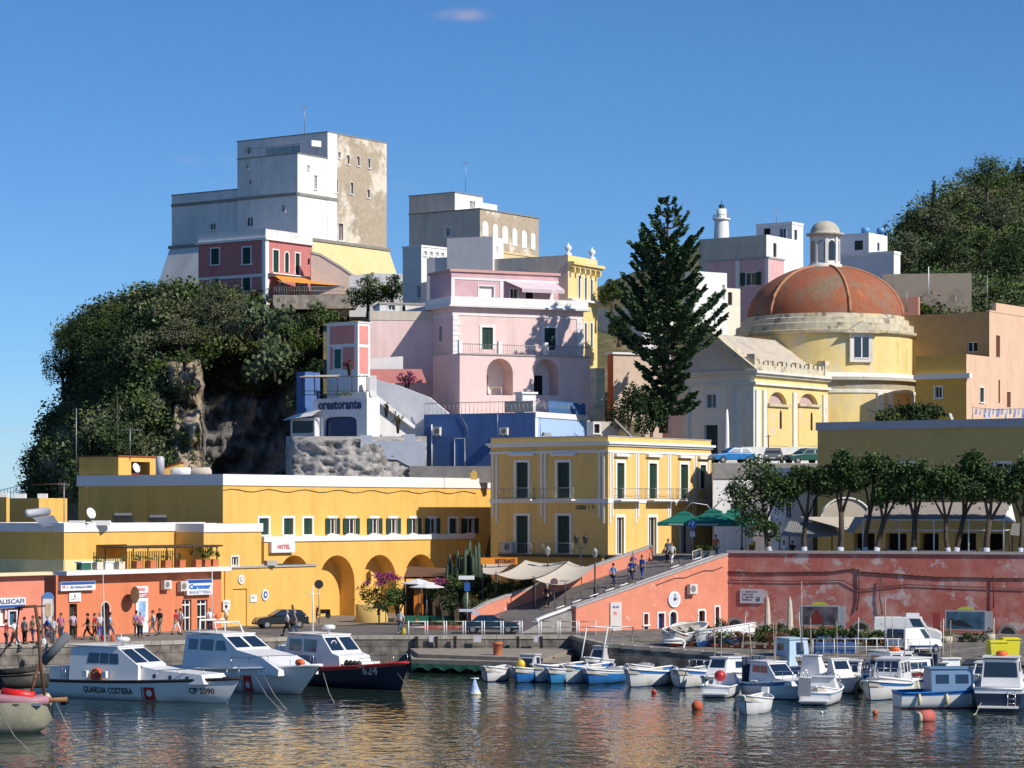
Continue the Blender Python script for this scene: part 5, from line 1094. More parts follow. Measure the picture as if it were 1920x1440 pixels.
pxwall('back_wall', [(690, 706), (706, 712), (745, 722), (805, 745), (840, 774), (840, 845), (690, 845)], 243.5, .5, CRW, t, yaw=RAD(-12)); pxwall('pillar', [(693, 704), (705, 704), (705, 746), (693, 746)], 240.6, .7, WHITE, t)
pxwall('sloping_parapet', [(694, 735), (703, 737), (779, 798), (777, 804), (760, 792), (694, 742)], 240.3, .5, WHITE, t, yaw=RAD(15)); pxwall('lit_wall', [(688, 744), (700, 747), (765, 797), (770, 803), (757, 832), (688, 832)], 240.8, .3, WHITE, t, yaw=RAD(15))
mb = MB(); mb.poly([PT(*q) for q in ((692, 800, 240.3), (708, 800, 240.6), (708, 824, 240.6), (692, 824, 240.3))]); mb.build('doorway', DARK, t)
for k, (u, v, a, b_, lb) in enumerate(((724, 764, .3, .45, 'small hanging plant on the white stair wall'), (746, 787, .5, .85, 'large hanging plant on the white stair wall'), (700, 812, .4, .6, 'climbing plant in the restaurant doorway'), (755, 822, .3, .35, 'low plant at the foot of the white stair'))):
    bush('hanging_plant', lb, 'plant', PT(u, v, 239.8), (a, .3, b_), 260, .14, LEAF2, group='plants on the white stair', rs=k)
pxwall('terrace_parapet', [(676, 816), (698, 816), (698, 827), (758, 827), (758, 814), (778, 814), (778, 827), (797, 827), (797, 876), (770, 876), (745, 862), (690, 858), (676, 850)], 235.2, .5, mat('grey_blue_wall', (.42, .46, .54), stain=((.5, .5, .5), .5, .5, .3)), None, label='grey blue stepped parapet on the rock right of the restaurant', cat='wall')
# ---- cobalt blue house
t = house('blue_house', 'cobalt blue house with its sunny side coloured paler behind the corner building', 'house', 1003, 236, zb=13)
B = Block(t, 1003, 236, 795, 1101, 773, 13, BLUE, th=28); B.mr = SUNBLUE; BH = B
window(t, B.L, 853, 823, 871, 874, 'door', fw=.07, smat=mat('light_blue_door', (.10, .22, .50)), depth=.1); B.done(para=.2)
mb = MB(); B.R.slab(mb, 0, B.R.L, B.zt-.45, B.zt+.06, 0, .1); B.R.slab(mb, 0, .5, 13, B.zt-.4, 0, .05); mb.build('white_band', WHITE, t)
ac_unit(B.L, 816, 801, 829, 816, 'left air conditioner on the cobalt blue wall'); ac_unit(B.L, 941, 802, 955, 815, 'right air conditioner on the cobalt blue wall')
mb = MB(); mb.tube([B.L.pt(B.L.sz(810, 780)[0], z, .06) for z in (14.8, 19)], .07, 6); tag(mb.build('drain_pipe', WHITE2), 'white drain pipe down the left part of the cobalt blue wall', 'pipe')
mb = MB(); mb.tube([B.L.pt(B.L.sz(u, v)[0], B.L.sz(u, v)[1], .05) for u, v in ((862, 775), (876, 800), (880, 840))], .02, 4); tag(mb.build('cable', METAL), 'thin pale cable hanging down the cobalt blue wall', 'cable')
t = thing('roof_terrace_fence', 'railings with beige and blue panels around the blue house roof', 'fence', B.L.pt(2, B.zt, 0)); mb = MB(); z = B.zt
for k in range(28): p = B.L.pt(B.L.L*k/27, z, -.2); mb.tube([p, p+Vector((0, 0, 1.05))], .02, 3)
mb.tube([B.L.pt(0, z+1.05, -.2), B.L.pt(B.L.L, z+1.05, -.2)], .03, 4)
for k in range(28): p = B.R.pt(B.R.L*k/27, z, -.2); mb.tube([p, p+Vector((0, 0, 1.05))], .02, 3)
mb.build('railing', METAL, t); mb = MB(); B.L.slab(mb, .3, 3.3, z+.05, z+1.1, -.26, -.22); mb.build('beige_screen', BEIGE, t); a = B.R.sz(1032, 0)[0]; mb = MB(); B.R.slab(mb, a, B.R.L, z+.05, z+1.2, -.26, -.22); mb.build('blue_screen', mat('blue_net', (.05, .16, .38)), t)
mb = MB(); p = B.R.pt(1.2, z, -1.6); mb.box(p, (1.4, 1.4, 1.75), RAD(28)); mb.box(p+Vector((0, 0, 1.75)), (1.7, 1.7, .18), RAD(28)); tag(mb.build('stair_turret', WHITE), 'small white stair turret with a flat cap on the blue house roof', 'turret')
pxwall('concrete_wall', [(768, 874), (935, 874), (935, 905), (768, 905)], 234.5, .6, CONC, None, yaw=RAD(-8), label='grey concrete wall below the blue house', cat='wall')
t, B = simple('roof_hut', 'small grey hut with a sloping roof slab behind the corner building', 1112, 239, 1100, 1160, 790, 14, BEIGE, th=70, wr=((1114, 795, 1124, 812, 'hole'),), cat='hut'); mb = MB(); p = PT(1152, 788, 238.5); mb.obox(p, (1.6, 0, -1.6), (0, 2.5, 0), (.12, 0, .12)); mb.build('roof_slab', COPE, t)
# ---- behind the Norfolk pine
simple('grey_house', 'plain grey house half hidden behind the Norfolk pine', 1205, 272, 1122, 1262, 578, 16, GREYPL, cop=.5, wl=((1150, 605, 1160, 640, 'hole'),))
t, B = simple('orange_hut', 'small hut with a terracotta side wall and beige front left of the church', 1150, 252, 1139, 1242, 664, 14, TERRA, th=66, mr=mat('peach_beige', (.62, .48, .38)), cat='house'); B.ring(B.zt, B.zt+.2, .2)
simple('garden_pillar', 'peeling beige garden pillar between the pink house and the orange hut', 1118, 246, 1106, 1134, 690, 17, CHST, th=50, cat='pillar')
# ---- houses behind the church
t, B = simple('pink_villa', 'rosy pink house with open dark shutters between the pine and the dome', 1441, 330, 1325, 1470, 483, 30, mat('rosy_pink', (.74, .45, .44), stain=((.56, .34, .33), .5, .5, .3)), wl=((1398, 511, 1418, 535, 'open'),), fw=.1); B.ring(B.zt-.1, B.zt+.15, .1, m=COPE); B.pil('L', (1383,), 30, B.zt, .6, .06); B.pil('L', (1438,), 30, B.zt, .5, .06)
simple('beige_house', 'beige and white house standing above the rosy pink house', 1437, 340, 1310, 1505, 440, 34, BEIGE, mr=WHITE, wr=((1450, 456, 1456, 482, 'hole'),), fw=0)
simple('white_villa', 'white cubic house with dark windows left of the church lantern', 1485, 350, 1418, 1506, 416, 36, mat('shaded_white2', (.70, .70, .72)), mr=WHITE, wl=((1432, 428, 1445, 440, 'hole'), (1461, 428, 1474, 450)), wr=((1489, 431, 1494, 452, 'hole'),), cop=.3, fw=.08)  # bluish left face carries shade in its colour, beside plain white
simple('white_house', 'white lit house with a pale shutter right beside the Norfolk pine', 1300, 300, 1296, 1363, 508, 30, WHITE, th=55, LL=2, wr=((1354, 534, 1359, 562),), fw=0)
simple('white_house', 'narrow cream house with a dark door beside the rosy pink house', 1363, 304, 1360, 1388, 540, 28, mat('cream_white', (.80, .74, .60)), th=55, LL=1, wr=((1365, 548, 1373, 572, 'hole'),), fw=0)
simple('white_house', 'low white building in front of the lit house beside the pine', 1300, 292, 1294, 1347, 572, 27, WHITE, th=60, LL=2)
t, B = simple('white_villa', 'white house with blue roof tanks right of the church lantern', 1629, 342, 1566, 1664, 436, 34, mat('shaded_white3', (.72, .72, .74)), mr=WHITE, wl=((1602, 451, 1618, 469, 'shut'),), wr=((1645, 455, 1649, 470, 'hole'),), fw=0)  # the left face's shade is coloured into this cooler white
simple('white_house', 'low long white house with a flat ledge below the villa with roof tanks', 1676, 334, 1566, 1688, 471, 33, mat('shaded_white4', (.66, .68, .72)), mr=WHITE, cop=.35)  # cooler white on the left holds that side's shade as colour
for (u, r, lb) in ((1623, .62, 'left blue plastic tank on the white villa roof'), (1651, .55, 'right blue plastic tank on the white villa roof')):
    mb = MB(); mb.lathe(PT(u, 438, 346), [(0, 0), (r, 0), (r, .6), (r*.7, .8), (0, .85)], 14); tag(mb.build('water_tank', paint('tank_blue', (.12, .36, .68))), lb, 'water tank', 'roof water tanks')
simple('brown_wall', 'long grey brown garden wall below the right hand hill', 1822, 318, 1655, 1830, 512, 30, mat('brown_render', (.34, .28, .22), stain=((.18, .15, .12), .3, .5, .2)), cat='wall', th=8, LR=1)
simple('coral_garden_wall', 'low coral garden wall right of the tiled dome', 1722, 312, 1668, 1738, 556, 28, mat('coral_dim', (.60, .28, .2)), cat='wall', th=20, LR=1)
t = thing('lighthouse', 'white lighthouse with a gallery and dark lantern behind the pine', 'lighthouse', PT(1353, 450, 560)); p = t.location; s_ = 560/K
mb = MB(); mb.lathe((p.x, p.y, 0), [(150, -2), (90, p.z-38), (40, p.z-16), (12, p.z-4), (3, p.z-.5), (0, p.z-.4)], 32); struct(mb, 'far_hill', SOIL)
mb = MB(); mb.lathe(p-Vector((0, 0, 2)), [(15.5*s_, 0), (13*s_, 36*s_+2)], 24); mb.build('tower', WHITE, t)
mb = MB(); z = 36*s_; mb.lathe(p+Vector((0, 0, z)), [(13*s_, 0), (16.5*s_, 1.5*s_), (16.5*s_, 4*s_), (0, 4*s_)], 24); g = mb.build('gallery', WHITE2, t); mb = MB()
for k in range(14): a = k*2*pi/14; q = p+Vector((16*s_*cos(a), 16*s_*sin(a), z+4*s_)); mb.tube([q, q+Vector((0, 0, 6*s_))], .05, 3)
mb.tube([p+Vector((16*s_*cos(a), 16*s_*sin(a), z+10*s_)) for a in [k*pi/10 for k in range(21)]], .06, 4); mb.build('railing', METAL, g)
mb = MB(); mb.lathe(p+Vector((0, 0, z+4*s_)), [(9.5*s_, 0), (9*s_, 18*s_), (0, 18*s_)], 20); mb.build('upper_tower', WHITE, t)
mb = MB(); mb.lathe(p+Vector((0, 0, z+22*s_)), [(5*s_, 0), (5*s_, 6*s_), (6*s_, 6.4*s_), (0, 11*s_)], 14); mb.tube([p+Vector((0, 0, z+32*s_)), p+Vector((0, 0, z+39*s_))], .07, 4); mb.build('lantern', mat('lantern_dark', (.08, .11, .14), .3), t)
# ---- brown and salmon house at the right
t, B = simple('salmon_house', 'tall salmon and brown house at the right edge with narrow brown shutters', 1855, 264, 1696, 2010, 584, 14, mat('brown_ochre', (.42, .28, .13), stain=((.34, .22, .11), .3, .5, .25)), mr=SALMON, wl=((1814, 641, 1833, 660),), wr=((1867.5, 629, 1875, 670, 'shut'), (1867.5, 712, 1875, 756, 'shut'), (1888, 735, 1895, 764, 'shut')), fw=.0, cop=None, kind='glass')
for o in t.children_recursive:
    if o.name.startswith('shutter'): o.data.materials[0] = BROWN
mb = MB(); B.R.slab(mb, 0, 18, B.zt, B.zt+.15, -.4, .05); B.R.slab(mb, 1.6, 18, B.zt+.15, B.zt+1.0, -.4, .02); mb.build('parapet', SALMON, t)
t, B = simple('salmon_annex', 'lower yellow and salmon annex between the church and the salmon house', 1812, 256, 1717, 1872, 664, 14, mat('annex_ochre', (.62, .40, .10), stain=((.5, .33, .1), .4, .5, .3)), mr=SALMON, wl=((1753, 725, 1766, 746),), wr=((1837, 727, 1844, 754, 'shut'),), fw=.12)
mb = MB(); z = zat(700, 256); B.L.slab(mb, -.6, B.L.L, z-.5, z, 0, .55); B.R.slab(mb, -.5, .2, z-.5, z, 0, .4); mb.build('cornice', WHITE2, t)
bush('laurel_bush', 'wide dark green bush behind the olive building roof', 'shrub', PT(1720, 772, 236), (3.6, 2, 1.3), 2400, .3, LEAF1, rs=8); bush('laurel_bush', 'bright green bush between the church and the olive building roof', 'shrub', PT(1665, 780, 235), (1.7, 1.4, 1.0), 1000, .28, LEAF2, rs=9)
s = thing('laundry_line', 'washing line full of pale laundry in front of the salmon house', 'laundry', PT(1830, 784, 240)); mb = MB()
for u in (1824, 1925): mb.tube([PT(u, 790, 240), PT(u, 762, 240)], .04, 5)
mb.tube([PT(1824, 764, 240), PT(1870, 768, 240), PT(1925, 765, 240)], .015, 4); mb.build('line', METAL, s)
for k in range(12):
    u = 1828+k*8; w = random.uniform(.25, .38); h = random.uniform(.5, .95); p = PT(u, 766, 240); mb = MB(); mb.poly([p, p+Vector((w, .02, 0)), p+Vector((w*1.02, .12, -h)), p+Vector((w*.5, .0, -h*1.05)), p+Vector((0, .1, -h))]); mb.build('garment', [mat('laundry_lilac', (.62, .60, .78)), mat('laundry_white', (.8, .8, .82)), mat('laundry_blue', (.45, .52, .72))][k % 3], s)
# ---- olive building on the promenade
t = house('olive_building', 'wide flat olive ochre building with a grey roof band behind the promenade trees', 'building', 1990, 200, zb=7)
B = Block(t, 1990, 200, 1533, 2080, 0, 7, OLIVE, zt=18.15); OB = B
for (u0, v0, u1, v1) in ((1600, 1000, 1640, 1032), (1660, 1000, 1700, 1032), (1725, 1000, 1760, 1032), (1790, 1000, 1830, 1032), (1850, 1000, 1880, 1032)): window(t, B.L, u0, v0, u1, v1, 'hole', fw=0, depth=.8, name='shop_opening')
for u in (1700, 1880): window(t, B.L, u-14, 868, u+14, 884, 'glass', fw=.15)
B.done(para=.3); B.ring(B.zt-.62, B.zt+.05, .12, m=mat('grey_band', (.45, .45, .48)))
simple('roof_parapet', 'grey roof upstand on the olive building', 2000, 214, 1700, 2080, 785, 17, mat('grey_band2', (.36, .38, .44)), cat='wall', th=28)
for (u, lb) in ((1779, 'left white strut on the olive building roof'), (1846, 'right white strut on the olive building roof')):
    mb = MB(); p = PT(u, 775, 210.5); mb.obox(p, (.35, 0, -.9), (.22, 0, 0), (0, .1, 0)); tag(mb.build('roof_strut', WHITE), lb, 'strut', 'white struts on the olive roof')
# retaining wall and white house under the upper road
t, B = simple('upper_road_wall', 'white retaining wall with a grey top band holding the upper road', 1337, 221, 1335, 1560, 868, 7, WHITE, th=84, LL=.3, cat='wall'); B.zt = B.zt; mb = MB(); B.R.slab(mb, 0, B.R.L, B.zt-1.35, B.zt-.02, 0, .12); mb.build('grey_band', CONC, t); URW = B
t, B = simple('white_shop', 'white house with green shutters between the promenade trees', 1441, 214.5, 1436, 1524, 877, 7, WHITE, th=70, LL=3, wr=((1474, 908, 1486, 934, 'shut'), (1474, 942, 1486, 972)), fw=.1)
# ================================================================ THE CHURCH
t = house('domed_church', 'yellow and white church with a red tiled dome, stone lantern and pediment front', 'church', 1415, 250, zb=15)
B = Block(t, 1415, 250, 1240, 1560, 700, 14.8, CHY, zt=24.3); B.m = mat('shaded_cream', (.84, .82, .76), var=.08); B.mr = CHY; CB = B
window(t, B.L, 1324, 739, 1343, 765, 'glass', fw=.45, depth=.3); window(t, B.L, 1320, 797, 1346, 880, 'door', fw=.55, depth=.5, smat=mat('church_door', (.05, .08, .09)))
for (u0, u1, v0) in ((1440, 1476, 735), (1498, 1534, 738)):
    r = B.R.rect(u0, v0, u1, 762); B.R.holes.append((r[0], r[1], r[2], r[3], 1, .5)); m2 = MB(); m2.poly([B.R.pt(*x, -.49) for x in arcpts(*r, 1)]); m2.build('lunette', mat('lunette_mauve', (.52, .38, .36)), t)
    r2 = B.R.rect(u0-1, 762, u1+1, 836); mb = MB(); B.R.slab(mb, r2[0], r2[1], r2[2], r2[3], -.02, .06); mb.build('chapel_wall', mat('peeling_yellow', (.80, .58, .24), stain=(((.62, .56, .46), .9, .56, .06), ((.35, .30, .24), 1.6, .66, .05)), var=.12), t); mb = MB(); B.R.slab(mb, r2[0]-.15, r2[1]+.15, r2[3]-.05, r2[3]+.22, -.02, .3); mb.build('chapel_cornice', CHST, t)
    ct = (r2[0]+r2[1])/2+.5; mb = MB(); mb.extr([(ct-.2, 19), (ct+.2, 19), (ct+.2, 20.6), (ct, 20.9), (ct-.2, 20.6)], B.C.to_3d()+B.R.n.to_3d()*.05, B.R.d.to_3d(), (0, 0, 1), B.R.n.to_3d()*.03); mb.build('slit_window', DARK, t)
B.done(rm=CHST)
zc = B.zt
for (u, side, w) in ((1249, 'L', 1.0), (1286, 'L', .8), (1370, 'L', .85), (1406, 'L', 1.1)): B.pil(side, (u,), 14.8, zc-.9, w, .22, m=CHW)
for (u, w) in ((1419, .9), (1432, .7), (1488, .7), (1545, .9)): B.pil('R', (u,), 14.8, zc-1.6, w, .2, m=CHW)
for F, L in ((B.L, B.L.L), (B.R, B.R.L)):
    for (z0, z1, p) in ((zc-1.1, zc-.85, .28), (zc-.25, zc, .35), (zc, zc+.25, .62)): mb = MB(); F.slab(mb, -p if F is B.L else 0, L+(.3 if F is B.L else 0), z0, z1, 0, p); mb.build('entablature', CHW, t)
mb = MB(); B.R.slab(mb, -.2, B.R.L, 14.8, 16.2, 0, .5); mb.build('plinth', WHITE, t)
# pediment and gable roof
Lw = B.L.L; mid = Lw/2; ap = zc+4.7; n3 = B.L.n.to_3d()
mb = MB(); mb.extr([(0, zc+.25), (Lw, zc+.25), (mid, ap-.5)], B.C.to_3d(), B.dl.to_3d(), (0, 0, 1), B.dr.to_3d()*.4); mb.build('tympanum', mat('tympanum_grey', (.60, .55, .48), var=.15), t)
mb = MB()
for (a, b_) in (((-.6, zc+.25), (mid, ap)), ((Lw+.6, zc+.25), (mid, ap))):
    mb.extr([a, b_, (b_[0], b_[1]-.75), (a[0]+(1.3 if a[0] < 0 else -1.3), zc+.25)], B.C.to_3d()+n3*.45, B.dl.to_3d(), (0, 0, 1), -n3*1.5)
mb.build('raking_cornice', CHST, t)
mb = MB(); Rr = B.R.L+2; mb.extr([(.3, zc+.3), (Lw-.3, zc+.3), (mid, ap-.55)], B.C.to_3d()+B.dr.to_3d()*1.0, B.dl.to_3d(), (0, 0, 1), B.dr.to_3d()*Rr); mb.build('gable_roof', mat('roof_plaster', (.52, .46, .38), stain=((.38, .33, .27), .5, .5, .2), var=.15), t)
# attic parapet along the side: rough scalloped stones
mb = MB(); B.R.slab(mb, .3, B.R.L-.8, zc+.25, zc+.9, -.7, -.1)
for k in range(16): a = .3+k*(B.R.L-1.1)/16; B.R.slab(mb, a, a+(B.R.L-1.1)/16*.7, zc+.9, zc+1.35+.1*sin(k*2.2), -.65, -.15)
B.R.slab(mb, B.R.L-1.5, B.R.L-.5, zc+.25, zc+1.9, -.9, 0); B.R.slab(mb, 0, .8, zc+.25, zc+1.9, -.9, 0); mb.build('attic_parapet', CHST, t)
# drum, stepped rings, dome, lantern
yc = 272; s_ = yc/K; cx = (1547-960)*s_; cc = Vector((cx, yc, 0)); R = 170*s_; A = 56
zl0, zl1 = 14.8, zat(700, yc-R); zt_ = lambda v, r=R: zat(v, yc-r)
mb = MB(); mb.lathe(cc, [(R, 13), (R, zt_(712))], A); mb.build('drum_wall', CHY, t)
mb = MB(); z = zt_(712); mb.lathe(cc, [(R, z-1.3), (R+.12, z-1.3), (R+.12, z-1.0), (R, z-.95), (R, z), (R+.5, z), (R+.62, z+.3), (R+.1, z+.75), (R-.25, z+.8)], A, sm=False); mb.build('drum_cornice', CHW, t)
R2 = 167*s_; mb = MB(); mb.lathe(cc, [(R2-.15, z+.7), (R2-.15, zt_(620))], A); dw = mb.build('upper_drum_wall', CHY, t)
mb = MB(); z = zt_(622); mb.lathe(cc, [(R2-.1, z-.15), (R2+.3, z), (R2+.35, z+.25), (R2+.02, z+.32), (R2, z+1.0), (R2-.5, z+1.1), (R2-.55, z+1.6), (R2-1.0, z+1.7), (R2-1.05, z+2.05), (R2-1.3, z+2.1), (0, z+2.15)], A, sm=False); mb.build('stepped_ring', CHST, t); zd = z+2.1
Rd = 146*s_; hd = 5.5; mb = MB(); mb.lathe(cc+Vector((0, 0, zd)), [(Rd*cos(a), hd*sin(a)) for a in [k*pi/2/16*.93 for k in range(17)]], 64); dm = mb.build('dome', mat('dome_tile', (.37, .12, .06), stain=(((.25, .17, .11), .28, .46, .14), ((.50, .17, .07), .9, .60, .1), ((.16, .11, .075), 2.6, .56, .1)), var=.3, scale=4, bump=.35), t)
mb = MB()
for k in range(6):
    az = -pi/2+.19+k*pi/3; pts = [cc+Vector(((Rd+.04)*cos(a)*cos(az), (Rd+.04)*cos(a)*sin(az), zd+(hd+.04)*sin(a))) for a in [q*pi/2/16*.93 for q in range(17)]]; mb.tube(pts, .17, 6)
mb.build('rib', mat('rib_terracotta', (.46, .22, .12), var=.2, scale=2), dm)
zl = zd+hd*sin(pi/2*.93)-.3; Rl = 31*s_; mb = MB(); mb.lathe(cc+Vector((0, 0, zl)), [(Rl*1.05, 0), (Rl*1.02, .5), (Rl*.82, .6), (Rl*.82, 3.55)], 24); mb.build('lantern_wall', CHW, t)
LANT = mat('lantern_stone', (.50, .46, .38), stain=((.28, .25, .2), .8, .52, .15), var=.15)
mb = MB(); mb.lathe(cc+Vector((0, 0, zl+3.5)), [(Rl*.85, 0), (Rl*1.12, .1), (Rl*1.15, .3), (Rl*.9, .35)]+[(Rl*.9*cos(a), .35+1.35*sin(a)) for a in [k*pi/2/8 for k in range(9)]], 24); mb.build('lantern_cap', LANT, t)
for k in range(8):
    az = -pi/2+.39+k*pi/4; q = cc+Vector((cos(az)*Rl*.82, sin(az)*Rl*.82, zl+.7)); tn = Vector((-sin(az), cos(az), 0)); nn = Vector((cos(az), sin(az), 0))
    mb = MB(); mb.extr([(x-.33, z_) for x, z_ in arcpts(0, .66, .2, 2.3, 1)], q-nn*.1, tn, (0, 0, 1), nn*.15); mb.build('lantern_window', GLASS if k % 2 == 0 else mat('grey_shutter', (.3, .34, .38)), t)
    a2 = az+pi/8; q = cc+Vector((cos(a2)*Rl*.82, sin(a2)*Rl*.82, zl+.6)); tn = Vector((-sin(a2), cos(a2), 0)); nn = Vector((cos(a2), sin(a2), 0)); mb = MB(); mb.obox(q-tn*.16-nn*.05, tn*.32, nn*.2, (0, 0, 2.9)); mb.build('lantern_pilaster', CHW, t)
# drum window with its little pediment, and pilasters
uw = 1590; az = math.asin(min(1, (uw-1547)*s_/R2*1.06)); nn = Vector((sin(az), -cos(az), 0)); tn = Vector((cos(az), sin(az), 0)); q = cc+nn*(R2-.18)
z0, z1 = zt_(672), zt_(632); mb = MB(); mb.obox(q-tn*1.25+Vector((0, 0, z0-.35)), tn*2.5, nn*.3, (0, 0, z1-z0+.8)); fr = mb.build('window', CHW, t)
mb = MB(); mb.obox(q-tn*.8+nn*.3+Vector((0, 0, z0)), tn*1.6, nn*.03, (0, 0, z1-z0)); mb.build('pane', GLASS, fr); mb = MB()
for e in (-.06, ): mb.obox(q+tn*e+nn*.33+Vector((0, 0, z0)), tn*.12, nn*.04, (0, 0, z1-z0))
mb.obox(q-tn*.8+nn*.33+Vector((0, 0, z0)), tn*1.6, nn*.04, (0, 0, .12)); mb.build('glazing_bar', WHITE2, fr)
mb = MB(); z = zt_(624); mb.extr([(-2.0, z), (2.0, z), (0, z+1.25)], q+nn*.1, tn, (0, 0, 1), nn*.75); mb.build('small_pediment', CHST, t)
for u in (1628, 1648, 1698, 1710):
    az = math.asin(min(.985, (u-1547)*s_/R)); nn = Vector((sin(az), -cos(az), 0)); tn = Vector((cos(az), sin(az), 0)); q = cc+nn*(R-.1); mb = MB(); mb.obox(q-tn*.38+Vector((0, 0, 13)), tn*.76, nn*.3, (0, 0, zt_(712)-14.3)); mb.build('drum_pilaster', CHW, t)
mb = MB(); p = PT(1340, 604, 253); mb.tube([p-Vector((0, 0, .3)), p+Vector((0, 0, 1.3))], .04, 4); mb.tube([p+Vector((-.35, 0, .9)), p+Vector((.35, 0, .9))], .04, 4); tag(mb.build('iron_cross', DMETAL), 'thin iron cross on top of the church pediment', 'cross')
# low white wall before the church with a post and column
t = thing('churchyard_wall', 'low bright white wall along the upper road in front of the church', 'wall', PT(1392, 870, 242)); pxwall('wall', [(1390, 838), (1533, 838), (1540, 880), (1386, 880)], 242, .5, WHITE, t, yaw=RAD(10))
t = thing('memorial_column', 'slender white column on a stepped base in front of the church', 'column', PT(1363, 868, 238)); p = t.location
mb = MB(); mb.box(p, (2.0, 2.0, .5)); mb.box(p+Vector((0, 0, .5)), (1.4, 1.4, .5)); mb.build('base', WHITE, t); mb = MB(); mb.lathe(p+Vector((0, 0, 1.0)), [(.28, 0), (.22, .3), (.18, 2.8), (.1, 3.9), (0, 4)], 12); mb.build('shaft', WHITE, t)
mb = MB(); p = PT(1441, 868, 234); mb.tube([p, PT(1441, 815, 234)], .05, 5); mb.tube([PT(1436, 818, 234), PT(1446, 818, 234)], .03, 4); tag(mb.build('utility_pole', BROWN), 'thin brown pole beside the parked cars before the church', 'pole')
# ================================================================ BOATS
HWHITE = paint('boat_white', (.78, .78, .77), .35); HNAVY = paint('boat_navy', (.012, .018, .045), .3); HBLUE = paint('boat_blue', (.03, .17, .48), .4, var=.15); HLB = paint('boat_light_blue', (.05, .27, .55), .4, var=.15)
BRED = paint('boat_red', (.50, .03, .03)); ANTI = mat('antifouling_dark', (.03, .05, .09), .7); BGL = glassmat('boat_glass', (.015, .03, .06)); ORANGE = paint('safety_orange', (.75, .13, .02), .5); DECKM = mat('worn_deck', (.50, .46, .38), var=.2, scale=3)
RUBB = mat('black_rubber', (.02, .02, .022), .7); WOODB = mat('varnished_wood', (.28, .13, .05), .5, var=.2, scale=6); CHROME = mat('steel_rail', (.6, .6, .62), .25, metal=.9); TARP = mat('grey_tarp', (.26, .27, .30), .8); BSTR = paint('boat_pale_blue', (.35, .52, .68), .45)
def hull(root, L, Bm, fs, fb, mats, double=False, deck=.08, rake=.6, draft=.3, dmat=None, stripe=.22, rubm=None, chine=.84):
    """mats = [side, upper strake, bottom]; x forward, waterline z = 0"""
    N = 16; mb = MB(); st = []
    for i in range(N+1):
        t = i/N
        if double: w = Bm/2*max(.05, sin(pi*min(1, max(0, t)))**.55) if 0 < t < 1 else .03
        else: w = Bm/2*((.86+.14*sin(min(1, t/.45)*pi/2)) if t < .45 else max(.03, (1-((t-.45)/.55)**2.3)))
        zg = fs+(fb-fs)*t**1.8+(.18*fs*(1-t)**4*2 if double else 0); z = [zg, zg-(zg*stripe), zg*.35, .05, -draft*.6*(1-t**3), -draft*(1-t**4)]
        wf = [1, .985, chine+.08 if t < .7 else .86, chine if t < .7 else .62, chine*.6, .02]; row = []
        for zz, f in zip(z, wf):
            x = t*L-rake*(1-zz/zg)*t**5*1.0 if zz >= 0 else t*L-rake*(1+.4)*t**5
            if double: x += (.25*rake*(1-max(zz, 0)/zg))*(1-t)**5
            row.append((x, w*f, zz))
        st.append(row)
    for sg in (1, -1):
        ids = [[mb.vv((x, y*sg, z)) for x, y, z in row] for row in st]
        for i in range(N):
            for k in range(5):
                f = (ids[i][k], ids[i][k+1], ids[i+1][k+1], ids[i+1][k]); mb.face(f if sg < 0 else f[::-1], 1 if k == 0 else (2 if k >= 3 else 0), True)
    a = [(x, y, z) for x, y, z in st[0]]; 
    for k in range(5): p, q = a[k], a[k+1]; mb.poly([p, (p[0], -p[1], p[2]), (q[0], -q[1], q[2]), q], 1 if k == 0 else (2 if k >= 3 else 0))
    h = mb.build('hull', mats, root, local=True)
    mb = MB(); ids = [(mb.vv((r[0][0]-.01, r[0][1]*.95, r[0][2]-deck)), mb.vv((r[0][0]-.01, -r[0][1]*.95, r[0][2]-deck))) for r in st]
    for i in range(N): mb.face((ids[i][0], ids[i+1][0], ids[i+1][1], ids[i][1]))
    if deck > .15:
        for r0, r1 in zip(st, st[1:]):
            for sg in (1, -1): mb.poly([(r0[0][0]-.01, sg*r0[0][1]*.96, r0[0][2]), (r1[0][0]-.01, sg*r1[0][1]*.96, r1[0][2]), (r1[0][0]-.01, sg*r1[0][1]*.95, r1[0][2]-deck), (r0[0][0]-.01, sg*r0[0][1]*.95, r0[0][2]-deck)])
    mb.build('deck', dmat or DECKM, root, local=True)
    mb = MB()
    for sg in (1, -1): mb.tube([(r[0][0]+.0, sg*(r[0][1]+.015), r[0][2]) for r in st], .035+.004*L, 5)
    mb.tube([(st[0][0][0], st[0][0][1], st[0][0][2]), (st[0][0][0], -st[0][0][1], st[0][0][2])], .035+.004*L, 5)
    mb.build('rub_rail', rubm or WHITE2, root, local=True); return st
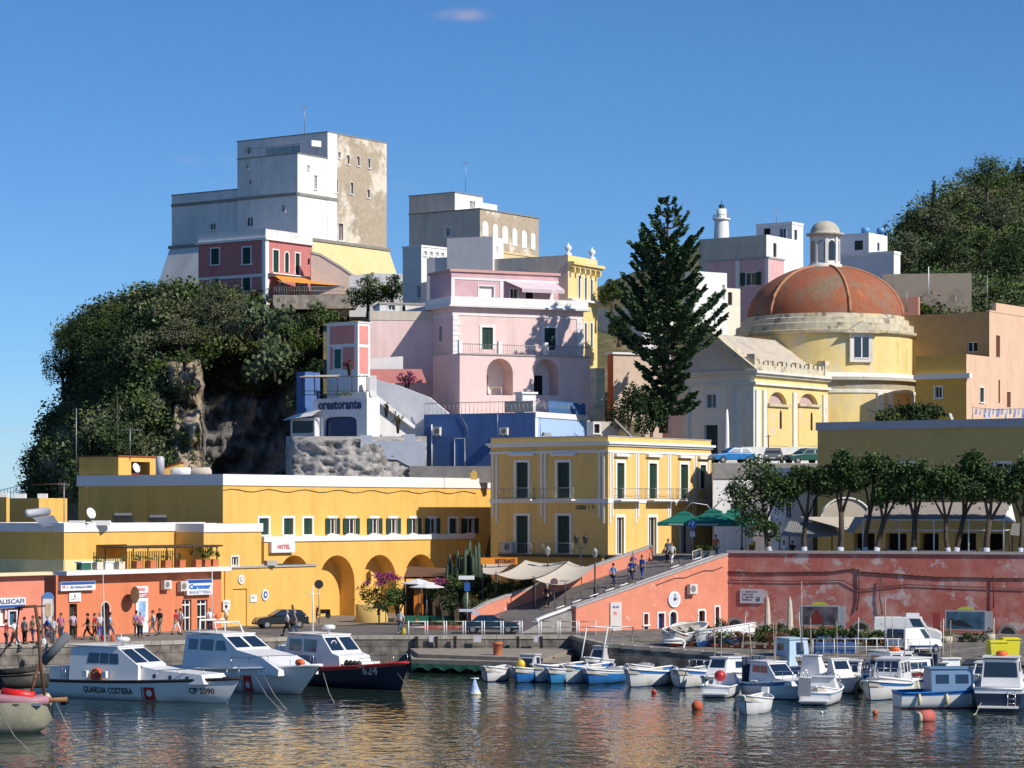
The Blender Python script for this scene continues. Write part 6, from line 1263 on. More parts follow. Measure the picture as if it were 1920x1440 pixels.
def cabin(root, prof, hw, m, wins=(), fronts=(), roofm=None, z0=0, taper=.12, gm=None, wname='window'):
    """prof: side outline [(x, z)...] going round; wins: [(x0, z0, x1, z1)] on both sides; fronts: [(k, a, b, s0, s1)] panes on outline edge k"""
    mb = MB(); n = len(prof); zs = [p[1] for p in prof]; zl, zh = min(zs), max(zs); W_ = lambda z: hw-taper*(z-zl)/max(.01, zh-zl)
    L_ = [mb.vv((x, W_(z), z)) for x, z in prof]; R_ = [mb.vv((x, -W_(z), z)) for x, z in prof]; mb.face(L_); mb.face(R_[::-1])
    for k in range(n): mb.face((L_[k], R_[k], R_[(k+1) % n], L_[(k+1) % n]))
    cb = mb.build('cabin', m, root, local=True)
    for w in wins:
        for sg in (1, -1):
            x0, a, x1, b = w[:4]; sk = w[4] if len(w) > 4 else 0; mb = MB(); P_ = [(x0, a), (x1, a), (x1-sk, b), (x0+(w[5] if len(w) > 5 else 0), b)]
            q = [(x, sg*(W_(z)+.012), z) for x, z in P_]; mb.poly(q if sg < 0 else q[::-1]); mb.build(wname, gm or BGL, cb, local=True)
    for (k, a, b, s0, s1) in fronts:
        p, q = Vector((prof[k][0], 0, prof[k][1])), Vector((prof[(k+1) % n][0], 0, prof[(k+1) % n][1])); nr = Vector((-(q-p).z, 0, (q-p).x)).normalized(); mb = MB()
        lo, hi = p.lerp(q, a), p.lerp(q, b); c = Vector((sum(x for x, z in prof)/n, 0, sum(z for x, z in prof)/n))
        if nr.dot(lo-c) < 0: nr = -nr
        mb.poly([(lo.x+nr.x*.012, s0*W_(lo.z), lo.z+nr.z*.012), (lo.x+nr.x*.012, s1*W_(lo.z), lo.z+nr.z*.012), (hi.x+nr.x*.012, s1*W_(hi.z), hi.z+nr.z*.012), (hi.x+nr.x*.012, s0*W_(hi.z), hi.z+nr.z*.012)]); mb.build('windscreen', gm or BGL, cb, local=True)
    xs = [x for x, z in prof if z > zh-.15]; mb = MB(); mb.obox((min(xs)-.12, -W_(zh)-.08, zh), (max(xs)-min(xs)+.22, 0, 0), (0, 2*W_(zh)+.16, 0), (0, 0, .07)); mb.build('roof', roofm or m, cb, local=True); return cb
def lpart(root, name, m, fn): mb = MB(); fn(mb); return mb.build(name, m, root, local=True)
def rail(root, pts, h, m=CHROME, n=10, name='railing'):
    def f(mb):
        tops = [Vector(p)+Vector((0, 0, h)) for p in pts]; mb.tube(tops, .022, 4)
        for p in pts: mb.tube([p, Vector(p)+Vector((0, 0, h))], .018, 4)
    return lpart(root, name, m, f)
def ltext(root, s, size, m, M4, name='lettering', bold=.01):
    text.local = True; o = text(s, size, m, root, M4, name=name, depth=.006, bold=bold); text.local = False; return o
def side(x, z, y, sx=1): return Matrix(((sx, 0, 0, x), (0, 0, -1, y), (0, 1, 0, z), (0, 0, 0, 1)))       # text plane on the starboard side (y negative side)
def wl(u, v): y = K*HC/(v-VH); return Vector(((u-960)*y/K, y, 0))
def between(u0, v0, u1, v1):
    a, b = wl(u0, v0), wl(u1, v1); d = b-a; return a, math.atan2(d.y, d.x), d.length
def conform(o, y0, st, side_=-1, off=.02):
    """lay flat lettering onto the curved hull side"""
    for v in o.data.vertices:
        x, z = v.co.x, v.co.z
        for r0, r1 in zip(st, st[1:]):
            if r0[0][0] <= x <= r1[0][0]:
                f = (x-r0[0][0])/max(.001, r1[0][0]-r0[0][0]); rows = [tuple(a+(b-a)*f for a, b in zip(p, q)) for p, q in zip(r0, r1)]
                for p, q in zip(rows, rows[1:]):
                    if q[2] <= z <= p[2]: g = (z-q[2])/max(.001, p[2]-q[2]); v.co.y = side_*(q[1]+(p[1]-q[1])*g+off); break
                break
def patrol(label, u0, v0, u1, v1, kind):
    a, rz, L = between(u0, v0, u1, v1); t = thing('patrol_boat', label, 'patrol boat', a, rz)
    if kind == 1:
        st = hull(t, L, 3.4, .95, 1.45, [HWHITE, HWHITE, HWHITE], rake=1.0, rubm=RUBB, stripe=.18)
        z = 1.0; cabin(t, [(L*.20, z-.15), (L*.20, z+1.95), (L*.44, z+2.0), (L*.555, z+1.0), (L*.56, z-.05)], 1.35, HWHITE, wins=((L*.29, z+1.05, L*.35, z+1.65, 0, .1), (L*.355, z+1.05, L*.40, z+1.65), (L*.405, z+1.05, L*.455, z+1.65, .12)), fronts=((2, .12, .85, -.92, -.06), (2, .12, .85, .06, .92)), taper=.25)
        cabin(t, [(L*.56, z-.1), (L*.558, z+.95), (L*.64, z+.78), (L*.86, z+.62), (L*.88, z+.1)], 1.15, HWHITE, wins=((L*.62, z+.32, L*.635, z+.55), (L*.70, z+.3, L*.715, z+.52), (L*.785, z+.28, L*.80, z+.5)), taper=.2)
        lpart(t, 'radar', HWHITE, lambda mb: (mb.tube([(L*.42, -.3, z+2.05), (L*.42, -.3, z+2.3)], .06, 6), mb.lathe((L*.42, -.3, z+2.3), [(0, 0), (.42, .02), (.45, .18), (.3, .27), (0, .28)], 14)))
        lpart(t, 'mast', HWHITE, lambda mb: (mb.tube([(L*.31, 0, z+2.05), (L*.30, 0, z+6.2)], [.05, .015], 5), mb.tube([(L*.36, .6, z+2.05), (L*.36, .6, z+2.7)], .03, 4)))
        lb = lpart(t, 'lifebuoy', ORANGE, lambda mb: mb.tube([(L*.35+.36*cos(k*pi/8), -1.42, z+.35+.36*sin(k*pi/8)) for k in range(17)], .1, 6, cap=False))
        lpart(t, 'lifebuoy_inner', BRED, lambda mb: mb.tube([(L*.35, -1.36, z+.35), (L*.35, -1.44, z+.35)], .22, 10))
        for x in (L*.30, L*.40): lpart(t, 'fender', HWHITE, lambda mb: mb.obox((x-.17, -1.62, z+.25), (.34, 0, 0), (0, .2, 0), (0, 0, .38)))
        lpart(t, 'engine_box', HWHITE, lambda mb: (mb.obox((L*.07, -.9, .9), (.9, 0, 0), (0, 1.8, 0), (0, 0, .85)), mb.obox((L*.155, -1.2, .9), (.06, 0, 0), (0, 2.4, 0), (0, 0, .8))))
        rail(t, [(L*.02, -1.45, .95), (L*.09, -1.45, .97), (L*.19, -1.45, 1.0)], .75); rail(t, [(L*.66, -1.35, 1.2), (L*.76, -1.15, 1.3), (L*.86, -.8, 1.38), (L*.95, -.35, 1.42), (L*.99, 0, 1.46)], .6)
        lpart(t, 'flag', BRED, lambda mb: mb.obox((L*.385, -1.39, z+.38), (.3, 0, 0), (0, -.01, 0), (0, 0, .14)))
        words_ = ((L*.42, .52, 'GUARDIA COSTIERA', .50, .80), (L*.85, .68, 'CP 2090', .46, .95)); x0 = L*.60
    else:
        st = hull(t, L, 3.6, 1.15, 1.85, [HWHITE, HWHITE, HWHITE], rake=2.0, rubm=HWHITE, stripe=.2)
        z = 1.25; cabin(t, [(L*.12, z-.1), (L*.12, z+2.0), (L*.40, z+2.1), (L*.52, z+1.25), (L*.70, z+.95), (L*.84, z+.25), (L*.84, z-.1)], 1.5, HWHITE, wins=((L*.15, z+1.1, L*.22, z+1.75), (L*.24, z+1.1, L*.34, z+1.78), (L*.36, z+1.15, L*.445, z+1.75, .35)), fronts=((2, .15, .85, -.9, -.08), (2, .15, .85, .08, .9)), taper=.35)
        lpart(t, 'roll_bar', HWHITE, lambda mb: (mb.tube([(L*.2, -1.0, z+2.1), (L*.2, -.9, z+2.9), (L*.2, .9, z+2.9), (L*.2, 1.0, z+2.1)], .07, 6), mb.tube([(L*.34, -1.0, z+2.1), (L*.31, -.9, z+2.8), (L*.31, .9, z+2.8), (L*.34, 1.0, z+2.1)], .06, 6), mb.tube([(L*.2, 0, z+2.9), (L*.2, 0, z+6.0)], .03, 4)))
        lpart(t, 'lamp', ORANGE, lambda mb: mb.lathe((L*.2, .4, z+2.95), [(.15, 0), (.15, .2), (0, .3)], 8)); lpart(t, 'life_vest', ORANGE, lambda mb: mb.ball((L*.9, -.5, 1.95), .32, 8, 0, (1.2, .8, .7)))
        rail(t, [(L*.5, -1.5, 1.4), (L*.62, -1.4, 1.5), (L*.74, -1.2, 1.62), (L*.86, -.8, 1.72), (L*.97, -.25, 1.85)], .65)
        words_ = (); x0 = L*.60
    # red, white and blue slanting hull stripe with a badge, conforming to the hull side
    def stripe(xa, xb, m, nm):
        mb = MB(); n = 10; ix = {}
        zt, zb = (.82, .07) if kind == 1 else (1.05, .07)
        for i in range(7):
            for j in range(n+1): ix[i, j] = mb.vv((xa+(xb-xa)*i/6, -2, zb+(zt-zb)*j/n))
        for i in range(6):
            for j in range(n): mb.face((ix[i, j], ix[i+1, j], ix[i+1, j+1], ix[i, j+1]))
        o = mb.build(nm, m, t, local=True); conform(o, 0, st, -1, .02); return o
    stripe(x0, x0+.75, BRED, 'red_stripe'); stripe(x0-.16, x0-.1, HNAVY, 'blue_stripe')
    o = lpart(t, 'badge', HWHITE, lambda mb: mb.face([mb.vv((x0+.38+.2*cos(k*pi/6), -2, .48+.2*sin(k*pi/6))) for k in range(12)])); conform(o, 0, st, -1, .035)
    for (x, zz, s, sz, sx) in words_: o = ltext(t, s, sz, HNAVY if s[0] == 'C' else LETR, side(x, zz, -2, sx)); conform(o, 0, st, -1, .03)
    for sg in (-.4, .4): pass
    return t
patrol('nearest white coast guard boat with dark lettering, red hull stripe and orange lifebuoy', 88, 1301, 452, 1320, 1)
patrol('second white coast guard boat with a roll bar, moored between two other patrol boats', 350, 1283, 602, 1306, 2)
a, rz, L = between(545, 1276, 764, 1296); t = thing('patrol_boat', 'black hulled police boat with a red gunwale and white number 624', 'patrol boat', a, rz)
st = hull(t, L, 3.2, .95, 1.75, [HNAVY, HNAVY, HNAVY], rake=.7, rubm=BRED, stripe=.1); z = 1.05
lpart(t, 'gunwale_band', BRED, lambda mb: [mb.poly([(r0[0][0], -(r0[0][1]+.03), r0[0][2]-.02), (r1[0][0], -(r1[0][1]+.03), r1[0][2]-.02), (r1[0][0], -(r1[0][1]+.03), r1[0][2]-.16), (r0[0][0], -(r0[0][1]+.03), r0[0][2]-.16)]) for r0, r1 in zip(st, st[1:])])
cabin(t, [(L*.06, z), (L*.10, z+1.95), (L*.40, z+2.05), (L*.50, z+1.0), (L*.56, z+.85), (L*.58, z)], 1.25, HWHITE, wins=((L*.12, z+1.0, L*.23, z+1.75), (L*.25, z+1.0, L*.36, z+1.78)), fronts=((2, .12, .85, -.92, -.08), (2, .12, .85, .08, .92)), taper=.2)
lpart(t, 'foredeck_house', HWHITE, lambda mb: mb.obox((L*.58, -.7, z-.05), (L*.12, 0, 0), (0, 1.4, 0), (0, 0, .6)))
lpart(t, 'name_panel', paint('slate_blue', (.16, .20, .32)), lambda mb: mb.obox((L*.03, -1.5, z+.02), (L*.32, 0, 0), (0, .03, 0), (0, 0, .78)))
ltext(t, 'CARABINIERI', .62, HWHITE, side(L*.19, z+.40, -1.52, .72)); o = ltext(t, '624', .75, HWHITE, side(L*.80, 1.15, -2, 1.0), name='number', bold=.02); conform(o, 0, st, -1, .03)
lpart(t, 'radar', HWHITE, lambda mb: (mb.tube([(L*.34, 0, z+2.1), (L*.34, 0, z+2.4)], .1, 6), mb.lathe((L*.34, 0, z+2.4), [(0, 0), (.4, .02), (.42, .2), (.3, .28), (0, .3)], 14)))
lpart(t, 'mast', HWHITE, lambda mb: (mb.tube([(L*.2, 0, z+2.05), (L*.2, 0, z+5.1)], [.06, .04], 6), mb.tube([(L*.2, -.55, z+4.6), (L*.2, .55, z+4.6)], .03, 4)))
[lpart(t, 'fender', RUBB, lambda mb: mb.ball((L*(.60+.035*k), -.95, z+.35), .3, 8, 0, (.6, .6, 1.1))) for k in range(4)]
o = lpart(t, 'emblem', HWHITE, lambda mb: mb.tube([(L*.445, -.55+.2*cos(k*pi/6), z+1.55+.2*sin(k*pi/6)) for k in range(13)], .035, 4, cap=False)); lpart(t, 'liferaft', HWHITE, lambda mb: mb.tube([(-.2, -.9, z+.9), (-.2, .9, z+.9)], .38, 10)); rail(t, [(L*.72, -1.1, 1.35), (L*.82, -.85, 1.5), (L*.93, -.4, 1.65), (L, 0, 1.75)], .5)
lpart(t, 'outboard_motor', HWHITE, lambda mb: mb.obox((-1.1, -.6, z+.1), (.8, 0, .3), (0, .5, 0), (-.15, 0, .7)))
# ---- small boats
def skiff(label, u0, v0, u1, v1, L, Bm, mats, fs=.62, fb=1.0, double=True, extras=(), name='rowing_boat', cat='boat', group='small boats moored in the harbour', dm=None, rubm=None, P=None, rz=None, pitch=None):
    if P is None:
        a, rz_, LL = between(u0, v0, u1, v1); rz = rz_ if rz is None else rz; L = L or LL; P = a+Vector((cos(rz_), sin(rz_), 0))*max(0, LL-L)
    t = thing(name, label, cat, P, rz, group)
    st = hull(t, L, Bm, fs, fb, mats, double=double, deck=.3, rake=.35, dmat=dm, rubm=rubm or HWHITE)
    for f in (.25, .5, .72): w = Bm*.44 if f < .7 else Bm*.36; lpart(t, 'thwart', dm or DECKM, lambda mb: mb.obox((L*f-.12, -w, fs+.02), (.24, 0, 0), (0, 2*w, 0), (0, 0, .04)))
    for e in extras:
        if e == 'cuddy': cabin(t, [(L*.45, fs), (L*.45, fs+1.05), (L*.62, fs+1.05), (L*.72, fs+.1)], Bm*.3, mat('cabin_grey', (.50, .49, .50)), wins=((L*.48, fs+.5, L*.58, fs+.9),), fronts=((2, .2, .8, -.8, .8),), taper=.1)
        if e == 'console': cabin(t, [(L*.38, fs-.1), (L*.38, fs+.8), (L*.46, fs+.85), (L*.52, fs+.5), (L*.52, fs-.1)], .4, HWHITE, fronts=((2, .1, .9, -.85, .85),))
        if e == 'outboard': lpart(t, 'outboard_motor', RUBB if L < 4.4 else HWHITE, lambda mb: (mb.obox((-.45, -.18, fs+.05), (.4, 0, 0), (0, .36, 0), (0, 0, .5)), mb.obox((-.3, -.08, -.3), (.15, 0, 0), (0, .16, 0), (0, 0, .7))))
        if e == 'cover': lpart(t, 'cover', TARP, lambda mb: mb.lathe((L*.3, 0, fs), [(Bm*.42, 0), (Bm*.35, .25), (0, .38)], 12))
        if e == 'mast': lpart(t, 'mast', WOODB, lambda mb: mb.tube([(L*.55, 0, fs), (L*.53, 0, fs+3.2)], [.045, .03], 5))
        if e == 'tarp': lpart(t, 'cover', BSTR, lambda mb: mb.poly([(L*.12, -Bm*.4, fs+.12), (L*.85, -Bm*.25, fb+.05), (L*.85, Bm*.25, fb+.05), (L*.12, Bm*.4, fs+.12)]))
        if e == 'yellow': lpart(t, 'canister', paint('canister_yellow', (.75, .5, .04)), lambda mb: mb.ball((L*.78, -.1, fb+.12), .3, 8, 0, (1, 1, 1.1)))
        if e == 'fenders': [lpart(t, 'fender', mat('cream_fender', (.66, .60, .40)), lambda mb: mb.tube([(L*f, -Bm*.52, fs*.9), (L*f, -Bm*.54, fs*.1)], [.06, .11], 7)) for f in (.3, .65)]
    return t
WB = [HWHITE, HWHITE, HBLUE]
skiff('small white dinghy, first in the row of moored boats from the left', 955, 1270, 911, 1279, 4.2, 1.7, WB)
skiff('bright blue rowing boat with a grey cabin screen and yellow canister', 1030, 1271, 966, 1281, 5.2, 2.0, [HBLUE, HWHITE, ANTI], extras=('cuddy', 'yellow'))
skiff('light blue rowing boat between two brighter blue ones', 1098, 1273, 1029, 1283, 5.2, 2.0, [HLB, HWHITE, ANTI])
skiff('deep blue rowing boat with a high stem right of the light blue one', 1172, 1274, 1100, 1284, 5.4, 2.1, [HBLUE, HWHITE, ANTI], extras=('cover',))
skiff('white hulled boat with a bright blue gunwale strake and blue bottom', 1272, 1277, 1178, 1289, 6.0, 2.4, [HWHITE, HBLUE, HBLUE], fs=.75, fb=1.15)
skiff('navy blue boat with a pale blue cover, right of the blue and white one', 1362, 1278, 1270, 1289, 6.2, 2.3, [HNAVY, HWHITE, HNAVY], fs=.75, fb=1.15, extras=('tarp', 'fenders'))
t = skiff('blue and white boat with a cabin behind the row of blue boats', 1185, 1256, 1098, 1266, 5.0, 1.9, [HBLUE, HWHITE, ANTI], fs=.75, fb=1.2, extras=('cuddy',))
lpart(t, 'awning_frame', HWHITE, lambda mb: (mb.tube([(4.2, -.8, .9), (3.4, -.8, 3.1), (-.2, -.8, 3.0), (.2, -.8, .7)], .05, 5), mb.tube([(4.2, .8, .9), (3.4, .8, 3.1), (-.2, .8, 3.0), (.2, .8, .7)], .05, 5), mb.tube([(3.4, -.8, 3.1), (3.4, .8, 3.1)], .04, 5), mb.tube([(-.2, -.8, 3.0), (-.2, .8, 3.0)], .04, 5)))
def zg(u, v): p = PG(u, v, 2.0); return Vector((p.x, p.y, zq(p)))
for k, (u, v, L, rz, lb, mm) in enumerate(((1240, 1238, 4.2, .35, 'small white dinghy tilted against another on the quay', WB), (1305, 1245, 5.6, .25, 'long white boat pulled up on the quay above the navy boat', WB), (1260, 1252, 3.6, 1.2, 'white tender with red gear lying between the beached boats', [HWHITE, BRED, BRED]))):
    p = PT(u, v, 172.8-k*.4); p.z = zq(p)+.35; t = skiff(lb, 0, 0, 0, 0, L*.8, 1.5, mm, P=p, rz=rz, group='small boats drawn up on the quay'); t.rotation_euler = (0.35*(-1)**k, -.08, rz)
t = thing('boat_hoist', 'white bent pole hoist standing between the beached boats and the navy boat', 'hoist', wl(1272, 1262)); p = t.location
mb = MB(); y = p.y; mb.tube([PT(1272, 1262, y)-Vector((0, 0, 1)), PT(1275, 1240, y), PT(1284, 1204, y), PT(1278, 1199, y), PT(1243, 1201, y)], .09, 6); mb.build('pole', HWHITE, t); mb = MB(); mb.tube([PT(1243, 1205, y), PT(1280, 1206, y)], .05, 5); mb.build('brace', HWHITE, t)
# ---- cabin boats on the right
def cruiser(label, u0, v0, u1, v1, L, Bm, mats, prof, wins, fronts, fs=.8, fb=1.25, cm=None, ex=(), name='motor_boat', rz=None, dm=None, taper=.15, rubm=None, off=0):
    a, r_, LL = between(u0, v0, u1, v1); L = L or LL; t = thing(name, label, 'boat', a, r_ if rz is None else rz, 'motor boats moored at the right'); st = hull(t, L, Bm, fs, fb, mats, deck=.12, rake=.9, dmat=dm or HWHITE, rubm=rubm)
    if prof: cabin(t, [(x*L, z) for x, z in prof], Bm*.36, cm or HWHITE, wins=[(w[0]*L, w[1], w[2]*L, *w[3:]) for w in wins], fronts=fronts, taper=taper)
    for e in ex:
        if e == 'rail': rail(t, [(L*.6, -Bm*.4, fb-.15), (L*.72, -Bm*.34, fb-.1), (L*.84, -Bm*.24, fb-.05), (L*.97, 0, fb)], .5); rail(t, [(L*.6, Bm*.4, fb-.15), (L*.72, Bm*.34, fb-.1), (L*.84, Bm*.24, fb-.05), (L*.97, 0, fb)], .5)
        if e == 'platform': lpart(t, 'bathing_platform', HWHITE, lambda mb: mb.obox((-.7, -Bm*.36, .22), (.75, 0, 0), (0, Bm*.72, 0), (0, 0, .08)))
        if e == 'fenders': [lpart(t, 'fender', mat('cream_fender', (.66, .60, .40)), lambda mb: mb.tube([(L*f, s*Bm*.5, fs*.95), (L*f, s*Bm*.53, .2)], [.07, .13], 7)) for f in (.15, .4, .62) for s in (-1, 1)]
        if e == 'orange': lpart(t, 'life_raft', ORANGE, lambda mb: mb.ball((L*.42, 0, max(z for x, z in prof)+.18), .35, 8, 0, (1.3, 1, .5)))
        if e == 'mast': lpart(t, 'mast', mat('pale_wood', (.42, .35, .27)), lambda mb: mb.tube([(L*.4, 0, fs), (L*.37, 0, fs+3.6)], [.045, .02], 5))
        if e == 'whip': lpart(t, 'antenna', HWHITE, lambda mb: mb.tube([(L*.35, .3, fs+1.4), (L*.30, .3, fs+3.6)], .02, 4))
        if e == 'curtain': lpart(t, 'curtain', mat('slate_canvas', (.05, .07, .11)), lambda mb: [mb.obox((L*.02, -Bm*.4+k*.24, fs), (.10+.05*(k % 2), 0, 0), (0, .2, 0), (0, 0, 1.5)) for k in range(int(Bm*.8/.24))])
        if e == 'bimini': lpart(t, 'sunshade', mat('canvas_navy', (.03, .05, .12)), lambda mb: (mb.obox((L*.05, -Bm*.4, fs+1.6), (L*.3, 0, 0), (0, Bm*.8, 0), (0, 0, .06)), [mb.tube([(x, y_, fs), (x, y_, fs+1.6)], .025, 4) for x in (L*.07, L*.33) for y_ in (-Bm*.38, Bm*.38)]))
        if e == 'ladder': lpart(t, 'ladder', CHROME, lambda mb: (mb.tube([(-.05, -.9, .1), (-.05, -.9, 1.1)], .025, 4), mb.tube([(-.05, -.5, .1), (-.05, -.5, 1.1)], .025, 4), [mb.tube([(-.05, -.9, .2+k*.25), (-.05, -.5, .2+k*.25)], .02, 4) for k in range(4)]))
        if e == 'ball': lpart(t, 'buoy', BRED, lambda mb: mb.ball((L*.25, 0, fs+.55), .34, 10))
        if e == 'swim_ladder': lpart(t, 'gangway', TARP, lambda mb: (mb.obox((-.3, .2, .5), (.1, 0, 1.0), (0, .7, 0), (.05, 0, 0))))
    return t
W3 = [HWHITE, HWHITE, ANTI]; CAB = [(.3, .7), (.3, 1.9), (.52, 1.95), (.66, 1.25), (.86, 1.15), (.88, .9)]
cruiser('white motor boat with a red ball buoy in its cockpit, left of the cabin boats', 1342, 1308, 1402, 1288, 4.8, 2.0, W3, [(.5, .6), (.5, 1.2), (.62, 1.2), (.75, .7)], (), ((2, .1, .9, -.8, .8),), fs=.65, fb=.95, ex=('platform', 'ball'))
cruiser('white cabin boat with slate curtains and two dark side windows, navy bottom', 1412, 1303, 1530, 1316, 5.6, 2.2, [HWHITE, HBLUE, HNAVY], [(.12, .75), (.12, 2.0), (.42, 2.05), (.60, 1.2), (.88, 1.1), (.9, .85)], ((.17, 1.45, .30, 1.85, 0, 0), (.31, 1.45, .44, 1.85, .1)), ((2, .12, .85, -.9, .9),), ex=('curtain', 'mast', 'rail'))
cruiser('white open motor boat with a dark gangway at its stern, between two cabin boats', 1528, 1322, 1600, 1292, 5.4, 2.2, [HWHITE, BSTR, ANTI], [(.45, .7), (.45, 1.35), (.55, 1.4), (.68, .8)], (), ((2, .1, .9, -.85, .85),), fs=.7, fb=1.0, ex=('platform', 'swim_ladder', 'rail'))
cruiser('boat with a tall pale blue and white wheelhouse behind the cabin boats', 1465, 1272, 1560, 1284, 6.0, 2.2, [HBLUE, HBLUE, ANTI], [(.05, .7), (.05, 2.6), (.38, 2.65), (.42, .7)], ((.12, 1.9, .26, 2.35),), ((2, .1, .5, -.3, .5),), cm=mat('wheelhouse_blue', (.42, .55, .66), stain=((.5, .55, .6), 1, .5, .3)), ex=('whip',), name='fishing_boat')
skiff('white rowing boat with a black line along its side, nearest of the right hand group', 1470, 1318, 1397, 1341, 4.4, 1.8, [HWHITE, HWHITE, HWHITE], fs=.65, fb=1.05, extras=('outboard', 'fenders'), rubm=HWHITE)
cruiser('white cabin boat with three narrow grey cabin windows, right of the front rowing boat', 1690, 1300, 1590, 1328, 6.0, 2.4, [HWHITE, HWHITE, ANTI], [(.15, .8), (.15, 2.2), (.55, 2.2), (.60, .8)], ((.18, 1.4, .26, 2.0), (.30, 1.4, .40, 2.0), (.44, 1.4, .52, 2.0)), ((2, .08, .5, -.85, -.3), (2, .08, .5, -.22, .22), (2, .08, .5, .3, .85)), cm=mat('grey_white_cabin', (.58, .58, .60)), fs=.85, fb=1.35, ex=('rail', 'fenders'))
cruiser('white cruiser with an orange raft on its roof behind the three window cabin boat', 1640, 1288, 1722, 1300, 6.4, 2.4, [HWHITE, BRED, ANTI], [(.1, .8), (.12, 2.2), (.55, 2.3), (.68, 1.5), (.86, 1.25), (.88, .9)], ((.16, 1.5, .34, 2.05), (.36, 1.5, .56, 2.05, .1)), ((2, .12, .85, -.9, -.1), (2, .12, .85, .1, .9)), fs=.9, fb=1.35, ex=('orange', 'rail', 'mast'))
cruiser('blue and white fishing boat with a blue wheelhouse and cream fenders', 1682, 1326, 1798, 1325, 6.2, 2.5, [HWHITE, HBLUE, BRED], [(.28, .6), (.28, 2.1), (.66, 2.15), (.68, .6)], ((.32, 1.35, .44, 1.85), (.50, 1.35, .62, 1.85)), ((2, .1, .5, -.85, -.1), (2, .1, .5, .1, .85)), cm=paint('wheelhouse_slate', (.16, .27, .42)), fs=.85, fb=1.25, ex=('fenders', 'whip'), name='fishing_boat', dm=WOODB, rubm=HBLUE)
cruiser('white boat with a low grey cabin right of the blue fishing boat', 1862, 1290, 1805, 1316, 5.6, 2.2, W3, [(.25, .7), (.25, 1.7), (.5, 1.7), (.62, 1.0)], ((.3, 1.1, .46, 1.5),), ((2, .1, .9, -.85, .85),), fs=.75, fb=1.15, ex=('fenders', 'rail', 'whip'))
cruiser('large white motor yacht with a dark stern, ladder and orange raft at the right edge', 1872, 1334, 1905, 1292, 7.4, 3.0, [HNAVY, HWHITE, HNAVY], [(.28, 1.2), (.28, 2.7), (.5, 2.8), (.64, 1.9), (.9, 1.6), (.92, 1.3)], ((.32, 2.0, .48, 2.55),), ((0, .35, .9, -.9, .9),), fs=1.25, fb=1.6, ex=('platform', 'ladder', 'orange', 'rail'))
cruiser('small white console boat with a pale windscreen on the far side of the right group', 1545, 1293, 1595, 1300, 4.4, 1.9, W3, [(.35, .6), (.35, 1.9), (.45, 1.95), (.6, 1.0), (.6, .6)], (), ((2, .1, .6, -.8, .8),), fs=.7, fb=1.0, ex=('mast',), name='motor_boat')
cruiser('white boat with a blue cover partly hidden behind the blue fishing boat', 1725, 1283, 1790, 1296, 5.2, 2.1, [HWHITE, HBLUE, ANTI], None, (), (), ex=('bimini',))
skiff('small white and blue dinghy behind the slate curtained cabin boat', 1470, 1268, 1438, 1276, 3.6, 1.5, WB, extras=('cover',))
# ---- dark work boat at the left edge
a = wl(-40, 1372); t = thing('work_boat', 'dark old work boat with a pale round stern and rusty A frame', 'boat', a)
yb = a.y; DH = mat('dark_old_hull', (.045, .045, .04), stain=((.12, .11, .08), 1.5, .55, .15), var=.4); PS = mat('weathered_stern', (.30, .29, .21), stain=(((.22, .2, .12), 2.0, .54, .12), ((.55, .55, .48), 1, .55, .2)), var=.25)
mb = MB(); N = 14; ix = {}
def hsec(i, j):
    x = [-6, -3, -1, .6, 1.6, 2.4, 3.0, 3.4, 3.65][i]; w = [1.8, 1.85, 1.85, 1.8, 1.7, 1.5, 1.15, .7, .1][i]; bt = [-.5, -.5, -.5, -.45, -.35, -.2, 0, .25, .6][i]; a_ = pi*j/N
    return Vector((a.x+x+.0, yb-cos(a_)*w, bt+(1.55-bt)*(1-sin(a_)**.7) if 1 else 0))
for i in range(9):
    for j in range(N+1): ix[i, j] = mb.vv(hsec(i, j))
for i in range(8):
    for j in range(N): mb.face((ix[i, j], ix[i+1, j], ix[i+1, j+1], ix[i, j+1]), 1 if i >= 3 else 0, True)
mb.build('hull', [DH, PS], t); mb = MB(); mb.prism([(a.x-6, yb-1.7), (a.x+2.2, yb-1.6), (a.x+3.3, yb-.7), (a.x+3.3, yb+.7), (a.x+2.2, yb+1.6), (a.x-6, yb+1.7)], 1.42, 1.5); mb.build('deck', mat('dark_deck', (.10, .085, .07)), t)
Q = lambda u, v, y=yb: PT(u, v, y)
for k, (pts, r, nm, m) in enumerate((([(-20, 1258), (30, 1190), (36, 1138), (66, 1136)], .07, 'frame_leg', RUST), ([(66, 1134), (72, 1180), (76, 1245), (84, 1312)], .085, 'frame_post', RUST), ([(72, 1245), (62, 1285), (56, 1310)], .08, 'frame_leg', RUST), ([(28, 1140), (85, 1136)], .05, 'cross_bar', RUST), ([(50, 1315), (126, 1311)], .13, 'wooden_beam', WOODB), ([(-20, 1262), (40, 1258), (78, 1252)], .18, 'dark_rail', DH))):
    mb = MB(); mb.tube([Q(u, v, yb-(.6 if nm != 'dark_rail' else -1)) for u, v in pts], r, 6); mb.build(nm, m, t)
mb = MB(); mb.tube([Q(80, 1242, yb+3), Q(128, 1190, yb+3)], .26, 6); mb.build('davit', mat('davit_grey', (.14, .15, .17)), t)
mb = MB(); mb.tube([Q(u, v, yb+1.2) for u, v in ((-20, 1281), (30, 1279), (90, 1276))], .35, 8); mb.build('bulwark', DH, t)
for k, (u, v) in enumerate(((58, 1300), (84, 1302), (118, 1306))): mb = MB(); mb.tube([Q(u, v, yb-.4), Q(u+3, v+14, yb-.3)], .22, 7); mb.build('fender', mat('cream_fender', (.66, .60, .40)) if k != 2 else RUBB, t)
t = thing('inflatable_dinghy', 'red and grey inflatable dinghy lying on the dark work boat', 'dinghy', Vector((a.x+1.9, yb-.3, 1.5)), 0); p = t.location
